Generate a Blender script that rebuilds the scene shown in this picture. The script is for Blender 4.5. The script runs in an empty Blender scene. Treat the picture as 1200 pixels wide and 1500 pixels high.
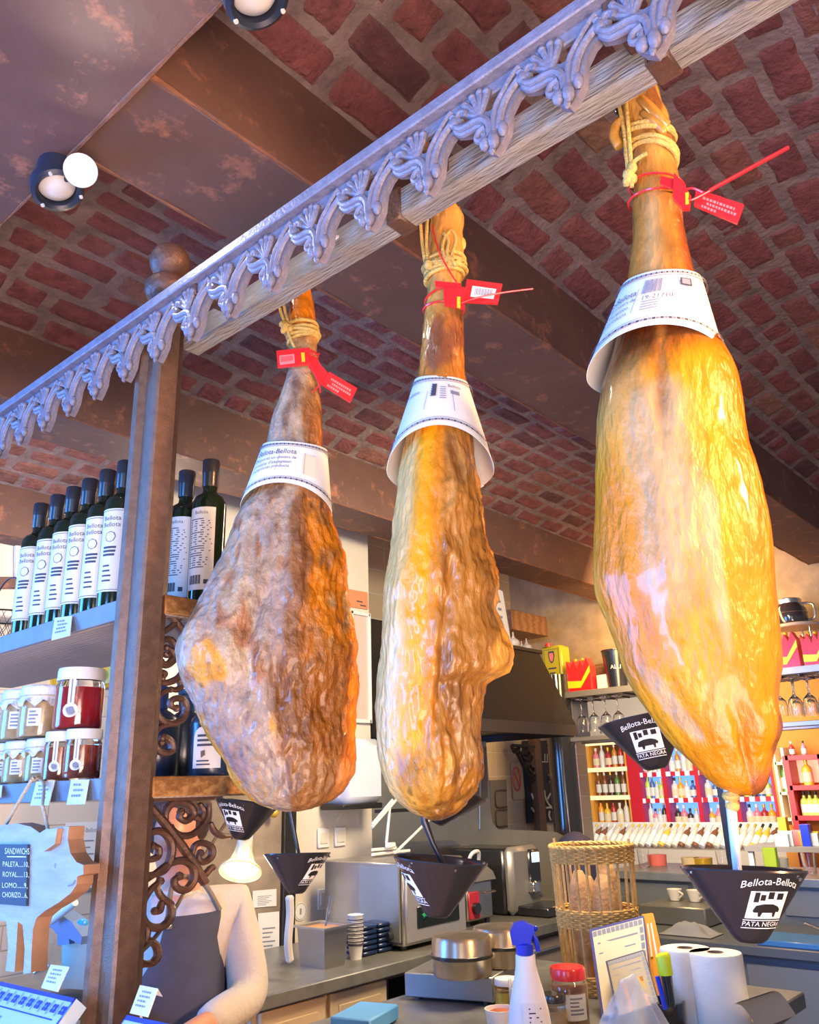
import bpy, math, random
from math import sin, cos, pi, radians, hypot, atan2, sqrt
from mathutils import Vector, Matrix, noise

S = bpy.context.scene
COL = S.collection
E = 1.58                                  # eye height of the camera above the floor
F = 1206.54                               # focal length in pixels of the 1200 x 1500 frame
RB = Vector((0.6599, 0.2215, 0.7180))     # world X (along the ceiling beams) in camera axes (right, down, forward)
RA = Vector((-0.7507, 0.2327, 0.6182))    # world Y (along the hanging rail)
RU = Vector((-0.0301, -0.9470, 0.3199))   # world Z

# ------------------------------------------------------------------ camera, light, exposure
cd = bpy.data.cameras.new('camera'); cam = bpy.data.objects.new('camera', cd); COL.objects.link(cam)
cd.sensor_fit = 'VERTICAL'; cd.sensor_height = 30.0; cd.sensor_width = 24.0
cd.lens = 30.0 * F / 1500.0; cd.clip_start = 0.02; cd.clip_end = 60
rm = Matrix((RB.normalized(), RA.normalized(), RU.normalized()))   # world <- camera (x right, y down, z forward)
m3 = Matrix(((rm[0][0], -rm[0][1], -rm[0][2]), (rm[1][0], -rm[1][1], -rm[1][2]), (rm[2][0], -rm[2][1], -rm[2][2])))
cam.matrix_world = Matrix.Translation((0, 0, E)) @ m3.to_quaternion().to_matrix().to_4x4()
S.camera = cam
vs = S.view_settings
vs.view_transform = 'Standard'; vs.look = 'None'; vs.gamma = 1.0; vs.use_curve_mapping = False
vs.exposure = 0.07
w = bpy.data.worlds.new('world'); S.world = w; w.use_nodes = True
w.node_tree.nodes['Background'].inputs[0].default_value = (0.62, 0.70, 1.0, 1)
w.node_tree.nodes['Background'].inputs[1].default_value = 0.26

def light(name, kind, loc, target, energy, color, **k):
    ld = bpy.data.lights.new(name, kind); ld.energy = energy; ld.color = color
    for a, v in k.items(): setattr(ld, a, v)
    o = bpy.data.objects.new(name, ld); COL.objects.link(o); o.location = loc
    d = Vector(target) - Vector(loc)
    o.rotation_euler = d.to_track_quat('-Z', 'Y').to_euler()
    return o
# cool daylight from the shop window on the customers' side, warm lamps inside, and an added ceiling fill
light('window_daylight', 'AREA', (-1.25, 3.35, E+0.25), (0.75, 1.0, E+0.1), 190, (0.05, 0.30, 1.0), shape='RECTANGLE', size=1.3, size_y=1.9)
light('shop_front_daylight', 'AREA', (-2.4, 0.6, E+0.4), (0.8, 0.8, E+0.2), 112, (0.10, 0.38, 1.0), shape='RECTANGLE', size=0.8, size_y=1.2)
light('entrance_daylight', 'AREA', (-1.9, -1.3, E+0.4), (0.8, 0.5, E+0.3), 16, (1.0, 0.86, 0.70), shape='RECTANGLE', size=0.9, size_y=1.5)
light('ceiling_lamp_glow', 'AREA', (1.1, -1.7, E+0.95), (0.85, 0.5, E+0.3), 13.5, (1.0, 0.50, 0.20), shape='DISK', size=0.35, spread=radians(54))
light('ceiling_fill_uplight', 'AREA', (-0.3, -0.7, E-0.75), (1.4, 1.6, E+1.4), 84, (1.0, 0.70, 0.58), shape='DISK', size=1.3)  # added fill aimed upward to brighten the vaults; no fixture stands there
light('kitchen_lamp_glow', 'AREA', (2.3, 1.2, E+1.0), (2.7, 2.2, E-0.5), 56, (1.0, 0.80, 0.54), shape='DISK', size=0.7)
light('back_wall_lamp_glow', 'AREA', (1.5, 2.7, E+1.0), (1.7, 3.7, E+0.1), 26, (1.0, 0.85, 0.70), shape='DISK', size=0.5)
light('bar_lamp_glow', 'AREA', (4.3, 1.9, E+0.98), (5.0, 2.1, E+0.5), 42, (1.0, 0.62, 0.24), shape='RECTANGLE', size=0.3, size_y=1.2)
light('liquor_hall_glow', 'AREA', (7.4, 3.4, E+1.15), (9.4, 3.9, E-0.2), 175, (1.0, 0.88, 0.72), shape='RECTANGLE', size=2.0, size_y=3.5)

# ------------------------------------------------------------------ picture point -> place
def ray(px, py):
    d = Vector((px-600.0, py-750.0, F))
    v = Vector((RB.dot(d), RA.dot(d), RU.dot(d))); return v.normalized()
def onX(px, py, c): v = ray(px, py); v = v*(c/v.x); v.z += E; return v
def onY(px, py, c): v = ray(px, py); v = v*(c/v.y); v.z += E; return v
def onZ(px, py, c): v = ray(px, py); v = v*(c/v.z); v.z += E; return v       # c relative to the eye
def onD(px, py, D): v = ray(px, py); v = v*(D/hypot(v.x, v.y)); v.z += E; return v

# ------------------------------------------------------------------ materials
MATS = {}
def mat(name, col, rough=0.5, metal=0.0, var=0.0, vscale=8.0, bump=0.0, bscale=40.0, col2=None, trans=0.0, emit=0.0, emitcol=None, coat=0.0, stretch=None, attr=None, spec=None, alpha=None, detail=5.0):
    if name in MATS: return MATS[name]
    m = bpy.data.materials.new(name); m.use_nodes = True; MATS[name] = m
    nt = m.node_tree; N = nt.nodes; L = nt.links; b = N['Principled BSDF']
    b.inputs['Base Color'].default_value = (*col, 1); b.inputs['Roughness'].default_value = rough
    b.inputs['Metallic'].default_value = metal
    if trans: b.inputs['Transmission Weight'].default_value = trans; b.inputs['IOR'].default_value = 1.45
    if coat: b.inputs['Coat Weight'].default_value = coat; b.inputs['Coat Roughness'].default_value = 0.12
    if spec is not None: b.inputs['Specular IOR Level'].default_value = spec
    if alpha is not None: b.inputs['Alpha'].default_value = alpha
    if emit:
        b.inputs['Emission Strength'].default_value = emit
        b.inputs['Emission Color'].default_value = (*(emitcol or col), 1)
    tc = N.new('ShaderNodeTexCoord')
    def vec():
        if not stretch: return tc.outputs['Object']
        mp = N.new('ShaderNodeMapping'); mp.inputs['Scale'].default_value = stretch
        L.new(tc.outputs['Object'], mp.inputs['Vector']); return mp.outputs['Vector']
    base = None
    if attr:
        a = N.new('ShaderNodeAttribute'); a.attribute_name = attr; base = a.outputs['Color']
    if var or col2:
        n = N.new('ShaderNodeTexNoise'); n.inputs['Scale'].default_value = vscale; n.inputs['Detail'].default_value = detail; n.inputs['Roughness'].default_value = 0.6
        L.new(vec(), n.inputs['Vector'])
        r = N.new('ShaderNodeMapRange'); r.inputs[1].default_value = 0.35; r.inputs[2].default_value = 0.68
        L.new(n.outputs['Fac'], r.inputs[0])
        mx = N.new('ShaderNodeMix'); mx.data_type = 'RGBA'
        c2 = col2 or tuple(max(0, c*(1-var)) for c in col)
        if base is not None and not col2:
            mx.blend_type = 'MULTIPLY'; L.new(base, mx.inputs[6]); mx.inputs[7].default_value = (1-var, 1-var, 1-var, 1)
        else:
            mx.inputs[6].default_value = (*col, 1); mx.inputs[7].default_value = (*c2, 1)
        L.new(r.outputs[0], mx.inputs[0]); base = mx.outputs[2]
    if base is not None: L.new(base, b.inputs['Base Color'])
    if bump:
        n = N.new('ShaderNodeTexNoise'); n.inputs['Scale'].default_value = bscale; n.inputs['Detail'].default_value = 6
        L.new(vec(), n.inputs['Vector'])
        bp = N.new('ShaderNodeBump'); bp.inputs['Strength'].default_value = bump; bp.inputs['Distance'].default_value = 0.01
        L.new(n.outputs['Fac'], bp.inputs['Height']); L.new(bp.outputs[0], b.inputs['Normal'])
    return m
def tile_mat(name, c1, c2, grout, w_, h_, rough=0.25, axis='XZ', offset=0.5, mortar=0.004):
    m = bpy.data.materials.new(name); m.use_nodes = True; nt = m.node_tree; N = nt.nodes; L = nt.links; b = N['Principled BSDF']
    tc = N.new('ShaderNodeTexCoord'); sp = N.new('ShaderNodeSeparateXYZ'); cb = N.new('ShaderNodeCombineXYZ')
    L.new(tc.outputs['Object'], sp.inputs[0]); L.new(sp.outputs[axis[0]], cb.inputs[0]); L.new(sp.outputs[axis[1]], cb.inputs[1])
    t = N.new('ShaderNodeTexBrick'); t.offset = offset
    for i, c in ((1, c1), (2, c2), (3, grout)): t.inputs[i].default_value = (*c, 1)
    t.inputs['Scale'].default_value = 1; t.inputs['Mortar Size'].default_value = mortar; t.inputs['Mortar Smooth'].default_value = 0.6
    t.inputs['Brick Width'].default_value = w_; t.inputs['Row Height'].default_value = h_
    L.new(cb.outputs[0], t.inputs[0]); L.new(t.outputs[0], b.inputs['Base Color']); b.inputs['Roughness'].default_value = rough
    bp = N.new('ShaderNodeBump'); bp.inputs['Strength'].default_value = 0.5; bp.inputs['Distance'].default_value = 0.004; bp.invert = True
    L.new(t.outputs['Fac'], bp.inputs['Height']); L.new(bp.outputs[0], b.inputs['Normal'])
    return m
def wood_mat(name, c1, c2, scale=6.0, stretch=(1, 1, 12), rough=0.5, rings=False):
    m = bpy.data.materials.new(name); m.use_nodes = True; nt = m.node_tree; N = nt.nodes; L = nt.links; b = N['Principled BSDF']
    tc = N.new('ShaderNodeTexCoord'); mp = N.new('ShaderNodeMapping'); mp.inputs['Scale'].default_value = stretch
    L.new(tc.outputs['Object'], mp.inputs[0])
    wv = N.new('ShaderNodeTexWave'); wv.wave_type = 'RINGS' if rings else 'BANDS'; wv.inputs['Scale'].default_value = scale; wv.inputs['Distortion'].default_value = 5
    wv.inputs['Detail'].default_value = 3; wv.inputs['Detail Scale'].default_value = 1.4
    L.new(mp.outputs[0], wv.inputs[0])
    mx = N.new('ShaderNodeMix'); mx.data_type = 'RGBA'; mx.inputs[6].default_value = (*c1, 1); mx.inputs[7].default_value = (*c2, 1)
    L.new(wv.outputs[1], mx.inputs[0]); L.new(mx.outputs[2], b.inputs['Base Color']); b.inputs['Roughness'].default_value = rough
    bp = N.new('ShaderNodeBump'); bp.inputs['Strength'].default_value = 0.25; bp.inputs['Distance'].default_value = 0.003
    L.new(wv.outputs[1], bp.inputs['Height']); L.new(bp.outputs[0], b.inputs['Normal'])
    return m

M = dict(
    iron=mat('brown painted iron', (0.16, 0.085, 0.06), 0.42, 0.25, var=0.35, vscale=30, bump=0.25, bscale=160),
    rail=mat('grey painted cast iron', (0.25, 0.235, 0.30), 0.45, 0.1, var=0.3, vscale=60, bump=0.25, bscale=220),
    post=mat('brown speckled post paint', (0.24, 0.14, 0.09), 0.30, 0.45, var=0.35, vscale=60, bump=0.25, bscale=700),
    beamwood=mat('grey weathered wood', (0.40, 0.375, 0.34), 0.75, var=0.35, vscale=9, bump=0.8, bscale=40, stretch=(6, 1, 6)),
    steelbeam=mat('rusted brown paint', (0.125, 0.064, 0.050), 0.66, col2=(0.180, 0.090, 0.066), vscale=3.0, bump=0.25, bscale=18),
    rust=mat('orange rust', (0.30, 0.125, 0.065), 0.8, var=0.4, vscale=22, bump=0.5, bscale=60),
    mortar=mat('lime mortar', (0.32, 0.225, 0.205), 0.9, var=0.45, vscale=14, bump=1.0, bscale=55),
    brick=mat('old red brick', (0.4, 0.15, 0.14), 0.82, attr='Col', var=0.38, vscale=26, bump=0.9, bscale=70),
    plaster=mat('cream plaster', (0.70, 0.63, 0.52), 0.8, var=0.06, vscale=4),
    warmplaster=mat('ochre rough plaster', (0.46, 0.33, 0.19), 0.85, var=0.35, vscale=7, bump=0.4, bscale=20),
    orangewall=mat('orange plaster', (0.58, 0.22, 0.03), 0.8, var=0.12, vscale=5),
    white=mat('white paint', (0.78, 0.76, 0.72), 0.5),
    paper=mat('white paper', (0.80, 0.80, 0.77), 0.55, var=0.05, vscale=10),
    cream=mat('cream paper', (0.80, 0.66, 0.42), 0.6),
    ink=mat('dark ink', (0.05, 0.055, 0.09), 0.6),
    greyink=mat('grey ink', (0.23, 0.25, 0.31), 0.6),
    blueink=mat('royal blue ink', (0.02, 0.05, 0.38), 0.45),
    red=mat('red seal plastic', (0.85, 0.02, 0.025), 0.28, coat=0.4),
    redsoft=mat('faded red print', (0.90, 0.22, 0.22), 0.4),
    yellow=mat('yellow plastic', (0.92, 0.55, 0.02), 0.35),
    twine=mat('yellow greasy twine', (0.80, 0.54, 0.14), 0.5, var=0.35, vscale=60, bump=0.6, bscale=300),
    hoof=mat('black hoof horn', (0.018, 0.014, 0.013), 0.22, var=0.3, coat=0.6),
    ham=mat('cured ham skin', (0.6, 0.3, 0.08), 0.34, attr='Col', var=0.42, vscale=40, bump=0.75, bscale=80, coat=0.3, spec=.4, stretch=(1.2, 1.2, 0.8)),
    hamgloss=mat('oily ham fat', (0.6, 0.3, 0.08), 0.26, attr='Col', var=0.24, vscale=30, bump=0.55, bscale=80, coat=0.35, spec=.4, stretch=(1.5, 1.5, 0.6)),
    black=mat('black gloss plastic', (0.020, 0.021, 0.024), 0.27, coat=0.4, spec=.6),
    matteblack=mat('black matte metal', (0.014, 0.013, 0.013), 0.45),
    darkmetal=mat('dark steel', (0.08, 0.08, 0.085), 0.35, 0.8),
    steel=mat('brushed stainless steel', (0.60, 0.58, 0.53), 0.30, 0.95, var=0.15, vscale=6, bump=0.06, bscale=90),
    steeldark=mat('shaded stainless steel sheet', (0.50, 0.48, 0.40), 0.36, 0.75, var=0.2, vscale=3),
    chrome=mat('chrome', (0.8, 0.8, 0.8), 0.12, 1.0),
    grey=mat('grey plastic', (0.33, 0.34, 0.36), 0.45),
    worktop=mat('dark grey stone worktop', (0.16, 0.155, 0.14), 0.35, var=0.3, vscale=18),
    barblue=mat('blue grey bar panel', (0.14, 0.17, 0.22), 0.5, var=0.15, vscale=3),
    shelfblue=mat('grey painted shelf edge', (0.20, 0.25, 0.33), 0.55, var=0.25, vscale=12),
    shelfwood=wood_mat('grey washed shelf board', (0.33, 0.28, 0.25), (0.43, 0.37, 0.33), 3.0, (10, 1, 10)),
    endgrain=wood_mat('pine end grain', (0.52, 0.27, 0.09), (0.25, 0.105, 0.03), 8.0, (6, 6, 9), 0.5, True),
    wicker=mat('pale wicker', (0.80, 0.48, 0.14), 0.5, var=0.3, vscale=40, bump=0.4, bscale=160),
    oilglass=mat('dark green bottle glass', (0.006, 0.016, 0.006), 0.06, coat=0.6),
    oilgreen=mat('green oil behind glass', (0.05, 0.16, 0.01), 0.08, coat=0.4),
    capsule=mat('dark capsule', (0.022, 0.024, 0.032), 0.3),
    blueglass=mat('slate blue bottle', (0.025, 0.04, 0.075), 0.28, coat=0.3),
    bottlelabel=mat('pale bottle label', (0.74, 0.72, 0.66), 0.5),
    glass=mat('clear glass', (1, 1, 1), 0.02, trans=1.0),
    jarglass=mat('jar glass', (1.0, 0.98, 0.95), 0.04, trans=1.0),
    redjam=mat('red jam', (0.50, 0.015, 0.02), 0.12, coat=0.8),
    orangejam=mat('orange red peppers', (0.55, 0.10, 0.04), 0.15, coat=0.8, var=0.5, vscale=70),
    spread=mat('beige spread', (0.80, 0.56, 0.27), 0.25, var=0.3, vscale=60, coat=0.5),
    cloth=mat('white lid cloth', (0.80, 0.81, 0.83), 0.55, bump=0.5, bscale=90),
    pigwood=mat('whitewashed wood', (0.46, 0.48, 0.48), 0.6, var=0.3, vscale=8, bump=0.3, bscale=30, stretch=(1, 1, 5)),
    pigedge=mat('raw brown wood edge', (0.42, 0.22, 0.11), 0.6, var=0.3, vscale=20),
    chalkboard=mat('slate blackboard', (0.035, 0.045, 0.06), 0.6, var=0.2, vscale=10),
    chalk=mat('white chalk', (0.85, 0.85, 0.85), 0.8),
    rope=mat('hemp rope', (0.62, 0.52, 0.38), 0.8, bump=0.6, bscale=200),
    skin=mat('skin', (0.62, 0.30, 0.20), 0.45, var=0.1, vscale=12),
    hair=mat('dark hair', (0.06, 0.035, 0.02), 0.5, var=0.3, bump=0.6, bscale=90, stretch=(8, 8, 1)),
    shirt=mat('white ribbed cotton', (0.54, 0.50, 0.46), 0.8, var=0.08, vscale=10, bump=0.3, bscale=60),
    apron=mat('navy apron cloth', (0.055, 0.065, 0.12), 0.75, var=0.25, vscale=20),
    strap=mat('grey leather strap', (0.16, 0.13, 0.10), 0.5),
    pink=mat('pink wall paper', (0.75, 0.34, 0.2), 0.7),
    bulb=mat('glowing lamp', (1.0, 0.82, 0.45), 0.4, emit=22.0, emitcol=(1.0, 0.80, 0.42)),
    spotglow=mat('glowing spot lamp', (1.0, 0.96, 0.88), 0.4, emit=40.0, emitcol=(1.0, 0.95, 0.86)),
    crepe=mat('worn steel pan', (0.62, 0.53, 0.42), 0.28, 0.9, var=0.3, vscale=14),
    bread=mat('bread crust', (0.62, 0.36, 0.17), 0.7, var=0.5, vscale=24, bump=0.5, bscale=50),
    spraywhite=mat('white spray bottle plastic', (0.84, 0.83, 0.80), 0.35),
    sprayblue=mat('blue spray trigger plastic', (0.01, 0.04, 0.62), 0.3, coat=0.3),
    clearplastic=mat('clear plastic film', (0.85, 0.90, 0.95), 0.10, alpha=0.32),
    oliveTin=mat('olive yellow tin', (0.48, 0.42, 0.02), 0.35, coat=0.3),
    gold=mat('gold lacquer', (0.78, 0.50, 0.05), 0.3, 0.4),
    orange=mat('orange card', (0.85, 0.36, 0.03), 0.5),
    redshelf=mat('red lacquered shelf', (0.62, 0.015, 0.03), 0.4),
    orangewood=mat('orange lacquered wood', (0.85, 0.40, 0.06), 0.45),
    skyblue=mat('sky blue card', (0.10, 0.35, 0.72), 0.5),
    fridgeblue=mat('backlit blue fridge wall', (0.06, 0.22, 0.80), 0.5, emit=1.3, emitcol=(0.16, 0.38, 1.0)),
    striplight=mat('shelf strip light', (1, 0.9, 0.7), 0.5, emit=6.0, emitcol=(1.0, 0.85, 0.62)),
    floor=mat('dark floor', (0.16, 0.13, 0.11), 0.5, var=0.2),
    cabinet=mat('cream cabinet front', (0.60, 0.45, 0.28), 0.55, var=0.1, vscale=3),
    purple=mat('dark purple cloth', (0.05, 0.045, 0.09), 0.7),
    brownskin=mat('brown leather', (0.10, 0.045, 0.035), 0.45),
)
def rust_patches(m, c, lo, hi, scale):
    nt = m.node_tree; N = nt.nodes; L = nt.links; b = N['Principled BSDF']; src = b.inputs['Base Color'].links[0].from_socket
    tc = N.new('ShaderNodeTexCoord'); n = N.new('ShaderNodeTexNoise'); n.inputs['Scale'].default_value = scale; n.inputs['Detail'].default_value = 9; n.inputs['Roughness'].default_value = 0.72
    L.new(tc.outputs['Object'], n.inputs['Vector']); r = N.new('ShaderNodeMapRange'); r.inputs[1].default_value = lo; r.inputs[2].default_value = hi
    L.new(n.outputs['Fac'], r.inputs[0]); mx = N.new('ShaderNodeMix'); mx.data_type = 'RGBA'; L.new(r.outputs[0], mx.inputs[0]); L.new(src, mx.inputs[6]); mx.inputs[7].default_value = (*c, 1)
    L.new(mx.outputs[2], b.inputs['Base Color'])
rust_patches(M['steelbeam'], (0.36, 0.145, 0.085), 0.55, 0.64, 9.0)
M['tiles'] = tile_mat('cream wall tiles', (0.66, 0.57, 0.46), (0.72, 0.63, 0.52), (0.50, 0.42, 0.33), 0.30, 0.10)
M['tiles2'] = tile_mat('square cream tiles', (0.62, 0.52, 0.38), (0.68, 0.57, 0.42), (0.82, 0.74, 0.60), 0.15, 0.15, offset=0.0)

# ------------------------------------------------------------------ mesh builder
def frame(d):
    d = Vector(d).normalized(); a = Vector((0, 0, 1)) if abs(d.z) < 0.9 else Vector((1, 0, 0))
    u = d.cross(a).normalized(); return u, d.cross(u).normalized()
class MB:
    def __init__(s): s.v = []; s.f = []; s.mi = []; s.c = []; s.col = None
    def add(s, vs_, fs, mi=0, cols=None):
        n = len(s.v); s.v += [Vector(p) for p in vs_]
        for f in fs: s.f.append(tuple(i+n for i in f)); s.mi.append(mi)
        if cols is not None: s.c += cols
        elif s.col is not None: s.c += [s.col]*len(vs_)
        return s
    def box(s, c, d, mi=0, rz=0.0, R=None, bev=0.0):
        hx, hy, hz = d[0]/2, d[1]/2, d[2]/2
        R = R or Matrix.Rotation(rz, 3, 'Z'); c = Vector(c)
        if bev <= 0:
            p = [Vector((x*hx, y*hy, z*hz)) for x in (-1, 1) for y in (-1, 1) for z in (-1, 1)]
            fs = [(0, 1, 3, 2), (4, 6, 7, 5), (0, 4, 5, 1), (2, 3, 7, 6), (0, 2, 6, 4), (1, 5, 7, 3)]
            return s.add([c+R@q for q in p], fs, mi)
        b = min(bev, hx*0.9, hy*0.9, hz*0.9); P = []; idx = {}
        for x in (-1, 1):
            for y in (-1, 1):
                for z in (-1, 1):
                    for a in range(3):
                        q = [x*(hx-b), y*(hy-b), z*(hz-b)]; q[a] = (x, y, z)[a]*(hx, hy, hz)[a]
                        idx[(x, y, z, a)] = len(P); P.append(Vector(q))
        fs = []
        g = lambda x, y, z, a: idx[(x, y, z, a)]
        for t in (-1, 1):
            fs.append((g(t,-1,-1,0), g(t,1,-1,0), g(t,1,1,0), g(t,-1,1,0)) if t > 0 else (g(t,-1,-1,0), g(t,-1,1,0), g(t,1,1,0), g(t,1,-1,0)))
            fs.append((g(-1,t,-1,1), g(-1,t,1,1), g(1,t,1,1), g(1,t,-1,1)) if t > 0 else (g(-1,t,-1,1), g(1,t,-1,1), g(1,t,1,1), g(-1,t,1,1)))
            fs.append((g(-1,-1,t,2), g(1,-1,t,2), g(1,1,t,2), g(-1,1,t,2)) if t > 0 else (g(-1,-1,t,2), g(-1,1,t,2), g(1,1,t,2), g(1,-1,t,2)))
        for x in (-1, 1):
            for y in (-1, 1):
                fs.append((g(x,y,-1,0), g(x,y,1,0), g(x,y,1,1), g(x,y,-1,1)))
                fs.append((g(x,-1,y,0), g(x,1,y,0), g(x,1,y,2), g(x,-1,y,2)))
                fs.append((g(-1,x,y,1), g(1,x,y,1), g(1,x,y,2), g(-1,x,y,2)))
                for z in (-1, 1): fs.append((g(x,y,z,0), g(x,y,z,1), g(x,y,z,2)))
        return s.add([c+R@q for q in P], fs, mi)
    def lathe(s, prof, c=(0, 0, 0), axis=(0, 0, 1), n=24, mi=0, caps=True, a0=0.0, a1=2*pi, mif=None):
        c = Vector(c); ax = Vector(axis).normalized(); u, v_ = frame(ax) if abs(ax.z) < 0.9999 else (Vector((1, 0, 0)), Vector((0, 1 if ax.z > 0 else -1, 0)))
        full = abs(a1-a0-2*pi) < 1e-6; k = n if full else n+1; P = []; fs = []; ms = []
        for r, h in prof:
            for i in range(k):
                t = a0+(a1-a0)*i/n; P.append(c+ax*h+(u*cos(t)+v_*sin(t))*r)
        for j in range(len(prof)-1):
            for i in range(n):
                i2 = (i+1) % k if full else i+1
                fs.append((j*k+i, j*k+i2, (j+1)*k+i2, (j+1)*k+i)); ms.append(mif(j) if mif else mi)
        if caps and full:
            if prof[0][0] > 1e-5: fs.append(tuple(range(k))[::-1]); ms.append(mif(0) if mif else mi)
            if prof[-1][0] > 1e-5: fs.append(tuple((len(prof)-1)*k+i for i in range(k))); ms.append(mif(len(prof)-2) if mif else mi)
        n0 = len(s.f); s.add(P, fs, mi)
        for i, q in enumerate(ms): s.mi[n0+i] = q
        return s
    def cyl(s, a, b, r, r2=None, n=16, mi=0):
        a = Vector(a); b = Vector(b); return s.lathe([(r, 0), (r if r2 is None else r2, (b-a).length)], a, b-a, n, mi)
    def sph(s, c, r, n=16, mi=0, sc=(1, 1, 1), R=None):
        c = Vector(c); P = []; fs = []; m_ = n//2
        R = R or Matrix.Identity(3)
        for j in range(m_+1):
            t = pi*j/m_
            for i in range(n):
                q = 2*pi*i/n; P.append(c+R@Vector((r*sc[0]*sin(t)*cos(q), r*sc[1]*sin(t)*sin(q), r*sc[2]*cos(t))))
        for j in range(m_):
            for i in range(n):
                i2 = (i+1) % n; fs.append((j*n+i, (j+1)*n+i, (j+1)*n+i2, j*n+i2))
        return s.add(P, fs, mi)
    def tube(s, pts, r, n=8, mi=0, closed=False, flat=None):
        pts = [Vector(p) for p in pts]; k = len(pts); rr = r if isinstance(r, (list, tuple)) else [r]*k
        P = []; fs = []; u = None
        for i, p in enumerate(pts):
            if closed: d = pts[(i+1) % k]-pts[i-1]
            else: d = pts[min(i+1, k-1)]-pts[max(i-1, 0)]
            if d.length < 1e-9: d = Vector((0, 0, 1))
            d.normalize()
            if u is None: u = frame(d)[0]
            u = u-d*u.dot(d)
            if u.length < 1e-6: u = frame(d)[0]
            u.normalize(); v_ = d.cross(u)
            for j in range(n):
                t = 2*pi*j/n; o = (u*cos(t)+v_*sin(t))*rr[i]
                if flat: ax = Vector(flat[0]); o = o+ax*(o.dot(ax))*(flat[1]-1)
                P.append(p+o)
        m_ = k if closed else k-1
        for i in range(m_):
            i2 = (i+1) % k
            for j in range(n):
                j2 = (j+1) % n; fs.append((i*n+j, i*n+j2, i2*n+j2, i2*n+j))
        if not closed: fs += [tuple(range(n))[::-1], tuple((k-1)*n+j for j in range(n))]
        return s.add(P, fs, mi)
    def prism(s, poly, ext, mi=0, mis=None):      # poly: list of 3D points, ext: vector
        k = len(poly); e = Vector(ext); P = [Vector(p) for p in poly]; P += [p+e for p in P]
        s.add(P, [tuple(range(k))[::-1], tuple(range(k, 2*k))], mi)
        n0 = len(s.v)-2*k
        for i in range(k):
            j = (i+1) % k; s.f.append((n0+i, n0+j, n0+k+j, n0+k+i)); s.mi.append(mi if mis is None else mis)
        return s
    def grid(s, fn, nu, nv, mi=0, wrap=False, cols=None):
        P = []; C = []
        for j in range(nv+1):
            for i in range(nu+(0 if wrap else 1)):
                r = fn(i/nu, j/nv)
                if cols: C.append(cols(i/nu, j/nv))
                P.append(r)
        k = nu if wrap else nu+1; fs = []
        for j in range(nv):
            for i in range(nu):
                i2 = (i+1) % k; fs.append((j*k+i, j*k+i2, (j+1)*k+i2, (j+1)*k+i))
        return s.add(P, fs, mi, C if cols else None)
    def build(s, name, mats, parent=None, smooth=True, ang=40, kind=None, local=False, origin=None):
        me = bpy.data.meshes.new(name)
        if parent is not None and not local: off = world_loc(parent)
        elif local: off = Vector((0, 0, 0))
        elif origin is not None: off = Vector(origin)
        else:
            xs = [p.x for p in s.v]; ys = [p.y for p in s.v]; zs = [p.z for p in s.v]
            off = Vector(((min(xs)+max(xs))/2, (min(ys)+max(ys))/2, min(zs)))
        me.from_pydata([tuple(p-off) for p in s.v], [], s.f)
        for m_ in (mats if isinstance(mats, (list, tuple)) else [mats]): me.materials.append(M[m_] if isinstance(m_, str) else m_)
        me.polygons.foreach_set('material_index', s.mi)
        if s.c:
            at = me.color_attributes.new('Col', 'FLOAT_COLOR', 'POINT')
            at.data.foreach_set('color', [x for c in s.c for x in (c[0], c[1], c[2], 1.0)])
        import bmesh
        bm = bmesh.new(); bm.from_mesh(me); bmesh.ops.recalc_face_normals(bm, faces=bm.faces); bm.to_mesh(me); bm.free()
        if smooth:
            me.polygons.foreach_set('use_smooth', [True]*len(me.polygons))
            me.set_sharp_from_angle(angle=radians(ang))
        me.update()
        o = bpy.data.objects.new(name, me); COL.objects.link(o)
        if parent is not None: o.parent = parent
        elif not local: o.location = off
        if kind: o['kind'] = kind
        return o
def world_loc(o):
    v = Vector((0, 0, 0))
    while o is not None: v += o.location; o = o.parent
    return v
def tag(o, label, cat, group=None, kind=None):
    o['label'] = label; o['category'] = cat
    if group: o['group'] = group
    if kind: o['kind'] = kind
    return o
def thing(name, loc, label, cat, group=None):
    o = bpy.data.objects.new(name, None); COL.objects.link(o); o.empty_display_size = 0.05; o.location = Vector(loc)
    return tag(o, label, cat, group)
def dup(o, loc=None, label=None, parent=None, rz=None, sc=None):
    c = o.copy(); COL.objects.link(c)
    if parent is not None: c.parent = parent
    if loc is not None: c.location = Vector(loc)
    if label: c['label'] = label
    if rz is not None: c.rotation_euler[2] = rz
    if sc is not None: c.scale = (sc,)*3 if not isinstance(sc, (tuple, list)) else sc
    for ch in list(o.children): dup(ch, parent=c)
    return c
_tc = {}
def text_mesh(s_, size=1.0, bold=False):
    key = s_
    if key not in _tc:
        cu = bpy.data.curves.new('lettering', 'FONT'); cu.body = s_; cu.align_x = 'CENTER'; cu.align_y = 'CENTER'; cu.resolution_u = 2
        o = bpy.data.objects.new('lettering', cu); COL.objects.link(o)
        dg = bpy.context.evaluated_depsgraph_get(); me = bpy.data.meshes.new_from_object(o.evaluated_get(dg))
        _tc[key] = ([v.co.copy() for v in me.vertices], [tuple(p.vertices) for p in me.polygons])
        bpy.data.objects.remove(o); bpy.data.curves.remove(cu); bpy.data.meshes.remove(me)
    vs_, fs = _tc[key]
    return [(v.x*size, v.y*size) for v in vs_], fs
def add_text(mb, s_, size, fn, mi=0, ox=0.0, oy=0.0):      # fn(x, y) -> place
    P, fs = text_mesh(s_, size); mb.add([fn(x+ox, y+oy) for x, y in P], fs, mi)
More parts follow.
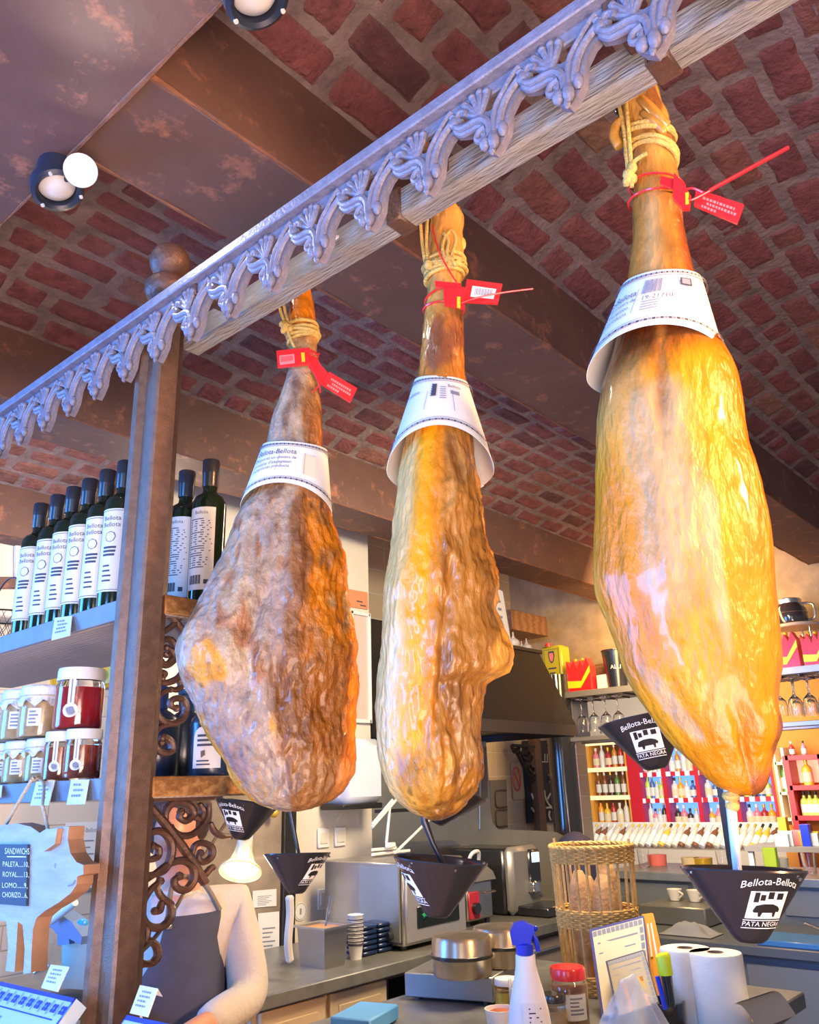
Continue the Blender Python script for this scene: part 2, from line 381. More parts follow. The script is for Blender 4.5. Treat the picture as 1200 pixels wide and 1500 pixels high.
def add_quad(mb, x0, y0, x1, y1, fn, mi=0, nx=1):
    for i in range(nx):
        a = x0+(x1-x0)*i/nx; b = x0+(x1-x0)*(i+1)/nx
        mb.add([fn(a, y0), fn(b, y0), fn(b, y1), fn(a, y1)], [(0, 1, 2, 3)], mi)
def fbm(p, sc, oct=3):
    v = 0; a = 1.0; q = Vector(p)*sc
    for i in range(oct): v += a*noise.noise(q); q = q*2.03+Vector((3.1, 1.7, 5.3)); a *= 0.5
    return v
def lerp(a, b, t): return a+(b-a)*t
def mixc(a, b, t): t = max(0, min(1, t)); return tuple(a[i]+(b[i]-a[i])*t for i in range(3))
def sstep(a, b, x):
    t = max(0, min(1, (x-a)/(b-a))); return t*t*(3-2*t)
def curve(pts, k=6):                                       # Catmull-Rom through points
    pts = [Vector(p) for p in pts]; out = []
    for i in range(len(pts)-1):
        p0 = pts[max(i-1, 0)]; p1 = pts[i]; p2 = pts[i+1]; p3 = pts[min(i+2, len(pts)-1)]
        for j in range(k):
            t = j/k; out.append(0.5*((2*p1)+(p2-p0)*t+(2*p0-5*p1+4*p2-p3)*t*t+(3*p1-p0-3*p2+p3)*t*t*t))
    out.append(pts[-1]); return out
random.seed(7)
# ================================================================== THE ROOM
XC = 4.95                                  # cross wall above the bar
BEAMS = [(-1.60, -1.36), (-0.31, -0.06), (1.012, 1.27), (2.36, 2.585), (3.70, 3.95)]
ZB = E+1.15; ZS = E+1.385; RISE = 0.13
# brick vaults between the beams: mortar bed plus every brick
def vault(y0, y1, x0, x1, mo, br):
    ym = (y0+y1)/2; h = (y1-y0)/2
    def zf(y): return ZS+RISE*(1-((y-ym)/h)**2)
    mo.grid(lambda u, v: Vector((lerp(x0, x1, u), lerp(y0, y1, v), zf(lerp(y0, y1, v))+0.004*fbm((lerp(x0, x1, u), lerp(y0, y1, v), 0), 9, 2))), 90, 20)
    # arc length table
    N_ = 200; ys = [y0+(y1-y0)*i/N_ for i in range(N_+1)]; Ls = [0]
    for i in range(N_): Ls.append(Ls[-1]+hypot(ys[i+1]-ys[i], zf(ys[i+1])-zf(ys[i])))
    def at(s_):
        s_ = max(0, min(Ls[-1]-1e-6, s_)); lo = 0
        while Ls[lo+1] < s_: lo += 1
        t = (s_-Ls[lo])/(Ls[lo+1]-Ls[lo]); y = ys[lo]+(ys[lo+1]-ys[lo])*t
        dz = -2*RISE*(y-ym)/(h*h); n_ = Vector((0, dz, -1)).normalized(); return y, zf(y), n_
    rows = round(Ls[-1]/0.097); rh = Ls[-1]/rows
    for r in range(rows):
        x = x0 - random.uniform(0, 0.24)
        while x < x1:
            ln = random.choice((0.225, 0.225, 0.225, 0.215, 0.11)) + random.uniform(-0.008, 0.008)
            a0 = x+0.005+random.uniform(-.003, .003); a1 = x+ln-0.002; x += ln+0.006
            if a1 < x0+0.02 or a0 > x1-0.02: continue
            a0 = max(a0, x0+.004); a1 = min(a1, x1-.002)
            b0 = r*rh+0.005+random.uniform(-.003, .004); b1 = (r+1)*rh-0.004+random.uniform(-.004, .003)
            k = random.random()
            c = mixc((0.36, 0.105, 0.098), (0.28, 0.09, 0.095), random.random())
            if k > 0.72: c = mixc(c, (0.40, 0.15, 0.115), random.random())
            if k > 0.93: c = mixc(c, (0.46, 0.27, 0.16), random.random()*0.8)
            if k < 0.10: c = mixc(c, (0.11, 0.055, 0.065), 0.6)
            if y0 > 2.5: c = mixc(c, (0.46, 0.22, 0.13), 0.35)
            sd = random.random()*50; prot = random.uniform(0.003, 0.008)
            tilt = random.uniform(-.006, .006)
            def fn(u, v):
                uu = sstep(0, 1, u) if 0 else u; ex = min(u, 1-u)*2; ey = min(v, 1-v)*2
                rim = min(1, min(ex*5, ey*2.5)); hgt = prot*(1-(1-rim)**2) - (0.006 if rim == 0 else 0)
                wx = 0.005*noise.noise(Vector((u*2.5, v*2, sd))); wy = 0.005*noise.noise(Vector((u*3, v*2, sd+9)))
                y, z, n_ = at(lerp(b0, b1, v)+wy+tilt*(u-.5))
                hgt += 0.0045*noise.noise(Vector((u*5, v*3, sd+4)))*rim
                p = Vector((lerp(a0, a1, u)+wx, y, z))+n_*hgt; return p
            def cl(u, v):
                t = 0.5+0.5*noise.noise(Vector((u*3, v*3, sd+20))); q = mixc(c, tuple(x_*0.68 for x_ in c), t)
                e = min(min(u, 1-u)*6, min(v, 1-v)*3); return mixc((0.26, 0.17, 0.145), q, 0.62+0.38*min(1, e*3))
            br.grid(fn, 9, 6, cols=cl)
mo = MB(); br = MB()
vault(-1.36, -0.31, 0.5, XC, mo, br)
vault(-0.06, 1.012, 0.5, XC, mo, br)
vault(1.27, 2.36, 0.5, XC, mo, br)
vault(2.585, 3.70, 0.5, XC, mo, br)
ceil = mo.build('ceiling', 'mortar', kind='structure')
br.build('brickwork', 'brick', parent=ceil)
def steel_beam(n, c, d, axis, edge):
    b = MB().box(c, d, bev=0.006); o = b.build('trim_%d' % n, 'steelbeam', kind='structure')
    f = MB()
    for (a, bb) in edge:
        pts = []; a = Vector(a); bb = Vector(bb); k = int((bb-a).length/0.03)
        rr = []
        for i in range(k+1):
            p = a.lerp(bb, i/k); pts.append(p); rr.append(max(0.0012, 0.004+0.006*noise.noise(p*9.0)))
        f.tube(pts, rr, 6)
    f.build('flange_rust', 'rust', parent=o); return o
for i, (ya, yb) in enumerate(BEAMS):
    x0, x1 = 0.52, XC
    steel_beam(i+1, ((x0+x1)/2, (ya+yb)/2, ZB+0.20), (x1-x0, yb-ya, 0.40), 'X', [((x0, ya+.003, ZB+.003), (x1, ya+.003, ZB+.003)), ((x0, yb-.003, ZB+.003), (x1, yb-.003, ZB+.003))])
steel_beam(6, (0.09, 1.0, ZB+0.19), (0.90, 5.9, 0.40), 'Y', [((0.538, -1.9, ZB-.007), (0.538, 3.9, ZB-.007))])
# cross wall with plaster soffit above the bar
MB().box((XC+0.15, 1.1, E+1.15), (0.30, 6.2, 0.86), bev=0.01).build('wall_cross', 'warmplaster', kind='structure')
MB().box((XC-0.03, 1.1, E+0.69), (0.10, 6.2, 0.10), bev=0.01).build('trim_9', wood_mat('brown board', (0.30, 0.16, 0.07), (0.22, 0.11, 0.05), 4, (8, 1, 8)), kind='structure')
# walls
MB().box((0.75, 3.98, E/2+0.65), (4.3, 0.06, E+1.35), bev=0).build('wall_back', 'tiles', kind='structure')
wf = MB().box((1.5, 3.90, E+1.02), (2.8, 0.10, 0.42), bev=0.01).build('trim_7', 'plaster', kind='structure')
wk = MB().box((2.27, 2.80, E/2+0.65), (1.19, 0.10, E+1.33))
wk.build('wall_kitchen', 'plaster', kind='structure')
MB().box((4.35, 3.36, (E+1.5)/2), (2.98, 0.08, E+1.5)).build('wall_recess', 'tiles2', kind='structure')
MB().box((4.75, 1.3, -0.03), (12.5, 6.6, 0.06)).build('floor', 'floor', kind='structure')
# far hall beyond the bar
MB().box((9.92, 3.6, 1.4), (0.1, 7.6, 2.8)).build('wall_hall', 'plaster', kind='structure')
MB().box((7.55, 3.6, E+1.32), (4.7, 7.6, 0.08)).build('trim_8', 'white', kind='structure')
MB().box((7.5, 7.4, 1.4), (4.8, 0.1, 2.8)).build('wall_left', 'plaster', kind='structure')
owl = onX(1135, 1150, 8.3); owr = onX(1290, 1150, 8.3)
MB().box((8.36, (owl.y+owr.y)/2, 1.35), (0.1, owl.y-owr.y, 2.7)).build('wall_right', 'orangewall', kind='structure')

# ------------------------------------------------------------------ ceiling spot lamps
def spot_ring(px, py, lit, label):
    c = onZ(px, py, 1.10); ax = Vector((0.25, -0.25, -1)).normalized() if not lit else Vector((0.1, -0.35, -1)).normalized()
    t = thing('spot_lamp', (c.x, c.y, ZB-0.01), label, 'lamp', 'ceiling spot lamps')
    b = MB(); b.lathe([(0.040, 0), (0.047, 0.004), (0.047, 0.022), (0.040, 0.026), (0.034, 0.022), (0.034, 0.0)], c, ax, 36)
    b.cyl((c.x, c.y, ZB+.002), c, 0.034, 0.040, 28)
    b.build('bezel', mat('dark blue lamp bezel', (0.02, 0.028, 0.05), 0.35), parent=t)
    MB().lathe([(0.033, 0.003), (0.028, -0.004), (0.012, -0.012), (0.0, -0.012)], c+ax*0.012, -ax, 28).build('reflector', 'white', parent=t)
    u, v_ = frame(ax)
    for k in (0.8, 2.9, 5.0):
        p = c+ax*0.026+(u*cos(k)+v_*sin(k))*0.041; MB().cyl(p-ax*.002, p+ax*.002, 0.0035, n=10).build('screw', 'white', parent=t)
    if lit:
        g = onZ(118, 250, 1.065); d = Vector((-0.35, -0.75, -0.55)).normalized()
        MB().lathe([(0.010, -0.05), (0.026, -0.035), (0.029, 0.0), (0.029, 0.004), (0.026, 0.004)], g, d, 28).build('lamp_can', mat('pale lamp can', (0.5, 0.6, 0.6), 0.4), parent=t)
        MB().lathe([(0.0, 0.006), (0.018, 0.005), (0.026, 0.001)], g, d, 28).build('lamp_face', 'spotglow', parent=t)
        MB().cyl(g-d*0.045, c, 0.006).build('bracket', 'darkmetal', parent=t)
        light('spot_lamp_light', 'SPOT', g+d*0.010, g+d, 10, (1.0, 0.95, 0.86), shadow_soft_size=0.02, spot_size=2.2, spot_blend=.5)
    return t
spot_ring(82, 268, True, 'glowing ceiling spot lamp with round dark bezel at the crossing of the rusty beams')
spot_ring(370, -14, False, 'unlit round ceiling spot lamp with dark blue bezel at the top edge of the photo')

# ------------------------------------------------------------------ post, cast iron rail, wooden hanging beam
Y0, Y1 = 1.112, 1.190; XP = 0.66
t = thing('iron_post', (0.685, 1.15, E-.36), 'brown iron post with round ball top carrying the ornate rail', 'post')
p = MB()
sec = [(XP+0.006, Y1), (XP, Y1-0.004), (XP, Y1-0.018), (XP+0.010, Y1-0.026), (XP+0.010, Y0+0.028), (XP, Y0+0.020), (XP, Y0+0.004), (XP+0.004, Y0), (XP+0.036, Y0), (XP+0.036, Y0+0.012), (XP+0.058, Y0+0.022), (XP+0.058, Y1-0.022), (XP+0.036, Y1-0.012), (XP+0.036, Y1)]
p.prism([(x, y, E+0.80) for x, y in sec], (0, 0, -1.16))
p.build('shaft', 'post', parent=t, ang=30)
c = Vector((0.69, 1.152, 0))
p = MB(); p.lathe([(0.030, E+0.795), (0.033, E+0.80), (0.030, E+0.81), (0.028, E+0.845), (0.036, E+0.85), (0.040, E+0.86), (0.040, E+0.874), (0.033, E+0.884), (0.014, E+0.89), (0.012, E+0.90)], c, n=36); p.build('capital', 'iron', parent=t)
p = MB(); p.sph((0.69, 1.152, E+0.925), 0.036, 36); p.build('ball_finial', 'iron', parent=t)

t = thing('ornate_rail', (0.64, 0.9, E+0.79), 'cast iron rail with hanging acanthus ornaments running above the hams', 'rail')
p = MB(); p.box((0.642, 0.85, E+0.793), (0.020, 2.4, 0.018), bev=0.002); p.box((0.651, 0.85, E+0.778), (0.008, 2.4, 0.018), bev=0.002)
p.build('rail_bar', 'rail', parent=t)
XR = 0.640
def ornament(y_left):
    o = MB()
    def P(u, v, dx=0.0): return Vector((XR+0.004-dx, y_left-u, E+0.780-v*0.88))
    def T(pts, r, dx=0.0, k=5): 
        q = curve([P(a, b, dx) for a, b in pts], k); n_ = len(q)
        rr = r if not isinstance(r, tuple) else [lerp(r[0], r[1], i/(n_-1)) for i in range(n_)]
        o.tube(q, rr, 8)
    # fan shell
    for a in ((0.006, 0.017), (0.015, 0.009), (0.026, 0.004), (0.037, 0.004), (0.047, 0.010)):
        T([(0.034, 0.042), ((a[0]+0.034)/2+0.001, (a[1]+0.042)/2), a], (0.0035, 0.0052))
        o.sph(P(a[0], a[1], .001), 0.0054, 8)
    # sweeping stems on the right
    T([(0.100, 0.020), (0.090, 0.027), (0.080, 0.035), (0.070, 0.047), (0.063, 0.064), (0.059, 0.085)], (0.0046, 0.0055), .002)
    T([(0.094, 0.008), (0.083, 0.016), (0.072, 0.030), (0.061, 0.045), (0.056, 0.062), (0.054, 0.085)], (0.0030, 0.0045), .004)
    # scroll leaf on the left
    T([(-0.004, 0.030), (0.006, 0.043), (0.018, 0.048), (0.031, 0.049), (0.043, 0.056), (0.049, 0.070), (0.050, 0.088)], (0.0048, 0.0060), .003)
    T([(-0.002, 0.040), (0.008, 0.053), (0.020, 0.056), (0.033, 0.058), (0.040, 0.066), (0.042, 0.078)], (0.0040, 0.0052), .001)
    T([(0.010, 0.034), (0.004, 0.026), (0.008, 0.018), (0.016, 0.022), (0.014, 0.030)], 0.0036, .003)
    # knot where two units meet
    o.sph(P(0.0, 0.030, .002), 0.0075, 10, sc=(1, 1, 1.25)); o.sph(P(-0.004, 0.016, .001), 0.0055, 8)
    # hanging drop: volutes, lobes and tip
    T([(0.043, 0.068), (0.034, 0.070), (0.030, 0.079), (0.036, 0.085), (0.041, 0.080), (0.038, 0.076)], (0.0050, 0.0036), .003)
    o.sph(P(0.040, 0.090, .001), 0.0090, 12, sc=(0.8, 0.9, 1.15)); o.sph(P(0.064, 0.084, .001), 0.0080, 12, sc=(0.8, 0.85, 1.3))
    o.sph(P(0.053, 0.095, .004), 0.0085, 12, sc=(0.8, 0.8, 1.5)); o.sph(P(0.049, 0.108, .002), 0.0042, 8, sc=(1, 1, 1.7))
    # cast backing so the piece has its thickness
    bk = [(-0.006, 0.026), (0.010, 0.036), (0.034, 0.030), (0.045, 0.040), (0.064, 0.042), (0.083, 0.026), (0.097, 0.018), (0.097, 0.036), (0.084, 0.044), (0.073, 0.060), (0.069, 0.088), (0.060, 0.102), (0.050, 0.112), (0.038, 0.100), (0.031, 0.086), (0.040, 0.070), (0.032, 0.058), (0.012, 0.054), (-0.004, 0.044)]
    o.prism([P(a, b, -0.001) for a, b in bk], (0.011, 0, 0))
    return o
first = None
for k in range(23):
    y = 1.583+0.0475+0.0975*2-0.0975*k
    if first is None: first = ornament(y).build('hanging_ornament', 'rail', parent=t); yf = y
    else:
        q = first.copy(); COL.objects.link(q); q.parent = t; q.location = (0, y-yf, 0)
for y in (1.0, 0.53, 0.255):
    MB().box((0.68, y, E+0.775), (0.075, 0.016, 0.022), bev=.002).build('strap', 'iron', parent=t)

t = thing('hanging_beam', (0.72, 0.6, E+0.735), 'grey weathered wooden beam behind the rail from which the hams hang', 'beam')
b = MB(); b.box((0.724, 0.30, E+0.763), (0.034, 1.64, 0.047), bev=0.003); b.build('timber', 'beamwood', parent=t)
q = onX(480, 348, 0.70)
MB().cyl(q+Vector((-.004, .016, .006)), q+Vector((.012, -.016, -.003)), 0.005).build('peg', 'white', parent=t)
for y in (0.62, 0.235):
    MB().box((0.724, y, E+0.763), (0.040, 0.028, 0.053), bev=0.003).build('clamp', 'iron', parent=t)
# ================================================================== THE THREE HAMS
class Ham:
    def __init__(s, yh, rows, bumps=(), xh=0.80):
        s.ax = Vector((xh, yh, 0)); d = hypot(xh, yh); s.D = d
        s.ev = Vector((xh/d, yh/d, 0)); s.er = Vector((s.ev.y, -s.ev.x, 0)); s.R = []
        for (py, xl, xr, dr) in rows:
            a = s.onplane(xl, py); b = s.onplane(xr, py)
            s.R.append((py, (a[0]+b[0])/2, (b[0]-a[0])/2, (a[1]+b[1])/2, dr))
        s.bumps = bumps
    def onplane(s, px, py, off=0.0):          # picture point on the upright plane through the ham's axis: (along er, height)
        v = ray(px, py); t = (s.D-off)/(v.x*s.ev.x+v.y*s.ev.y); p = v*t
        return (p-s.ax).dot(s.er), p.z+E
    def at(s, px, py, off=0.0):
        a, z = s.onplane(px, py, off); p = s.ax+s.er*a-s.ev*off; p.z = z; return p
    def row(s, py):
        R = s.R
        if py <= R[0][0]: return R[0][1:]
        for i in range(len(R)-1):
            if R[i][0] <= py <= R[i+1][0]:
                t = (py-R[i][0])/(R[i+1][0]-R[i][0])
                p0 = R[max(i-1, 0)]; p1 = R[i]; p2 = R[i+1]; p3 = R[min(i+2, len(R)-1)]
                o = []
                for k in range(1, 5):
                    h = p2[0]-p1[0]
                    m1 = (p2[k]-p0[k])/(p2[0]-p0[0])*h; m2 = (p3[k]-p1[k])/(p3[0]-p1[0])*h
                    t2 = t*t; t3 = t2*t
                    o.append((2*t3-3*t2+1)*p1[k]+(t3-2*t2+t)*m1+(-2*t3+3*t2)*p2[k]+(t3-t2)*m2)
                return o
        return R[-1][1:]
    def pt(s, th, py, k=1.0, out=0.0):
        c, w, z, dr = s.row(py); w = max(w, 0.0005)
        p = s.ax+s.er*(c+(w*k+out)*cos(th))-s.ev*((w*dr*k+out)*sin(th)); return Vector((p.x, p.y, z))
    def surf(s, th, py, disp):
        p = s.pt(th, py); c, w, z, dr = s.row(py)
        n = (s.er*cos(th)-s.ev*sin(th))
        a = disp(th, py, p)
        px_m = s.D/F
        for (t0, dt, prof) in s.bumps:
            dth = (th-t0+pi) % (2*pi)-pi
            g = max(0, 1-(dth/dt)**2)
            if g > 0:
                for i in range(len(prof)-1):
                    if prof[i][0] <= py <= prof[i+1][0]:
                        a += g*g*px_m*lerp(prof[i][1], prof[i+1][1], (py-prof[i][0])/(prof[i+1][0]-prof[i][0])); break
        f = min(1, w/0.02)
        return p+n*a*f
    def mesh(s, disp, colf, nu=190, nv=230):
        py0 = s.R[0][0]; py1 = s.R[-1][0]; b = MB()
        def pyv(v): return lerp(py0, py1, v)
        def fn(u, v): return s.surf(2*pi*u, pyv(v), disp)
        def cl(u, v):
            th = 2*pi*u; py = pyv(v); return colf(cos(th), sin(th), py, s.pt(th, py))
        b.grid(fn, nu, nv, wrap=True, cols=cl)
        n = len(b.v); b.f.append(tuple(range(nu))); b.mi.append(0); b.f.append(tuple(range(n-nu, n))); b.mi.append(0)
        return b
def N3(p, sc, seed=0.0): return noise.noise(Vector((p.x*sc[0]+seed, p.y*sc[1]-seed, p.z*sc[2]+seed*2)))
def ridged(p, sc, seed=0.0): return 1-abs(N3(p, sc, seed))*2

HL = Ham(0.914, [(398, 430, 452, 1), (425, 427, 455, 1), (450, 424, 460, 1), (480, 422, 463, 1), (512, 425, 464, .95), (540, 423, 465, .9), (580, 411, 469, .85), (615, 398, 471, .8), (650, 391, 472, .75), (690, 379, 476, .7), (725, 368, 481, .66), (750, 353, 485, .62), (800, 331, 497, .6), (850, 308, 508, .58), (900, 284, 514, .56), (930, 269, 518, .56), (950, 265, 522, .57), (980, 269, 524, .58), (1000, 277, 524, .58), (1030, 288, 519, .59), (1060, 298, 516, .6), (1090, 312, 514, .62), (1115, 328, 512, .64), (1140, 343, 509, .66), (1160, 358, 498, .68), (1175, 376, 480, .7), (1184, 400, 458, .75), (1189, 418, 437, .8)])
HM = Ham(0.625, [(306, 633, 672, .9), (320, 631, 679, .9), (345, 629, 678, .9), (380, 626, 679, .9), (415, 626, 675, .95), (440, 625, 675, .95), (470, 621, 679, 1), (510, 617, 680, 1.05), (555, 612, 681, 1.1), (600, 604, 686, 1.15), (640, 595, 691, 1.2), (690, 587, 697, 1.25), (720, 584, 701, 1.3), (760, 578, 703, 1.3), (800, 573, 705, 1.35), (830, 569, 705, 1.35), (870, 563, 705, 1.35), (900, 561, 704, 1.3), (930, 559, 703, 1.3), (960, 557, 702, 1.25), (1000, 555, 700, 1.2), (1040, 554, 699, 1.15), (1080, 554, 700, 1.1), (1110, 556, 702, 1.05), (1140, 563, 699, 1), (1160, 572, 691, 1), (1180, 590, 676, 1), (1194, 612, 658, 1), (1202, 632, 645, 1)],
         bumps=[(radians(8), radians(52), [(790, 0), (830, 13), (870, 20), (900, 19), (930, 29), (955, 38), (980, 41), (992, 36), (1000, 14), (1008, 2), (1030, 0)]),
                (radians(60), radians(40), [(900, 0), (985, 9), (1000, 6), (1010, -4), (1060, -6), (1120, 0)])])
HR = Ham(0.305, [(114, 922, 950, .9), (126, 908, 958, .9), (150, 900, 968, .9), (180, 912, 980, .9), (210, 916, 987, .9), (240, 925, 990, .9), (270, 927, 997, .9), (300, 925, 1001, .9), (340, 926, 1004, .88), (380, 921, 1012, .85), (420, 916, 1022, .82), (460, 909, 1036, .8), (500, 898, 1052, .78), (530, 888, 1068, .76), (560, 878, 1082, .74), (600, 873, 1090, .72), (660, 870, 1099, .7), (700, 869, 1112, .7), (740, 869, 1121, .7), (780, 869, 1129, .7), (820, 870, 1134, .7), (860, 874, 1137, .7), (900, 889, 1140, .7), (940, 902, 1143, .72), (980, 913, 1145, .74), (1010, 927, 1141, .76), (1040, 948, 1141, .78), (1070, 972, 1146, .8), (1095, 993, 1140, .82), (1120, 1018, 1134, .84), (1140, 1036, 1131, .86), (1152, 1050, 1126, .88), (1160, 1068, 1120, .9), (1165, 1084, 1110, .95)],
         bumps=[(radians(35), radians(30), [(1030, 0), (1055, 5), (1085, 7), (1105, 0), (1120, 0)])])

def disp_L(th, py, p):
    body = sstep(720, 820, py)
    a = 0.010*body*N3(p, (13, 13, 9), 3)+0.0045*body*N3(p, (38, 38, 22), 8)
    a += (0.0018+0.0022*body)*ridged(p, (90, 90, 26), 2)*(0.4+0.6*sstep(-0.2, 0.4, cos(th)))
    a += 0.0016*N3(p, (150, 150, 90), 5)
    h = cos(th)
    # bone knob on the left and the deep fold under it
    a += 0.010*math.exp(-((h+0.80)/0.25)**2-((py-950)/60)**2)
    a -= 0.009*math.exp(-((h+0.25-0.0016*(960-py))/0.10)**2-((py-930)/75)**2)
    a -= 0.007*math.exp(-((h-0.05)/0.10)**2-((py-1010)/45)**2)
    a += 0.008*math.exp(-((h-0.22)/0.14)**2-((py-840)/110)**2)
    return a*(0.35+0.65*sstep(560, 700, py))
GREY = (0.42, 0.30, 0.225); CREAM = (0.56, 0.42, 0.25); RUST = (0.38, 0.125, 0.035); AMB = (0.70, 0.215, 0.004); BRN = (0.24, 0.085, 0.014); YEL = (0.68, 0.32, 0.03); MAUV = (0.28, 0.17, 0.16); DRK = (0.14, 0.045, 0.016)
def col_L(h, f, py, p):
    n1 = N3(p, (16, 16, 11), 1); n2 = N3(p, (45, 45, 24), 7); n3 = N3(p, (120, 120, 60), 3)
    if py < 740:
        c = mixc(AMB, (0.52, 0.30, 0.10), sstep(470, 520, py)); c = mixc(c, (0.45, 0.33, 0.22), sstep(520, 560, py)*(1-sstep(-0.2, 0.6, h+0.4*n1)))
        c = mixc(c, (0.36, 0.14, 0.04), sstep(560, 620, py)*sstep(0.0, 0.3, h+0.4*n1)); c = mixc(c, DRK, 0.6*sstep(0.15, 0.5, n2+n1*0.5))
        return c
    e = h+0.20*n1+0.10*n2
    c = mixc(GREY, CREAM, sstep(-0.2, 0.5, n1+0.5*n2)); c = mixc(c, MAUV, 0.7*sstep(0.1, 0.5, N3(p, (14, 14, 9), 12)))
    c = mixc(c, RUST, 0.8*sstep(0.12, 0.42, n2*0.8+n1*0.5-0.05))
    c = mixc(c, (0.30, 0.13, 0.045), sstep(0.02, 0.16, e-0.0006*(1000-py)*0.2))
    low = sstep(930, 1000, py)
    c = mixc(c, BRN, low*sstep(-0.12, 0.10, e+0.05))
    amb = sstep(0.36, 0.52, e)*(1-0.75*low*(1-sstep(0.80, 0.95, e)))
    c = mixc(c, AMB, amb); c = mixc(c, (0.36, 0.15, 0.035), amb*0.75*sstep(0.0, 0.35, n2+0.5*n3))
    c = mixc(c, (0.62, 0.44, 0.16), 0.6*sstep(1.0, 0.5, abs(py-905)/60)*sstep(0.55, 0.75, h)*sstep(0, .3, n2))
    # yellow fat
    c = mixc(c, YEL, sstep(0.35, 0.6, math.exp(-((h+0.62)/0.20)**2-((py-990)/42)**2)*(0.8+1.2*n2+0.8*n1)))
    c = mixc(c, YEL, sstep(0.35, 0.6, math.exp(-((h+0.10)/0.11)**2-((py-1050)/32)**2)*(0.8+1.2*n2+0.8*n1)))
    c = mixc(c, YEL, sstep(1030, 1060, py)*sstep(-0.86, -0.95, h+0.05*n1))
    c = mixc(c, (0.44, 0.20, 0.06), 0.8*sstep(1095, 1120, py+30*n1)*sstep(-0.1, 0.02, e)); c = mixc(c, (0.62, 0.36, 0.14), 0.5*sstep(1110, 1130, py)*sstep(0.15, 0.45, n1))
    c = mixc(c, DRK, 0.5*sstep(0.34, 0.55, n3+0.4*n2))
    return c
def disp_M(th, py, p):
    body = sstep(600, 760, py); h = cos(th)
    a = 0.005*body*N3(p, (15, 15, 9), 4)+0.0016*N3(p, (60, 60, 34), 2)+0.0014*N3(p, (150, 150, 80), 9)
    m = body*sstep(-0.05, 0.25, h)*sstep(0, 0.3, sin(th)+0.2)
    a += m*(0.0045*ridged(p, (60, 60, 16), 6)+0.003*ridged(p, (130, 130, 50), 1)+0.004*N3(p, (30, 30, 20), 15))
    a -= 0.008*body*math.exp(-((h-0.28-0.0006*(1000-py))/0.10)**2)*sstep(820, 880, py)*(1-sstep(1040, 1080, py))
    a -= 0.005*math.exp(-((h+0.50)/0.2)**2-((py-1125)/35)**2)
    return a
def col_M(h, f, py, p):
    n1 = N3(p, (18, 18, 10), 2); n2 = N3(p, (50, 50, 26), 5); n3 = N3(p, (130, 130, 60), 9)
    if py < 640:
        c = mixc((0.62, 0.31, 0.07), (0.46, 0.17, 0.025), sstep(440, 500, py+30*n1)); c = mixc(c, (0.15, 0.05, 0.03), 0.8*sstep(0.05, 0.4, n1+0.4*n2)*sstep(450, 480, py))
        c = mixc(c, DRK, 0.7*sstep(575, 620, py)*sstep(-.2, .3, n2+0.2)); return c
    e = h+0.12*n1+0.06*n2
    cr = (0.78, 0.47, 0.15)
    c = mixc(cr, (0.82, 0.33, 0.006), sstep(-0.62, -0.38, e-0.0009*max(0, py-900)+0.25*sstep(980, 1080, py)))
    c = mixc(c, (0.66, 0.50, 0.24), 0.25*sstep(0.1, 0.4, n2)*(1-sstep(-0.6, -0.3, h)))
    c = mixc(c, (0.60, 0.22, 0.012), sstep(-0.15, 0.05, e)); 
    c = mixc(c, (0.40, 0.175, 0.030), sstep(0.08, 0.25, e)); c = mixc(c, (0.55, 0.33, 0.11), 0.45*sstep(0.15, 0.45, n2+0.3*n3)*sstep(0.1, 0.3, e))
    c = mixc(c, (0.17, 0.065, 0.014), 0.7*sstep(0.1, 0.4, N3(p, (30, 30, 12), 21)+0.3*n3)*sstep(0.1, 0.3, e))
    c = mixc(c, (0.72, 0.34, 0.05), sstep(0.4, 0.6, math.exp(-((py-970)/40)**2)*sstep(0.7, 1.0, h)+0.3*n2))
    lo = sstep(1075, 1110, py+40*n1-60*(h*h))*sstep(-0.78, -0.6, h)
    c = mixc(c, (0.46, 0.20, 0.025), lo); c = mixc(c, (0.66, 0.34, 0.05), lo*0.8*sstep(0.05, 0.35, n1+n2*.5)); c = mixc(c, (0.15, 0.06, 0.015), lo*0.7*sstep(0.18, 0.4, n2+0.4*n3))
    c = mixc(c, (0.35, 0.22, 0.20), 0.9*math.exp(-((h+0.58)/0.09)**2-((py-1118)/16)**2))
    c = mixc(c, DRK, 0.8*sstep(1178, 1200, py)*sstep(-.3, .2, n2+.3))
    return c
def disp_R(th, py, p):
    body = sstep(480, 640, py); h = cos(th)
    a = 0.0045*body*N3(p, (14, 14, 8), 6)+0.0013*N3(p, (46, 46, 20), 3)*body+0.0005*N3(p, (150, 150, 70), 2)
    a -= 0.004*math.exp(-((h+0.05)/0.10)**2-((py-600)/50)**2)
    a -= 0.006*math.exp(-((h-0.35)/0.12)**2-((py-1090)/45)**2)
    a += 0.004*math.exp(-((h-0.62)/0.16)**2-((py-1050)/50)**2)
    a -= 0.005*math.exp(-((h+0.42)/0.16)**2-((py-1040)/60)**2)
    if py < 250: a += 0.004*N3(p, (40, 40, 30), 4)
    return a
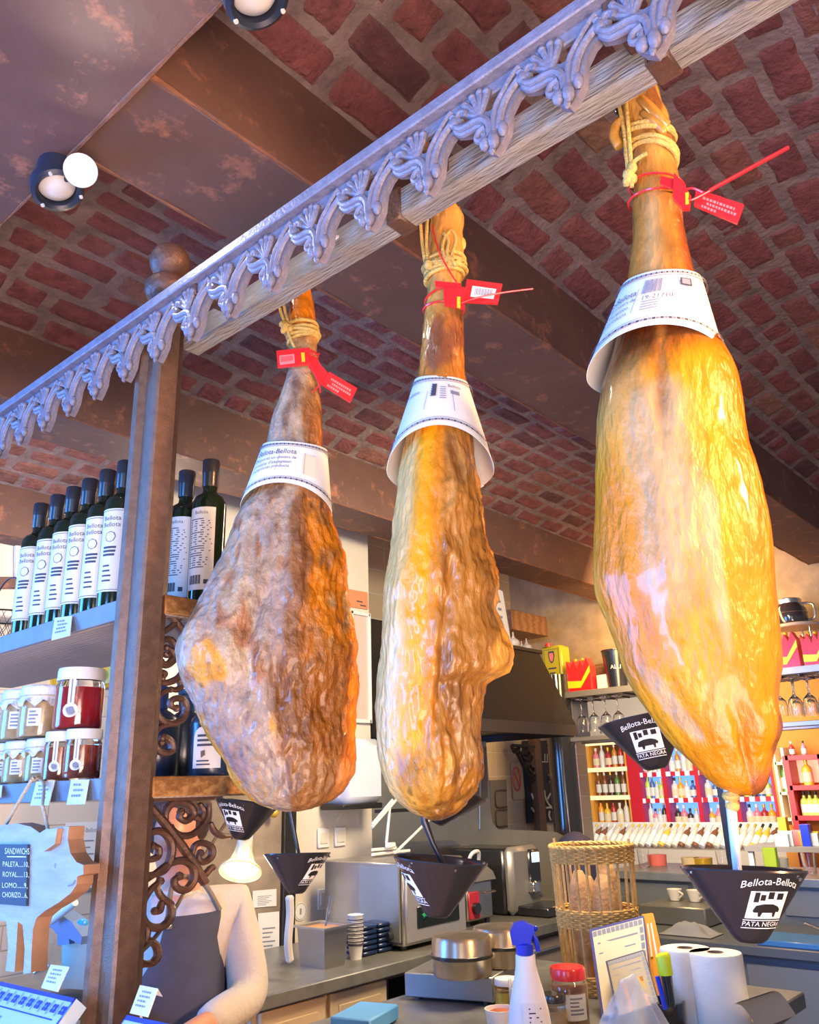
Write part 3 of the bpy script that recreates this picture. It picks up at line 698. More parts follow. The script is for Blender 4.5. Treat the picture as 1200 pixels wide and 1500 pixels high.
def col_R(h, f, py, p):
    n1 = N3(p, (16, 16, 8), 3); n2 = N3(p, (48, 48, 18), 6); n3 = N3(p, (110, 110, 50), 1)
    if py < 430:
        c = mixc((0.42, 0.17, 0.025), (0.58, 0.30, 0.06), sstep(-0.2, 0.4, n1)); c = mixc(c, (0.16, 0.05, 0.02), 0.8*sstep(0.0, 0.3, n2+n1*0.5)*(1-sstep(215, 250, py)))
        c = mixc(c, (0.50, 0.37, 0.16), 0.6*sstep(270, 330, py)*math.exp(-((h+0.15)/0.3)**2)); c = mixc(c, (0.24, 0.055, 0.01), 0.9*sstep(0.45, 0.75, h+0.3*n1)*sstep(280, 330, py)); return c
    c = mixc((0.66, 0.215, 0.004), (0.70, 0.29, 0.007), sstep(-0.3, 0.3, n1))
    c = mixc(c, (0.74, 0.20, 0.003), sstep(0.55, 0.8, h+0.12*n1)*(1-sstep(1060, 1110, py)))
    # pale patches down the middle, a whitish sheen painted into the skin colour
    pm = math.exp(-((h+0.08)/0.42)**2)*sstep(540, 640, py+40*n1)*(1-sstep(860, 960, py+50*n2+30*n1+80*h))
    pm = max(pm, 0.9*math.exp(-((h-0.38)/0.13)**2)*sstep(700, 780, py)*(1-sstep(960, 1020, py)))
    pm = max(pm, 0.9*math.exp(-((h+0.78-0.0022*max(0, py-930))/0.16)**2)*sstep(930, 1000, py)*(1-sstep(1075, 1110, py)))
    c = mixc(c, (0.50, 0.345, 0.17), 0.85*sstep(0.3, 0.75, pm+0.35*n1+0.25*n2)); c = mixc(c, (0.40, 0.20, 0.08), 0.6*sstep(0.3, 0.7, pm)*sstep(0.1, 0.45, N3(p, (40, 40, 9), 14)))
    c = mixc(c, (0.60, 0.17, 0.012), 0.75*math.exp(-((h-0.05)/0.28)**2-((py-880)/70)**2)*sstep(-0.2, 0.3, n1+n2))
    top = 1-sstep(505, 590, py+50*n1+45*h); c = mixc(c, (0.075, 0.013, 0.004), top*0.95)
    c = mixc(c, (0.40, 0.14, 0.02), 0.8*math.exp(-((h+0.02)/0.09)**2)*(1-sstep(580, 660, py)))
    c = mixc(c, (0.45, 0.29, 0.12), 0.7*(1-sstep(540, 700, py))*sstep(-0.1, -0.5, h)*(1-top))
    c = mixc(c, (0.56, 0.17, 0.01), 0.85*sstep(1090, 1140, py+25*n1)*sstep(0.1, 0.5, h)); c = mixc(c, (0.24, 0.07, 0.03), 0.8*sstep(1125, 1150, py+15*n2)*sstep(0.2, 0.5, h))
    c = mixc(c, (0.25, 0.10, 0.03), sstep(0.35, 0.55, math.exp(-((h-0.95)/0.16)**2-((py-1078)/32)**2)+0.2*n2))
    return c

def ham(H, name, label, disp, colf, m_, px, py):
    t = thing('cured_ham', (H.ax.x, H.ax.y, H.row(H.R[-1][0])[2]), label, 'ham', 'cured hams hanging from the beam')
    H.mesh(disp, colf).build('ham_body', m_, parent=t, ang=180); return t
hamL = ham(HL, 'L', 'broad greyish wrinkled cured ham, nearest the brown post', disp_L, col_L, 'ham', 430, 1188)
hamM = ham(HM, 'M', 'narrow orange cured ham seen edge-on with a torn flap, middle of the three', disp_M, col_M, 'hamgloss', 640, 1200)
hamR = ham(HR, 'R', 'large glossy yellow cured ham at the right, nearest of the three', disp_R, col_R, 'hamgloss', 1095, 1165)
# hooves and foot claws
def hoof(H, t, toes, r):
    b = MB()
    for (px, py, sx, sz, off) in toes:
        b.sph(H.at(px, py, off), r, 16, sc=(sx, sx, sz))
    b.build('hoof', 'hoof', parent=t)
hoof(HM, hamM, [(645, 309, 1, 1.5, 0.0), (664, 311, 1, 1.6, 0.004), (672, 320, .55, 1.1, .006), (637, 322, .5, 1, .006)], 0.0105)
hoof(HR, hamR, [(914, 136, .8, 1.7, 0.010), (934, 119, 1.1, 1.1, 0.010), (948, 127, .7, 1.1, .012), (905, 150, .6, 1.9, .010)], 0.0115)
hoof(HL, hamL, [(436, 400, 1, 1.5, 0), (447, 400, 1, 1.5, 0)], 0.011)
b = MB(); b.tube(curve([HR.at(908, 215, .012), HR.at(900, 200, .014), HR.at(903, 184, .016), HR.at(912, 178, .02)]), [0.006, 0.0065]+[0.0065]*16+[0.004], 10); b.build('dew_claw', mat('amber rind', (0.62, 0.30, 0.05), 0.3, var=0.4, vscale=60, coat=0.4), parent=hamR)
b = MB(); b.sph(HM.at(678, 357, .004), 0.006, 12, sc=(.8, .8, 1.7)); b.build('dew_claw', 'twine', parent=hamM)
b = MB(); b.tube(curve([HR.at(938, 146, .020), HR.at(952, 158, .026), HR.at(965, 172, .026), HR.at(978, 186, .018)]), [.004]+[.0065]*17+[.003], 10); b.tube(curve([HR.at(940, 166, .022), HR.at(956, 176, .026), HR.at(974, 196, .020)]), [.003]+[.005]*11+[.003], 10); b.build('foot_skin', mat('amber rind', (0.6, 0.3, 0.05)), parent=hamR)

# ------------------------------------------------------------------ printed paper collars
def collar(H, top, bot, label, fr_t, fr_b, seam, lines, flip=1):
    tl, tm, tr = top; bl, bmid, br_ = bot
    def edge(l, m_, r, ratio):
        a = H.onplane(*l); c = H.onplane(*r); w = (c[0]-a[0])/2; cx = (a[0]+c[0])/2; d = w*ratio
        zf = H.onplane(m_[0], m_[1], d)[1]
        return cx, w, d, a[1], c[1], zf
    T = edge(tl, tm, tr, fr_t); B = edge(bl, bmid, br_, fr_b)
    def z(Ed, th):
        me = (Ed[3]+Ed[4])/2; s_ = sin(th); return me+(Ed[4]-Ed[3])/2*cos(th)+(Ed[5]-me)*(s_ if s_ > 0 else 0.25*s_)*abs(s_)**0.3
    def P(th, s_, out=0.0):
        cx = lerp(T[0], B[0], s_); w = lerp(T[1]*1.03+.0015, B[1], s_)+out; d = lerp(T[2]*1.08+.003, B[2], s_)+out
        p = H.ax+H.er*(cx+w*cos(th))-H.ev*(d*sin(th)); return Vector((p.x, p.y, lerp(z(T, th), z(B, th), s_)))
    t = thing('paper_collar', P(pi/2, 1), label, 'paper collar', 'printed paper collars on the hams')
    b = MB(); a0 = seam
    def sheet(u, v, o): 
        th = a0+u*(2*pi+0.25); return P(th, v, o+0.0026*u)
    b.grid(lambda u, v: sheet(u, v, 0.0006), 90, 14); b.grid(lambda u, v: sheet(u, v, 0.0), 90, 14)
    n = 91*15
    for j in range(14):
        for i in (0, 90): b.f.append((j*91+i, (j+1)*91+i, n+(j+1)*91+i, n+j*91+i)); b.mi.append(0)
    for i in range(90):
        for j in (0, 14): b.f.append((j*91+i, j*91+i+1, n+j*91+i+1, n+j*91+i)); b.mi.append(0)
    b.build('paper', 'paper', parent=t)
    pr = MB(); rm_ = (T[1]+B[1])/2; Hh = abs((T[5]-B[5]))
    def mp(th0, s0): return lambda x, y: P(th0-x/rm_, s0-y/Hh, 0.0042)
    for s_ in (0.075, 0.90):             # ornamental border bands
        for k in range(110):
            th = a0+0.10+k*(2*pi+.05)/110
            add_quad(pr, -0.0010*rm_/.04, -0.0013, 0.0010*rm_/.04, 0.0013, mp(th, s_), 1 if k % 2 else 0)
        for k in range(60):
            th = a0+0.06+k*(2*pi+.12)/60; d = (2*pi+.12)/60*rm_/2
            add_quad(pr, -d, -0.0007, d, 0.0, mp(th, s_+(0.04 if s_ < .5 else -0.05)), 1)
    for (s_txt, sz, th, s0) in lines: add_text(pr, s_txt, sz, mp(th, s0))
    for (th, s0, wd, ht, mi) in ((1.9, .5, .0006, .03, 1), (1.25, .5, .0006, .035, 1)): add_quad(pr, -wd/2, -ht/2, wd/2, ht/2, mp(th, s0), mi)
    return t, pr, mp
t, pr, mp = collar(HL, ((389, 654), (430, 650), (476, 662)), ((354, 742), (434, 708), (486, 757)), 'white printed paper collar around the leg of the broad greyish ham', .85, .8, -0.9,
    [('Bellota-Bellota', 0.0115, 2.06, 0.26), ('Découvrez un univers de', 0.0068, 2.06, 0.40), ("produits d'exception", 0.0072, 2.08, 0.51), ('exceptional products', 0.0068, 2.10, 0.61)])
pr.build('print', ['ink', 'greyink'], parent=t, smooth=False)
add_quad(pr2 := MB(), -0.010, -0.016, 0.010, 0.016, mp(1.12, .5)); pr2.build('sticker', mat('pale yellow sticker', (0.72, 0.66, 0.48), 0.5), parent=t, smooth=False)
t, pr, mp = collar(HM, ((612, 559), (645, 554), (682, 564)), ((569, 693), (640, 623), (723, 690)), 'white printed paper collar around the leg of the middle ham', .95, 1.0, -0.9, [('Bellota-Bellota', 0.006, 2.5, 0.3)])
for k in range(11): add_quad(pr, -0.0018+0.0012*(k % 2), -0.0009, 0.0055, 0.0009, mp(1.78, .2+0.022*k), 0)
add_text(pr, 'Bellota', 0.007, mp(1.18, .22)); add_quad(pr, -.006, -.003, .006, .003, mp(1.18, .34), 1)
for k in range(6): add_quad(pr, -.004, -.0006, .004, .0006, mp(1.5, .25+.045*k), 1)
pr.build('print', ['ink', 'greyink'], parent=t, smooth=False)
t, pr, mp = collar(HR, ((917, 423), (983, 397), (1024, 411)), ((863, 558), (1003, 467), (1062, 527)), 'white printed paper collar around the leg of the yellow ham at the right', .8, .78, -0.9,
    [('Bellota-Bellota', 0.010, 2.45, 0.36), ('Découvrez un univers de', 0.006, 2.45, 0.47), ("produits d'exception", 0.006, 2.45, 0.57), ('exceptional products', 0.006, 2.45, 0.67), ('19-21710', 0.008, 1.52, 0.50)])
for k in range(12): add_quad(pr, -.0005-.0003*(k % 3), -.009, .0005, .009, mp(1.80-0.030*k, .30), 1)
for k in range(4): add_quad(pr, -.008, -.0006, .008, .0006, mp(1.62, .56+.045*k), 1)
add_quad(pr, -.007, -.005, .007, .005, mp(0.98, .24), 0); add_quad(pr, -.005, -.0035, .005, .0035, (lambda f: lambda x, y: f(x, y)+HR.ev*(-.0004))(mp(0.98, .24)), 1)
pr.build('print', ['ink', 'greyink'], parent=t, smooth=False)

# ------------------------------------------------------------------ twine, red seals
def coil(H, py, out, tilt=0.0, n=36, ph=0.0, dz=0.0):
    return [H.pt(2*pi*i/n, py, 1.0, out)+Vector((0, 0, tilt*cos(2*pi*i/n+ph)+dz)) for i in range(n)]
def twist(b, pts, r, closed=False):
    b.tube(pts, r, 8, closed=closed)
def twine(H, label, coils, strands, knots):
    b = MB()
    for (py, out, tilt, ph) in coils: b.tube(coil(H, py, out, tilt, ph=ph), 0.0030, 8, closed=True)
    for s_ in strands: b.tube(curve([H.at(*q) for q in s_], 5), 0.0024, 8)
    for (px, py, off, r) in knots: b.sph(H.at(px, py, off), r, 12, sc=(1, 1, 1.2))
    o = b.build('twine', 'twine'); tag(o, label, 'twine', 'twine tied round the ham legs'); return o
twine(HL, 'yellow twine wound round the leg of the broad greyish ham', [(480, .002, .002, 0), (487, .003, .003, .5), (494, .0025, .004, 1), (500, .002, .005, 0), (490, .0055, .005, 2)],
      [[(421, 482, .02), (413, 462, .016), (407, 440, .01), (405, 425, 0)], [(424, 480, .02), (418, 458, .016), (415, 438, .01), (416, 420, 0)], [(420, 482, .022), (426, 497, .02), (432, 510, .02)]], [(418, 478, .022, .0075), (413, 475, .02, .005), (415, 484, .02, .005), (425, 480, .022, .006)])
twine(HM, 'yellow twine wound round the foot of the middle ham', [(385, .002, .003, 0), (392, .004, .004, .8), (400, .003, .004, 1), (408, .003, .004, 0), (396, .006, .006, 2.2)],
      [[(624, 392, .014), (619, 360, .012), (616, 325, .01), (614, 300, 0)], [(627, 388, .018), (625, 355, .015), (626, 320, .012), (627, 296, 0)], [(655, 385, .03), (648, 360, .03), (660, 338, .028), (668, 350, .028), (662, 375, .03), (668, 390, .028)], [(664, 383, .03), (655, 372, .031), (657, 352, .03), (650, 342, .029)]],
      [(628, 388, .02, .007), (640, 384, .024, .006), (656, 380, .028, .006), (672, 384, .02, .005)])
twine(HR, 'yellow twine tied in two loops round the foot of the yellow ham', [(196, .002, .010, 2.6), (203, .003, .010, 2.6), (226, .003, .011, .55+pi), (233, .0022, .011, .6+pi)],
      [[(921, 262, .024), (918, 230, .024), (914, 190, .022), (906, 150, .02), (902, 128, .01)], [(925, 240, .026), (922, 205, .026), (919, 165, .024), (917, 140, .02), (917, 118, .01)], [(921, 250, .028), (930, 236, .03), (948, 224, .032)], [(918, 262, .024), (916, 272, .024)], [(925, 262, .026), (926, 274, .026)]], [(921, 256, .026, .007), (926, 246, .028, .006), (919, 266, .025, .0055), (927, 262, .024, .0055)])
def quad3(H, pts, off): return [H.at(px, py, off) for px, py in pts]
def seal(H, label, loops, box, flag, strap, tail, off, wires, plate=None):
    t = thing('security_seal', H.at(*box[0], off), label, 'seal', 'red plastic seals on the ham legs')
    b = MB()
    for (py, out, tilt, ph) in loops: b.tube(coil(H, py, out, tilt, ph=ph), 0.0013, 6, closed=True)
    for w_ in wires: b.tube(curve([H.at(*q) for q in w_], 5), 0.0012, 6)
    b.build('loop_wire', 'red', parent=t)
    b = MB(); b.prism(quad3(H, box, off), -H.ev*0.007); b.prism(quad3(H, strap, off-.002), -H.ev*0.003); b.build('lock_body', 'red', parent=t, smooth=False)
    fl = MB(); fl.prism(quad3(H, flag, off), -H.ev*0.0032); fo = fl.build('flag', 'red', parent=t, smooth=False)
    c = [H.at(px, py, off+.0040) for px, py in flag]; pr = MB()
    def fq(u, v): return (c[0]*(1-u)+c[1]*u)*(1-v)+(c[3]*(1-u)+c[2]*u)*v
    if plate:
        pr.add([fq(.18, .2), fq(.86, .22), fq(.84, .72), fq(.17, .70)], [(0, 1, 2, 3)], 1)
        c = [p-H.ev*.0004 for p in c]
        for k in range(13): pr.add([fq(.27+.04*k, .27), fq(.29+.04*k+.008*(k % 2), .27), fq(.29+.04*k+.008*(k % 2), .58), fq(.27+.04*k, .58)], [(0, 1, 2, 3)], 2)
    else:
        for r in range(3):
            u = 0.16+0.10*(r % 2)
            while u < (0.86 if r < 2 else 0.5):
                du = random.uniform(.03, .06); pr.add([fq(u, .22+.24*r), fq(u+du, .22+.24*r), fq(u+du, .36+.24*r), fq(u, .36+.24*r)], [(0, 1, 2, 3)], 0); u += du+.022
    pr.build('stamp', ['redsoft', 'paper', 'greyink'], parent=fo, smooth=False)
    yl = MB(); u0, u1 = tail[1]
    q = [H.at(px, py, off+.0078) for px, py in tail[0]]; yl.prism(q, -H.ev*.0008); yl.build('lock_insert', 'yellow', parent=t, smooth=False)
    return t, fo
t, fo = seal(HL, 'red plastic seal with two flags on the leg of the broad greyish ham', [(522, .002, .001, 0), (530, .002, .001, 0)], [(405, 517), (454, 512), (456, 535), (407, 540)], [(482, 546), (523, 570), (513, 591), (470, 564)], [(446, 530), (458, 522), (484, 552), (472, 566)], ([(441, 517), (446, 516.5), (447, 530), (442, 530.5)], (0, 1)), 0.026,
    [[(450, 522, .034), (460, 545, .036), (468, 565, .036), (469, 576, .035)], [(469, 563, .03), (460, 572, .03), (457, 574, .03)], [(454, 516, .03), (462, 519, .03), (468, 518, .02)]])
c = [HL.at(px, py, .0335) for px, py in ((409, 521), (431, 518.5), (432, 532), (410, 535))]
b = MB(); b.add(c, [(0, 1, 2, 3)], 0)
for k in range(9):
    f0 = lambda u, v: ((c[0]*(1-u)+c[1]*u)*(1-v)+(c[3]*(1-u)+c[2]*u)*v)-HL.ev*.0005
    b.add([f0(.1+.09*k, .15), f0(.14+.09*k, .15), f0(.14+.09*k, .7), f0(.1+.09*k, .7)], [(0, 1, 2, 3)], 1)
b.build('barcode', ['redsoft', 'red'], parent=t, smooth=False)
seal(HM, 'red plastic seal with white barcode flag on the leg of the middle ham', [(436, .003, .006, 0), (455, .003, .003, 2)], [(650, 426), (681, 425), (681, 454), (651, 449)], [(684, 411), (736, 418), (729, 447), (679, 444)], [(637, 413), (676, 417), (675, 428), (638, 421)], ([(669.5, 435), (674.5, 435), (674.5, 452), (669.5, 451)], (0, 1)), 0.040,
    [[(633, 330, .03), (642, 365, .042), (657, 395, .044), (668, 412, .046), (673, 420, .044)], [(676, 444, .05), (700, 436, .05), (735, 429, .05), (781, 423, .05)]], plate=True)
seal(HR, 'red plastic seal with one flag on the leg of the yellow ham', [(276, .004, .008, pi), (296, .004, .006, 2.6)], [(988, 258), (1004, 278), (1013, 293), (1011, 309), (1000, 310), (986, 294)], [(1020, 279), (1090, 302), (1080, 330), (1017, 303)], [(968, 260), (990, 266), (988, 280), (967, 271)], ([(1004, 283), (1009, 282), (1009.5, 299), (1004.5, 300)], (0, 1)), 0.040,
    [[(1010, 290, .05), (1018, 291, .05), (1080, 257, .05), (1130, 230, .05), (1155, 216, .05)], [(1006, 277, .045), (1016, 276, .045), (1030, 282, .044)]])
b = MB(); b.tube([HR.at(1040, 279, .05), HR.at(1080, 257, .05), HR.at(1120, 235, .05), HR.at(1155, 216, .05)], 0.0022, 8); tl = b.build('tail', 'red', parent=[o for o in COL.objects if o.name.startswith('security_seal')][-1])
# ================================================================== DRIP CUPS
CPROF = [(0.0, 0.0), (0.010, 0.0), (0.0135, 0.0030), (0.0165, 0.008), (0.0495, 0.066), (0.052, 0.070), (0.0515, 0.072), (0.049, 0.0705), (0.0465, 0.066), (0.0145, 0.011), (0.0, 0.005)]
def cup_wall(h): return 0.0165+(0.0495-0.0165)*(h-0.008)/0.058
def drip_cup(tip, axis, sc_, label, logo_ang, pin, spare=True, yaw=None):
    """tip: bottom of the cup; axis: its upright; logo_ang: world angle the printed badge faces; pin: points of the rod"""
    t = thing('drip_cup', tip, label, 'drip cup', 'black drip cups under the hams'); ax = Vector(axis).normalized(); tip = Vector(tip)
    u = Vector((1, 0, 0)); u = (u-ax*u.dot(ax)).normalized(); v_ = ax.cross(u)
    def W(a, r, h): return tip+(u*cos(a)*r+v_*sin(a)*r+ax*h*0.80)*sc_
    b = MB(); n = 44
    P = [W(2*pi*i/n, r, h) for r, h in CPROF for i in range(n)]
    fs = [(j*n+i, j*n+(i+1) % n, (j+1)*n+(i+1) % n, (j+1)*n+i) for j in range(len(CPROF)-1) for i in range(n)]
    b.add(P, fs); b.build('cone', 'black', parent=t)
    for a in (logo_ang+pi/2, logo_ang-pi/2, logo_ang+0.55): MB().sph(W(a, 0.0500, 0.064), 0.0016*sc_, 8).build('rivet', 'chrome', parent=t)
    lg = MB()
    def mp(x, y):                           # badge coordinates: x right, y up around (0, 0), in metres at unit scale
        h = 0.041+y*1.12; r = cup_wall(h)+0.0005; return W(logo_ang+x/r, r, h)
    # arched name over the castle landscape, and the ribbon under it
    s_ = 'Bellota-Bellota'
    P2, f2 = text_mesh(s_, 0.0088)
    lg.add([mp(x*1.0, y+0.0185-x*x*5.5) for x, y in P2], f2, 0)
    def poly(pts, mi=0): lg.add([mp(x, y) for x, y in pts], [tuple(range(len(pts)))], mi)
    add_quad(lg, -.0165, -.014, .0165, .010, mp, 0, 8)
    for (x0, y0, x1, y1) in ((-.013, .0005, -.009, .009), (-.008, .002, -.004, .007), (.006, .003, .012, .0085), (-.002, .0035, .003, .0095)): add_quad(lg, x0, y0, x1, y1, lambda x, y: mp(x, y)+Vector((cos(logo_ang), sin(logo_ang), -.2))*.0004, 1)
    sil = [(-.012, -.007), (-.010, -.0025), (-.004, -.001), (.004, -.001), (.009, -.003), (.0115, -.0055), (.0105, -.008), (.008, -.0075), (.0075, -.012), (.0055, -.012), (.005, -.0085), (-.004, -.0085), (-.005, -.012), (-.007, -.012), (-.0075, -.0085), (-.011, -.0085)]
    up = Vector((cos(logo_ang), sin(logo_ang), -.2))*.0005*sc_
    lg.add([mp(x, y)+up for x, y in sil], [(0, 1, 14, 15), (1, 2, 11, 14), (2, 3, 10, 11), (3, 4, 7, 10), (4, 5, 6, 7), (7, 8, 9, 10), (11, 12, 13, 14)], 1)
    add_text(lg, 'PATA NEGRA', 0.0058, mp, 0, 0, -0.0190)
    for yy in (-.0155, -.0225): add_quad(lg, -.0175, yy-.0004, .0175, yy+.0004, mp, 0, 8)
    lg.build('printed_badge', ['paper', 'matteblack'], parent=t, smooth=False)
    b = MB(); b.tube([Vector(q) for q in pin[0]], pin[1], 10); b.build('hook_pin', pin[2], parent=t)
    return t
def cam_ang(p): return atan2(-p.y, -p.x)
# front cups hang from pins in the three hams
def front_cup(H, rimpx, tippx, sc_, tilt, label, logo, pinpx, pr_, pm):
    tip = H.at(*tippx); top = H.at(*rimpx); ax = (top-tip).normalized(); ax = (ax+Vector((0, 0, .35))).normalized()
    ax = (ax+H.ev*tilt).normalized()
    pts = [H.at(*q) for q in pinpx]
    return drip_cup(tip, ax, sc_, label, cam_ang(tip)+logo, (pts, pr_, pm))
front_cup(HL, (436, 1245), (434, 1309), 0.87, 0.06, 'black cone drip cup below the broad greyish ham', 0.95, [(424, 1180), (430, 1212), (438, 1252, 0.0), (438, 1262)], [.003, .0028, .0022, .002], 'darkmetal')
front_cup(HM, (648, 1258), (640, 1343), 1.04, 0.0, 'black cone drip cup below the middle ham, its hollow inside showing', -1.25, [(619, 1190), (622, 1204), (634, 1235), (648, 1262), (651, 1270)], [.0045, .0045, .003, .003, .002], 'darkmetal')
front_cup(HR, (1089, 1270), (1100, 1380), 1.04, 0.05, 'black cone drip cup with white pig badge below the yellow ham at the right', 0.50, [(1068, 1155), (1071, 1180), (1076, 1230), (1081, 1280)], [.0055, .0048, .0045, .004], mat('pale blue plastic pin', (0.55, 0.68, 0.80), 0.3))
b = MB(); b.sph(HR.at(1071, 1166), 0.008, 12, sc=(1.2, 1, .7)); b.sph(HR.at(1073, 1180), 0.0065, 12, sc=(1, 1, 1)); tag(b.build('fat_drip', 'twine'), 'lump of yellow fat on the pin below the yellow ham', 'fat')
# cups hooked on behind the hams
def rear_cup(H, back, rimL, rimR, tippx, sc_, label, logo, hook):
    off = -back
    a = H.at(*rimL, off); c = H.at(*rimR, off); tip = H.at(*tippx, off); ax = ((a+c)/2-tip).normalized()
    side = (c-a).normalized(); nrm = ax
    hp = [H.at(*hook, -0.03), H.at(*hook, off+.01), (a+c)/2+ax*0.01]
    return drip_cup(tip, ax, sc_, label, cam_ang(tip)+logo, (hp, .0022, 'darkmetal'))
rear_cup(HL, 0.13, (317, 1166), (408, 1180), (352, 1230), 0.95, 'black drip cup with white badge hooked behind the broad greyish ham', -0.65, (385, 1120))
rear_cup(HM, 0.14, (628, 1118), (719, 1133), (636, 1205), 0.98, 'black drip cup half hidden behind the middle ham', -2.0, (655, 1120))
rear_cup(HR, 0.13, (886, 1038), (985, 1018), (962, 1127), 0.98, 'tilted black drip cup with white badge hooked behind the yellow ham', -0.05, (975, 1010))

# ================================================================== SHELVES BY THE POST
SX0, SX1 = 0.68, 0.93; SY0, SY1 = 1.128, 2.15
Z1 = E+0.306; Z2 = E+0.031
def shelf(z, th_, label):
    t = thing('wall_shelf', ((SX0+SX1)/2, (SY0+SY1)/2, z-th_), label, 'shelf', 'painted shelves beside the post')
    MB().box(((SX0+SX1)/2+.004, (SY0+SY1)/2, z-th_/2), (SX1-SX0-.008, SY1-SY0-.008, th_), bev=.002).build('board', 'shelfwood', parent=t)
    MB().box((SX0+.002, (SY0+SY1)/2+.02, z-th_/2), (.008, SY1-SY0-.04, th_+.001), bev=.001).build('front_edge', 'shelfblue', parent=t)
    MB().box(((0.712+SX1)/2, SY0+.004, z-th_/2+.001), (SX1-0.712, .010, th_-.002), bev=.002).build('end_edge', 'endgrain', parent=t)
    return t
shelf(Z1, 0.032, 'upper painted shelf carrying the dark oil bottles')
shelf(Z2, 0.031, 'lower painted shelf carrying the jars of spread and red jam')
# scrolled iron brackets under the shelf ends (traced on their own plane, real round bar)
YB = 1.150
def scrolls(label, loc, polys, bar, leaf=()):
    t = thing('scroll_bracket', loc, label, 'bracket', 'scrolled iron shelf brackets')
    for (pts, r, f) in bar:
        b = MB(); b.tube([onY(*f(x, y), YB) for x, y in pts], r, 8, flat=((0, 1, 0), 1.6)); b.build('bar', 'iron', parent=t)
    for (pts, r, f) in polys:
        q = curve([onY(*f(x, y), YB) for x, y in pts], 6); n_ = len(q)
        rr = [r*(0.80+0.35*sin(pi*i/(n_-1))) for i in range(n_)]
        b = MB(); b.tube(q, rr, 8, flat=((0, 1, 0), 1.5)); b.sph(q[-1], r*1.25, 8, sc=(1, 1.3, 1)); b.build('scroll', 'iron', parent=t)
    return t
f5 = lambda x, y: (180+x/3.75, 1120+y/3.75)
f4 = lambda x, y: (x/3.333, 650+y/3.333)
f6 = lambda x, y: (x/4, 950+y/4)
R_ = 0.0052
scrolls('scrolled iron bracket under the lower shelf, in front of the apron', (0.75, YB, E-0.22),
  [([(235, 330), (232, 270), (262, 222), (315, 205), (365, 225), (385, 270), (350, 308), (312, 292), (318, 262)], R_, f5),
   ([(420, 215), (440, 255), (425, 298), (398, 288)], R_*.9, f5),
   ([(470, 215), (462, 290), (425, 350), (370, 388), (310, 385), (262, 345)], R_*.9, f5),
   ([(112, 440), (140, 385), (200, 365), (250, 400), (268, 460), (255, 530), (215, 590), (130, 610)], R_, f5),
   ([(120, 500), (150, 520), (190, 505), (195, 460), (165, 445)], R_*.85, f5),
   ([(378, 500), (395, 445), (440, 430), (485, 455), (485, 505), (445, 535), (412, 515), (425, 485)], R_*.9, f5),
   ([(120, 640), (190, 590), (255, 545), (330, 528), (385, 565), (390, 630), (350, 685), (300, 680), (280, 640), (310, 612)], R_, f5),
   ([(205, 620), (190, 680), (215, 730), (262, 770), (262, 840), (215, 890), (150, 890), (108, 840), (110, 760), (150, 690), (205, 640)], R_*.95, f5),
   ([(215, 750), (200, 800), (175, 805)], R_*.9, f5),
   ([(100, 860), (130, 905), (120, 960), (85, 1000)], R_*.9, f5),
   ([(85, 1000), (130, 965), (178, 990), (192, 1045), (160, 1090), (105, 1095)], R_*.95, f5),
   ([(480, 320), (505, 370), (550, 392), (600, 392)], R_*.85, f5),
   ([(400, 560), (440, 610), (480, 570), (492, 565)], R_*.8, f5)],
  [([(112, 185), (300, 180), (530, 172)], R_*1.25, f5), ([(130, 215), (220, 310), (320, 440), (400, 560), (450, 650)], R_*1.2, f5), ([(112, 185), (104, 500), (92, 800), (74, 1100)], R_*1.2, f5)])
scrolls('scrolled iron bracket between the two shelves, right of the post', (0.76, YB, E+0.04),
  [([(800, 815), (850, 865), (880, 905), (905, 960)], R_*1.05, f4), ([(790, 925), (840, 890), (875, 850), (925, 838)], R_*.95, f4),
   ([(785, 1000), (790, 965), (825, 955), (852, 990), (848, 1040), (815, 1075), (785, 1065)], R_*.95, f4),
   ([(800, 1020), (815, 1035), (835, 1020)], R_*.75, f4),
   ([(930, 90), (975, 100), (1015, 70), (1010, 20), (975, -5)], R_*.9, f6),
   ([(920, 190), (940, 140), (965, 150), (950, 175)], R_*.8, f6),
   ([(915, 195), (980, 200), (1045, 170), (1085, 110), (1105, 40)], R_*.95, f6),
   ([(1040, 180), (1060, 215), (1040, 240), (1000, 240)], R_*.85, f6),
   ([(1000, 240), (935, 270), (912, 340), (935, 410), (1000, 440), (1065, 415), (1090, 350), (1065, 295), (1010, 300), (1000, 335), (1035, 350)], R_*.95, f6),
   ([(1010, 445), (950, 455), (905, 500), (905, 570), (950, 610), (1005, 600), (1000, 545), (955, 515), (945, 550)], R_*.95, f6),
   ([(900, 590), (865, 630), (880, 660), (900, 630)], R_*.8, f6)],
  [([(785, 795), (870, 803), (960, 808), (1010, 812)], R_*1.25, f4), ([(890, -30), (885, 300), (878, 700), (866, 790)], R_*1.2, f6), ([(772, 800), (770, 1000), (765, 1166)], R_*1.2, f4)])

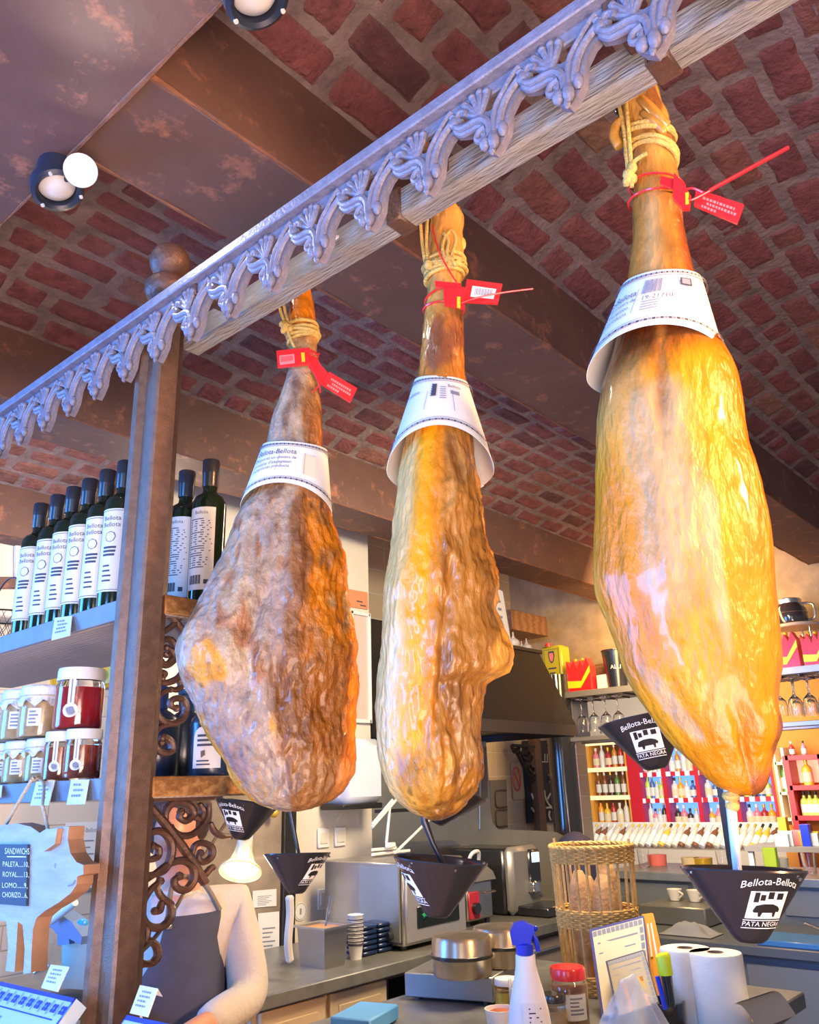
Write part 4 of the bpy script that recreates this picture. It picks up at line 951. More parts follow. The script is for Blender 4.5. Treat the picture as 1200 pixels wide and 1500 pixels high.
# ---- oil bottles
def strip_lines(b, P, x0, x1, y0, y1, n, mi, seed=1, gap=0.25):
    rd = random.Random(seed); dy = (y1-y0)/n
    for r in range(n):
        xe = lerp(x0, x1, rd.uniform(.6, 1.0)); yb = y0+dy*r
        add_quad(b, x0, yb+dy*gap, xe, yb+dy*(1-gap), P, mi, 3)
def oil_bottle(loc, label, face, back=False, green=False):
    t = thing('oil_bottle', loc, label, 'bottle', 'olive oil bottles on the upper shelf'); o = Vector(loc)
    prof = [(0.0, 0), (0.027, 0), (0.0305, 0.003), (0.0305, 0.188), (0.0295, 0.197), (0.025, 0.206), (0.015, 0.213), (0.0125, 0.218), (0.0125, 0.245), (0.0, 0.245)]
    MB().lathe(prof, o, n=32).build('glass_body', 'oilglass', parent=t)
    MB().lathe([(0.0138, 0.226), (0.0145, 0.228), (0.0145, 0.249), (0.0150, 0.251), (0.0150, 0.254), (0.0155, 0.2545), (0.0155, 0.277), (0.0145, 0.279), (0, 0.279)], o, n=28).build('cap', 'capsule', parent=t)
    b = MB(); r = 0.0309
    def P(x, y): return o+Vector((r*cos(face+x/r), r*sin(face+x/r), y))
    def Q(x, y): return o+Vector(((r+.0004)*cos(face+x/r), (r+.0004)*sin(face+x/r), y))
    hw = 0.026
    add_quad(b, -hw, 0.030, hw, 0.180, P, 0, 10)
    if back:
        strip_lines(b, Q, -hw+.004, hw-.004, 0.068, 0.160, 22, 1, 3, .3); add_text(b, 'Bellota', 0.009, Q, 1, 0, 0.170)
        for k in range(13): add_quad(b, -.018+.0018*k, .040, -.0171+.0018*k+.0004*(k % 3), .056, Q, 1)
        add_quad(b, .010, .040, .018, .048, Q, 1)
    else:
        for (x0, x1, y0, y1) in ((-hw+.002, hw-.002, .176, .177), (-hw+.002, hw-.002, .033, .034), (-hw+.002, -hw+.003, .034, .176), (hw-.003, hw-.002, .034, .176)): add_quad(b, x0, y0, x1, y1, Q, 1, 8)
        add_text(b, 'Bellota', 0.012, Q, 1, 0, 0.162); add_text(b, 'Bellota', 0.012, Q, 1, 0, 0.150)
        b.add([Q(.010*cos(k), .128+.010*sin(k)) for k in [i*pi/4 for i in range(8)]], [tuple(range(8))], 1)
        b.add([Q(.0085*cos(k), .128+.0085*sin(k))+(Q(0, 0)-o).normalized()*.0003 for k in [i*pi/4 for i in range(8)]], [tuple(range(8))], 0)
        strip_lines(b, Q, -.012, .014, 0.092, 0.112, 3, 1, 5, .2); strip_lines(b, Q, -.010, .008, 0.045, 0.080, 4, 1, 6, .33)
    b.build('paper_label', ['bottlelabel', 'ink'], parent=t, ang=60)
    return t
ords = ['farthest left of the front row', 'second from the left of the front row', 'third from the left of the front row', 'fourth from the left of the front row', 'fifth from the left of the front row', 'half hidden behind the post in the front row']
for k, y in enumerate((1.628, 1.556, 1.492, 1.430, 1.365, 1.303)):
    oil_bottle((0.722, y, Z1), 'dark olive oil bottle with pale label, '+ords[k], atan2(-.9, -2.6)+0.18)
for k, (y, lb) in enumerate(((1.190, 'green olive oil bottle with back label, rightmost on the upper shelf'), (1.266, 'dark olive oil bottle with back label, second from the right end of the shelf'), (1.338, 'dark green oil bottle without visible label just right of the post'))):
    oil_bottle((0.828, y, Z1), lb, atan2(-1.0, -1.05)-.25+(2.4 if k == 2 else 0), True, k == 0)
# small capsule seals on the right bottle
# ---- shelf price cards
def card(pts, label, lines=4, name='price_card', mat_='paper', group='price cards on the shelves', thick=.0012):
    c = [Vector(p) for p in pts]; n_ = (c[1]-c[0]).cross(c[3]-c[0]).normalized()
    if n_.dot(-(c[0]-Vector((0, 0, E)))) < 0: n_ = -n_
    b = MB(); b.prism(c, -n_*thick)
    o = Vector(sum(c, Vector())/4)
    def fq(u, v): return (c[0]*(1-u)+c[1]*u)*(1-v)+(c[3]*(1-u)+c[2]*u)*v+n_*.0004
    rd = random.Random(int(c[0].x*9999)); 
    for r in range(lines):
        v0 = .16+.66*r/lines; u0 = rd.uniform(.15, .3); u1 = rd.uniform(.6, .85)
        u = u0
        while u < u1:
            d = rd.uniform(.05, .14); b.add([fq(u, v0), fq(min(u+d, u1), v0), fq(min(u+d, u1), v0+.30/lines), fq(u, v0+.30/lines)], [(0, 1, 2, 3)], 1); u += d+.03
    ob = b.build(name, [mat_, 'greyink'], smooth=False); tag(ob, label, 'price card', group); return ob
card([onX(80, 905, .673), onX(105, 902, .673), onX(102, 931, .662), onX(75, 938, .662)], 'pale price card clipped to the upper shelf edge')
card([onX(53, 1145, .673), onX(80, 1143, .673), onX(71, 1180, .664), onX(44, 1180, .664)], 'pale price card on the lower shelf edge below the white-lidded jars')
card([onX(104, 1142, .673), onX(130, 1142, .673), onX(124, 1178, .664), onX(97, 1179, .664)], 'pale price card on the lower shelf edge below the red jars', 3)
card([onX(-14, 1152, .673), onX(3, 1150, .673), onX(1, 1168, .664), onX(-18, 1170, .664)], 'pale price card at the left edge of the photo on the lower shelf', 3)
# ---- jars
def jar(loc, r, h, fill, label, cat_label, lid, sticker=None, k=0):
    o = Vector(loc); t = thing('preserve_jar', loc, label, 'jar', cat_label)
    MB().lathe([(0, 0.001), (r*.93, 0.001), (r, .006), (r, h*.72), (r*.93, h*.78), (r*.93, h*.80)], o, n=28).build('glass_jar', 'jarglass', parent=t)
    MB().lathe([(0, .004), (r*.90, .004), (r*.955, .009), (r*.955, h*.68), (0, h*.68)], o, n=28).build('contents', fill, parent=t)
    b = MB()
    if lid == 'cloth':
        n = 40; rd = random.Random(k)
        prof = [(0, h), (r*.80, h), (r*.97, h*.985), (r*1.0, h*.93), (r*.97, h*.80), (r*.98, h*.77), (r*1.13, h*.64), (r*1.10, h*.64), (r*.96, h*.76)]
        P = []
        for j, (rr, z) in enumerate(prof):
            for i in range(n):
                a = 2*pi*i/n; wv = 1+(0.07*sin(a*9+k)+0.05*sin(a*14+2*k) if j in (6, 7) else 0.012*sin(a*12+k)); P.append(o+Vector((rr*wv*cos(a), rr*wv*sin(a), z+(0.006*sin(a*9+k) if j in (6, 7) else 0))))
        b.add(P, [(j*n+i, j*n+(i+1) % n, (j+1)*n+(i+1) % n, (j+1)*n+i) for j in range(len(prof)-1) for i in range(n)])
        b.build('cloth_lid', 'cloth', parent=t, ang=70)
        tw = MB(); tw.tube([o+Vector((r*.985*cos(2*pi*i/24), r*.985*sin(2*pi*i/24), h*.79)) for i in range(24)], .0014, 6, closed=True); tw.build('lid_string', 'rope', parent=t)
    else:
        b.lathe([(r*.95, h*.80), (r*.99, h*.80), (r*.99, h*.95), (r*.96, h), (0, h)], o, n=32); b.build('lid', 'white', parent=t)
    fa = atan2(-o.y, -o.x)-.35; lb = MB(); rr = r+.0005
    P = lambda x, y: o+Vector((rr*cos(fa+x/rr), rr*sin(fa+x/rr), y))
    Q = lambda x, y: o+Vector(((rr+.0004)*cos(fa+x/rr), (rr+.0004)*sin(fa+x/rr), y))
    if lid == 'cloth':
        add_quad(lb, -r*.30, h*.22, r*.30, h*.55, P, 0, 4); strip_lines(lb, Q, -r*.22, r*.24, h*.25, h*.52, 4, 1, k)
    else:
        add_quad(lb, -r*.14, h*.36, r*.14, h*.93, P, 0, 3); lb.add([P(.33*r*cos(a), h*.30+.33*r*sin(a)*.9) for a in [i*pi/8 for i in range(16)]], [tuple(range(16))], 0)
        lb.add([Q(.16*r*cos(a), h*.30+.16*r*sin(a)*.9) for a in [i*pi/8 for i in range(16)]], [tuple(range(16))], 1); add_quad(lb, -r*.03, h*.42, r*.03, h*.80, Q, 1)
    lb.build('sticker', ['paper', 'greyink'], parent=t, ang=60)
    return t
g1 = 'white-lidded jars of beige spread'; g2 = 'jars of red preserve'
zz = Z2
low = [(1.725, 'lower row, farthest left in view'), (1.648, 'lower row, second from the left'), (1.572, 'lower row, third from the left'), (1.497, 'lower row, next to the red jars')]
for k, (y, w_) in enumerate(low): jar((0.718+.004*(k % 2), y, zz), .0335, .076, 'spread', 'small white-lidded jar of beige spread, '+w_, g1, 'cloth', k=k)
for k, (y, w_) in enumerate([(1.69, 'upper row, leftmost in view'), (1.60, 'upper row, middle'), (1.525, 'upper row, nearest the red jam jar')]):
    jar((0.722, y, zz+.077), .0400, .094, 'spread', 'wide white-lidded jar of beige spread, '+w_, g1, 'cloth', k=k+5)
jar((0.712, 1.418, zz), .0285, .082, 'orangejam', 'jar of orange red strips in the lower row, left of its twin', g2, 'plain')
jar((0.716, 1.352, zz), .0295, .082, 'orangejam', 'jar of orange red strips in the lower row, nearest the post', g2, 'plain')
jar((0.722, 1.392, zz+.083), .040, .104, 'redjam', 'large jar of clear red jam standing on two smaller jars', g2, 'plain')
# ---- slate blue bottles
def blue_bottle(loc, label, face):
    o = Vector(loc); t = thing('slate_bottle', loc, label, 'bottle', 'slate blue bottles on the lower shelf')
    MB().lathe([(0, 0), (.036, 0), (.039, .004), (.039, .080), (.036, .092), (.024, .103), (.0135, .110), (.0125, .115), (0, .115)], o, n=32).build('bottle_body', 'blueglass', parent=t)
    MB().lathe([(.0135, .110), (.0145, .111), (.0145, .138), (.016, .139), (.016, .146), (.0135, .148), (0, .148)], o, n=24).build('cap', mat('blue bottle cap', (.02, .06, .16), .35), parent=t)
    b = MB(); r = .0394
    P = lambda x, y: o+Vector((r*cos(face+x/r), r*sin(face+x/r), y)); Q = lambda x, y: o+Vector(((r+.0004)*cos(face+x/r), (r+.0004)*sin(face+x/r), y))
    add_quad(b, -.024, .012, .024, .060, P, 0, 8)
    arc = [(.024*cos(a), .060+.018*sin(a)) for a in [pi*i/10 for i in range(11)]]
    for i in range(10): b.add([P(arc[i][0], .060), P(arc[i+1][0], .060), P(*arc[i+1]), P(*arc[i])], [(0, 1, 2, 3)], 0)
    strip_lines(b, Q, -.016, .016, .044, .066, 3, 1, 2, .25); b.add([Q(-.008, .028), Q(-.001, .032), Q(-.002, .040), Q(-.009, .038)], [(0, 1, 2, 3)], 2); strip_lines(b, Q, -.016, .017, .015, .026, 2, 1, 4, .3)
    b.build('arched_label', ['bottlelabel', 'ink', 'strap'], parent=t, ang=60)
blue_bottle((0.80, 1.345, zz), 'slate blue bottle with arched label beside the red jars, left of the post', atan2(-1, -1.4)-.4)
blue_bottle((0.845, 1.170, zz), 'slate blue bottle with arched label, rightmost on the lower shelf', atan2(-1, -1.0)-.12)
blue_bottle((0.85, 1.258, zz), 'slate blue bottle behind the scrollwork, second from the right end', atan2(-1, -1.0)-1.35)
blue_bottle((0.79, 1.25, zz), 'slate blue bottle half hidden by the post on the lower shelf', atan2(-1, -1.0)-.55)

# ---- wire basket on the upper shelf
t = thing('wire_basket', onX(10, 920, .74), 'dark wire mesh basket at the left edge of the upper shelf', 'basket')
c = Vector((0.742, 1.785, Z1)); b = MB()
for i in range(28):
    a = 2*pi*i/28; b.tube([c+Vector((.062*cos(a), .062*sin(a), .002)), c+Vector((.076*cos(a+.5), .076*sin(a+.5), .07))], .0008, 4); b.tube([c+Vector((.062*cos(a), .062*sin(a), .002)), c+Vector((.076*cos(a-.5), .076*sin(a-.5), .07))], .0008, 4)
b.build('mesh_wall', 'darkmetal', parent=t)
b = MB()
for r, z in ((.062, .002), (.076, .07)): b.tube([c+Vector((r*cos(2*pi*i/28), r*sin(2*pi*i/28), z)) for i in range(28)], .002, 6, closed=True)
b.build('rim', 'darkmetal', parent=t)
b = MB(); b.tube([c+Vector((0, .076*cos(pi*i/16), .07+.085*sin(pi*i/16))) for i in range(17)], .0018, 6); b.build('handle', 'darkmetal', parent=t)

# ---- wooden pig sign on a rope
XPG = 0.62
pig = [(-28, 1222), (0, 1209), (25, 1206), (45, 1211), (58, 1220), (60, 1226), (74, 1214), (90, 1211), (101, 1211), (99, 1230), (103, 1250), (112, 1263), (122, 1267), (122, 1281), (113, 1284), (112, 1296), (104, 1308), (86, 1322), (66, 1334), (53, 1345), (48, 1362), (46, 1395), (45, 1425), (34, 1427), (36, 1390), (33, 1355), (26, 1350), (24, 1385), (21, 1424), (8, 1422), (12, 1385), (9, 1350), (-28, 1345)]
t = thing('pig_sign', onX(30, 1426, XPG), 'whitewashed wooden pig board with chalked sandwich prices hanging on a rope', 'sign')
P_ = [onX(x, y, XPG) for x, y in pig]
b = MB(); b.prism(P_, (0.024, 0, 0), 0, mis=1); b.build('pig_board', ['pigwood', 'pigedge'], parent=t, smooth=False)
b = MB(); b.prism([onX(x, y, XPG-.0005) for x, y in ((-30, 1237), (44, 1237), (42, 1327), (-30, 1321))], (-0.004, 0, 0)); bd = b.build('chalk_panel', 'chalkboard', parent=t, smooth=False)
b = MB()
def pigtext(s_, px, py, hpx, wpx):
    P2, f2 = text_mesh(s_, 1.0); xs = [p[0] for p in P2]; w0 = max(xs)-min(xs); x_min = min(xs)
    b.add([onX(px+(x-x_min)/w0*wpx, py-y*hpx+(x-x_min)/w0*wpx*0.02, XPG-.0050) for x, y in P2], f2)
pigtext('SANDWICHS', 7, 1247, 13, 36); pigtext('PALETA.....10,', 4, 1266, 11, 38); pigtext('ROYAL......13,', 4, 1281, 11, 38); pigtext('LOMO......9,', 3, 1297, 11, 37); pigtext('CHORIZO....6,', 3, 1311, 11, 37)
b.add([onX(x, y, XPG-.0050) for x, y in ((10, 1254), (38, 1254.5), (38, 1256), (10, 1255.5))], [(0, 1, 2, 3)])
b.build('chalk_writing', 'chalk', parent=bd, smooth=False)
b = MB(); b.sph(onX(81, 1268, XPG), .0028, 8, sc=(.4, 1, 1.3)); b.build('eye', 'greyink', parent=t); b = MB(); b.tube(curve([onX(100, 1298, XPG-.001), onX(106, 1296, XPG-.001), onX(110, 1290, XPG-.001)]), .0009, 5); b.build('mouth', 'greyink', parent=t)
b = MB(); b.prism([onX(x, y, XPG-.001) for x, y in ((62, 1222), (75, 1214), (92, 1213), (88, 1236), (72, 1247), (64, 1238))], (-.008, 0, 0), 0, mis=1); b.build('ear', ['pigwood', 'pigedge'], parent=t, smooth=False)
b = MB()
for pts in ([(47, 1141), (30, 1170), (10, 1206), (6, 1214)], [(62, 1180), (66, 1195), (70, 1216)]): b.tube(curve([onX(x, y, XPG+.012) for x, y in pts]), .0026, 8)
b.tube(curve([onX(47, 1141, XPG+.012), onX(56, 1140, .668), onX(64, 1150, .664), onX(62, 1180, XPG+.012)]), .0026, 8)
b.sph(onX(50, 1140, .645), .005, 8); b.build('rope', 'rope', parent=t)

# ---- lamp on its rod in front of the worker
t = thing('reflector_lamp', onX(350, 1290, 1.02), 'glowing lamp with round glass reflector hanging in front of the worker', 'lamp')
XL = 1.0; g = onX(352, 1277, XL); ax = Vector((-0.42, -0.34, -0.84)).normalized(); k_ = 0.72
MB().lathe([(.052*k_, 0), (.050*k_, .003), (.030*k_, .018), (.021*k_, .040), (.019*k_, .060), (.020*k_, .060), (.0225*k_, .040), (.0315*k_, .019), (.051*k_, .0045), (.0535*k_, .001)], g, -ax, 40).build('glass_reflector', mat('pale glass reflector', (.80, .84, .70), .08, alpha=.22), parent=t)
b = MB(); b.tube([g+(frame(ax)[0]*cos(2*pi*i/40)+frame(ax)[1]*sin(2*pi*i/40))*.0525*k_ for i in range(40)], .0012, 6, closed=True); b.build('rim', mat('pale yellow rim', (.9, .8, .45), .3), parent=t)
MB().lathe([(0, -.004), (.024*k_, -.003), (.034*k_, .002), (.032*k_, .010), (0, .016)], g+ax*.002, -ax, 24).build('bulb', 'bulb', parent=t)
MB().lathe([(.014*k_, .016), (.015*k_, .05), (.018*k_, .062), (.018*k_, .085), (0, .088)], g, -ax, 20).build('socket', mat('pale blue socket', (.42, .58, .78), .4), parent=t)
b = MB(); b.tube(curve([g-ax*.062, onX(345, 1215, XL), onX(337, 1200, .98), onX(318, 1225, .94), onX(290, 1270, .87), onX(262, 1322, .80), onX(228, 1372, .745), onX(203, 1398, .715)]), .0032, 8); b.build('support_rod', mat('dull metal rod', (.25, .2, .15), .35, .7), parent=t)
light('reflector_lamp_light', 'SPOT', g+ax*.02, g+ax, 5, (1.0, .80, .45), shadow_soft_size=.02, spot_size=2.6, spot_blend=.6)

# ---- things at the bottom left
def tile_box(name, P4, depth, label, lines=True):
    """leaning gift box: P4 = four picture corners' places (tl, tr, br, bl)"""
    c = [Vector(p) for p in P4]; n_ = (c[1]-c[0]).cross(c[3]-c[0]).normalized()
    if n_.dot(Vector((0, 0, E))-c[0]) < 0: n_ = -n_
    t = thing(name, c[3], label, 'box', 'blue and white tile-patterned gift boxes')
    b = MB(); b.prism(c, -n_*depth); b.build('box_body', mat('pale blue box card', (.50, .68, .82), .4), parent=t, smooth=False)
    def fq(u, v, o=.0006): return (c[0]*(1-u)+c[1]*u)*(1-v)+(c[3]*(1-u)+c[2]*u)*v+n_*o
    b = MB(); Q = lambda a, m_=0, o=.0006: b.add([fq(u, v, o) for u, v in a], [(0, 1, 2, 3)], m_)
    L = (c[1]-c[0]).length; Hh = (c[3]-c[0]).length; bw = .018/L; bh = .018/Hh
    Q([(0, 0), (1, 0), (1, .05), (0, .05)], 0); Q([(0, .95), (1, .95), (1, 1), (0, 1)], 0); Q([(.985, 0), (1, 0), (1, 1), (.985, 1)], 0); Q([(0, 0), (.015, 0), (.015, 1), (0, 1)], 0)
    n1 = max(3, int(L/.022)); 
    for k in range(n1):
        for v0 in (.07, .93-bh):
            cu = (k+.5)/n1; cv = v0+bh/2; r = .42/n1; rv = bh*.42
            for q in range(4):
                a = q*pi/2+pi/4; cx = cu+r*.5*cos(a); cy = cv+rv*.5*sin(a)
                b.add([fq(cx+r*.42*cos(w_), cy+rv*.42*sin(w_)) for w_ in [i*pi/3 for i in range(6)]], [tuple(range(6))], 0)
            b.add([fq(cu+r*.25*cos(w_), cv+rv*.25*sin(w_), .001) for w_ in [i*pi/3 for i in range(6)]], [tuple(range(6))], 1)
            Q([((k+1)/n1-.004, v0), ((k+1)/n1+.004, v0), ((k+1)/n1+.004, v0+bh), ((k+1)/n1-.004, v0+bh)], 1, .0012)
    Q([(.06, .10+bh), (.93, .10+bh), (.93, .115+bh), (.06, .115+bh)], 0)
    if lines:
        P2, f2 = text_mesh('Bellota-Bellota', 1.0); xs = [p[0] for p in P2]
        b.add([fq(.5+x*.11, .60-y*.20) for x, y in P2], f2, 0)
        Q([(.42, .36), (.50, .36), (.48, .52), (.40, .52)], 2); 
        for k in range(5): b.add([fq(.84+.03*cos(k*1.25), .42+.06*sin(k*1.25)), fq(.86+.03*cos(k*1.25), .42+.06*sin(k*1.25)), fq(.86+.03*cos(k*1.25), .46+.06*sin(k*1.25)), fq(.84+.03*cos(k*1.25), .46+.06*sin(k*1.25))], [(0, 1, 2, 3)], 0)
    b.build('tile_print', ['blueink', 'skyblue', 'greyink'], parent=t, smooth=False)
    return t
a0, a1 = onX(-8, 1437, .62), onX(112, 1463, .62); dn = Vector((-.075, 0, -.085))
tile_box('gift_box', [a0+Vector((0, .05, 0)), a1, a1+dn, a0+dn+Vector((0, .05, 0))], .02, 'blue and white gift box leaning at the bottom left corner')
a0, a1 = onX(186, 1487, .62), onX(262, 1503, .62)
tile_box('gift_box', [a0, a1, a1+dn, a0+dn], .02, 'blue and white gift box corner showing right of the post foot', False)
def tent(pts, label):
    o = card(pts, label, 4, group='price cards at the bottom'); return o
tent([onX(74, 1413, .63), onX(101, 1416, .63), onX(84, 1453, .615), onX(60, 1447, .615)], 'pale blue price card standing behind the tile-patterned box')
tent([onX(205, 1443, .63), onX(231, 1448, .63), onX(216, 1490, .615), onX(190, 1484, .615)], 'folded price card standing in front of the navy apron')
b = MB(); q = [onX(205, 1443, .63), onX(231, 1448, .63), onX(238, 1459, .65), onX(214, 1452, .65)]; b.prism(q, (0, 0, -.001)); tag(b.build('card_fold', 'paper', smooth=False), 'white back flap of the folded price card by the apron', 'card')
# display counter that carries them
t = thing('display_counter', (.62, .85, 0), 'wooden display counter along the customers side', 'counter')
MB().box((.62, .85, E-.375), (.36, 2.5, .03), bev=.004).build('counter_top', 'endgrain', parent=t)
MB().box((.63, .85, (E-.39)/2), (.32, 2.44, E-.39)).build('counter_body', 'cabinet', parent=t)

# ---- slicer behind the pig
t = thing('meat_slicer', onX(90, 1446, 1.40), 'grey and blue meat slicer behind the pig sign', 'slicer')
XSL = 1.36
def sl(pts, dx, name, m_, x=XSL): b = MB(); b.prism([onX(*q, x) for q in pts], (dx, 0, 0)); b.build(name, m_, parent=t, smooth=False)
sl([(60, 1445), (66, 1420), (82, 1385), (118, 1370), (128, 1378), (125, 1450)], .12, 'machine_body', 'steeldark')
b = MB(); b.cyl(onX(72, 1405, XSL-.01), onX(72, 1405, XSL-.03), .06, n=36); b.build('blade_guard', 'steel', parent=t)
sl([(58, 1352), (85, 1337), (104, 1350), (120, 1372), (118, 1384), (95, 1372), (82, 1368), (75, 1358), (66, 1360)], .05, 'carriage', mat('blue grey plastic', (.12, .20, .34), .4), XSL-.05)
b = MB(); b.tube([onX(76, 1348, XSL-.07), onX(110, 1322, XSL-.07)], [.012, .010], 12); b.build('handle', 'white', parent=t)
b = MB(); b.sph(onX(120, 1355, XSL-.02), .018, 14); b.build('knob', mat('bright blue knob', (.02, .3, .8), .3), parent=t)
sl([(84, 1385), (84, 1350), (96, 1348), (102, 1383)], .03, 'pillar', mat('blue grey plastic', (.12, .20, .34)), XSL-.03)
b = MB(); b.tube([onX(50, 1425, XSL-.08), onX(70, 1414, XSL-.06)], .004, 8); b.build('lever', 'chrome', parent=t)
bz = onX(90, 1450, 1.42)
sb = MB().box((1.40, bz.y+.06, bz.z-.022), (.40, .56, .04), bev=.005).build('side_bench', 'worktop'); tag(sb, 'dark stone bench top under the meat slicer', 'bench')
for x in (1.24, 1.56):
    for y in (bz.y-.17, bz.y+.29): MB().box((x, y, (bz.z-.042)/2), (.05, .05, bz.z-.042)).build('leg', 'darkmetal', parent=sb)

# ================================================================== THE WORKER BEHIND THE SHELVES
t = thing('person', onD(268, 1500, 2.2)*1.0, 'person in white long-sleeved top and navy apron standing behind the scrolled bracket', 'person')
t.location.z = 0
DP = 2.2
vv = ray(268, 1400); vv.z = 0; vv.normalize(); rt = Vector((vv.y, -vv.x, 0))       # away from camera / picture right
C0 = onD(246, 1300, DP); C0.z = 0
def J(px, py, d=0.0): return onD(px, py, DP+d)
def skinned(name, joints, edges, m_, parent, root=0, sub=2):
    me = bpy.data.meshes.new(name); wl = world_loc(parent)
    me.from_pydata([tuple(Vector(j[0])-wl) for j in joints], edges, [])
    o = bpy.data.objects.new(name, me); COL.objects.link(o)
    md = o.modifiers.new('Skin', 'SKIN'); md.use_smooth_shade = True
    for i, j in enumerate(joints):
        r = j[1]; me.skin_vertices[0].data[i].radius = r if isinstance(r, tuple) else (r, r); me.skin_vertices[0].data[i].use_root = (i == root)
    o.modifiers.new('Subdivision', 'SUBSURF').levels = sub; o.modifiers['Subdivision'].render_levels = sub
    dg = bpy.context.evaluated_depsgraph_get(); m2 = bpy.data.meshes.new_from_object(o.evaluated_get(dg))
    o.modifiers.clear(); o.data = m2; bpy.data.meshes.remove(me); m2.materials.clear(); m2.materials.append(M[m_]); o.parent = parent
    m2.polygons.foreach_set('use_smooth', [True]*len(m2.polygons)); return o
zp = 0.86
pel = C0+Vector((0, 0, zp)); che = J(248, 1378, .0); nek = J(262, 1290, .02)
shl = J(345, 1330, .03); shr = J(196, 1338, .08); ell = J(368, 1462, -.04); elr = J(170, 1470, -.02); wrl = J(288, 1510, -.26); wrr = J(190, 1530, -.24)
hd = J(256, 1222, -.02); hdt = J(254, 1178, .0); chin = J(250, 1258, -.06); nose = J(250, 1226, -.115)
jn = [(pel, (.12, .09)), (C0+Vector((0, 0, 1.02)), (.09, .07)), (che, (.085, .07)), (nek-Vector((0, 0, .03)), (.06, .055)), (nek+Vector((0, 0, .03)), .048), (hd, (.070, .082)), (hdt, (.066, .078)),
      (shl, .030), (ell, .030), (wrl, .026), (shr, .030), (elr, .030), (wrr, .026), (chin, .045), (nose, .014)]
hands = []
def hand(w_, dirv, side, base):
    """palm and five bent fingers, appended to the one body skeleton"""
    d = Vector(dirv).normalized(); up = Vector((0, 0, 1)); s_ = d.cross(up).normalized()*side
    i0 = len(jn); jn.append((w_+d*.075, (.024, .018))); ed = [(base, i0)]
    for k, ln in enumerate((.062, .072, .066, .050)):
        o = w_+d*.095+s_*(.030-.020*k); a = len(jn)
        jn.append((o, .0095)); jn.append((o+d*ln*.5-up*.010, .0085)); jn.append((o+d*ln*.85-up*.030, .0072)); ed += [(i0, a), (a, a+1), (a+1, a+2)]
    a = len(jn); jn.append((w_+d*.045+s_*.034, .011)); jn.append((w_+d*.078+s_*.052-up*.012, .0095)); ed += [(i0, a), (a, a+1)]
    return ed
ed = [(0, 1), (1, 2), (2, 3), (3, 4), (4, 5), (5, 6), (2, 7), (7, 8), (8, 9), (2, 10), (10, 11), (11, 12), (5, 13), (5, 14)]
ed += hand(wrl, wrl-ell, 1, 9); ed += hand(wrr, wrr-elr, -1, 12)
nl = len(jn)
for s_ in (-1, 1):
    h_ = C0+rt*s_*.095
    jn += [(h_+Vector((0, 0, .80)), (.085, .08)), (h_+vv*(-.02)+Vector((0, 0, .45)), .055), (h_+Vector((0, 0, .09)), .04), (h_-vv*.15+Vector((0, 0, .03)), .035)]
    k = nl+(0 if s_ < 0 else 4); ed += [(0, k), (k, k+1), (k+1, k+2), (k+2, k+3)]
skinned('body', jn, ed, 'skin', t)
# shirt: sleeves and trunk a little fuller than the body
js = [(C0+Vector((0, 0, .84)), (.135, .11)), (C0+Vector((0, 0, 1.02)), (.115, .10)), (che, (.122, .105)), (nek-Vector((0, 0, .05)), (.075, .07)), (nek-Vector((0, 0, .005)), (.058, .056)),
      (shl, .066), (lerp(shl, ell, .55), .055), (ell, .050), (lerp(ell, wrl, .9), .037), (shr, .066), (lerp(shr, elr, .55), .055), (elr, .050), (lerp(elr, wrr, .9), .037)]
skinned('shirt', js, [(0, 1), (1, 2), (2, 3), (3, 4), (2, 5), (5, 6), (6, 7), (7, 8), (2, 9), (9, 10), (10, 11), (11, 12)], 'shirt', t)
# hair
b = MB(); hc = lerp(hd, hdt, .62)+vv*.018; b.sph(hc, .100, 24, sc=(.88, .98, .98)); b.sph(hc+vv*.085-Vector((0, 0, .03)), .045, 16)
keep = b; kv = []
b.build('hair', 'hair', parent=t)
b = MB()
for s_ in (-1, 1): MB().sph(J(250+10*s_, 1214, -.088), .0095, 12).build('eye', 'white', parent=t)
b = MB(); b.tube(curve([J(241, 1245, -.085), J(250, 1247, -.10), J(259, 1244, -.085)]), .0035, 8); b.build('mouth', mat('lips', (.42, .12, .1), .5), parent=t)
# apron: bib and skirt wrapped round the front of the trunk
fa = atan2(-vv.y, -vv.x)+0.52; AX = che.copy()
def ap(u, v, o=0.0):
    z = lerp(J(268, 1333)[2], .42, v); zt = J(268, 1333)[2]; d = zt-z
    half = lerp(.62, 1.55, sstep(.02, .30, d)); r1 = lerp(.118, .140, sstep(0, .25, d))+.14*max(0, d-.35)*.5+o; 
    a = fa+(0.5-u)*2*half+0.05*sin(u*9+d*14)*.4
    cx = lerp(che.x, C0.x, sstep(0, .3, d)); cy = lerp(che.y, C0.y, sstep(0, .3, d))
    k = 1+0.02*sin(u*14+d*6)*sstep(.1, .4, d)
    q = Vector((cos(a), sin(a), 0)); dv = q.dot(vv); q = q-vv*dv*.12
    return Vector((cx, cy, z))+q*r1*k
b = MB(); b.grid(lambda u, v: ap(u, v, .006), 40, 36); b.grid(lambda u, v: ap(u, v, 0), 40, 36)
n0 = 41*37
for i in range(40):
    for j in (0, 36): b.f.append((j*41+i, j*41+i+1, n0+j*41+i+1, n0+j*41+i)); b.mi.append(0)
for j in range(36):
    for i in (0, 40): b.f.append((j*41+i, (j+1)*41+i, n0+(j+1)*41+i, n0+j*41+i)); b.mi.append(0)
aprn = b.build('apron', 'apron', parent=t, ang=80)
b = MB()
for s_ in (0.04, .96): 
    p0 = ap(s_, .0, .006); b.tube(curve([p0, lerp(p0, nek, .55)-vv*.03+Vector((0, 0, .035)), nek+rt*(.05 if s_ > .5 else -.05)+Vector((0, 0, .01))+vv*.02]), .006, 8)
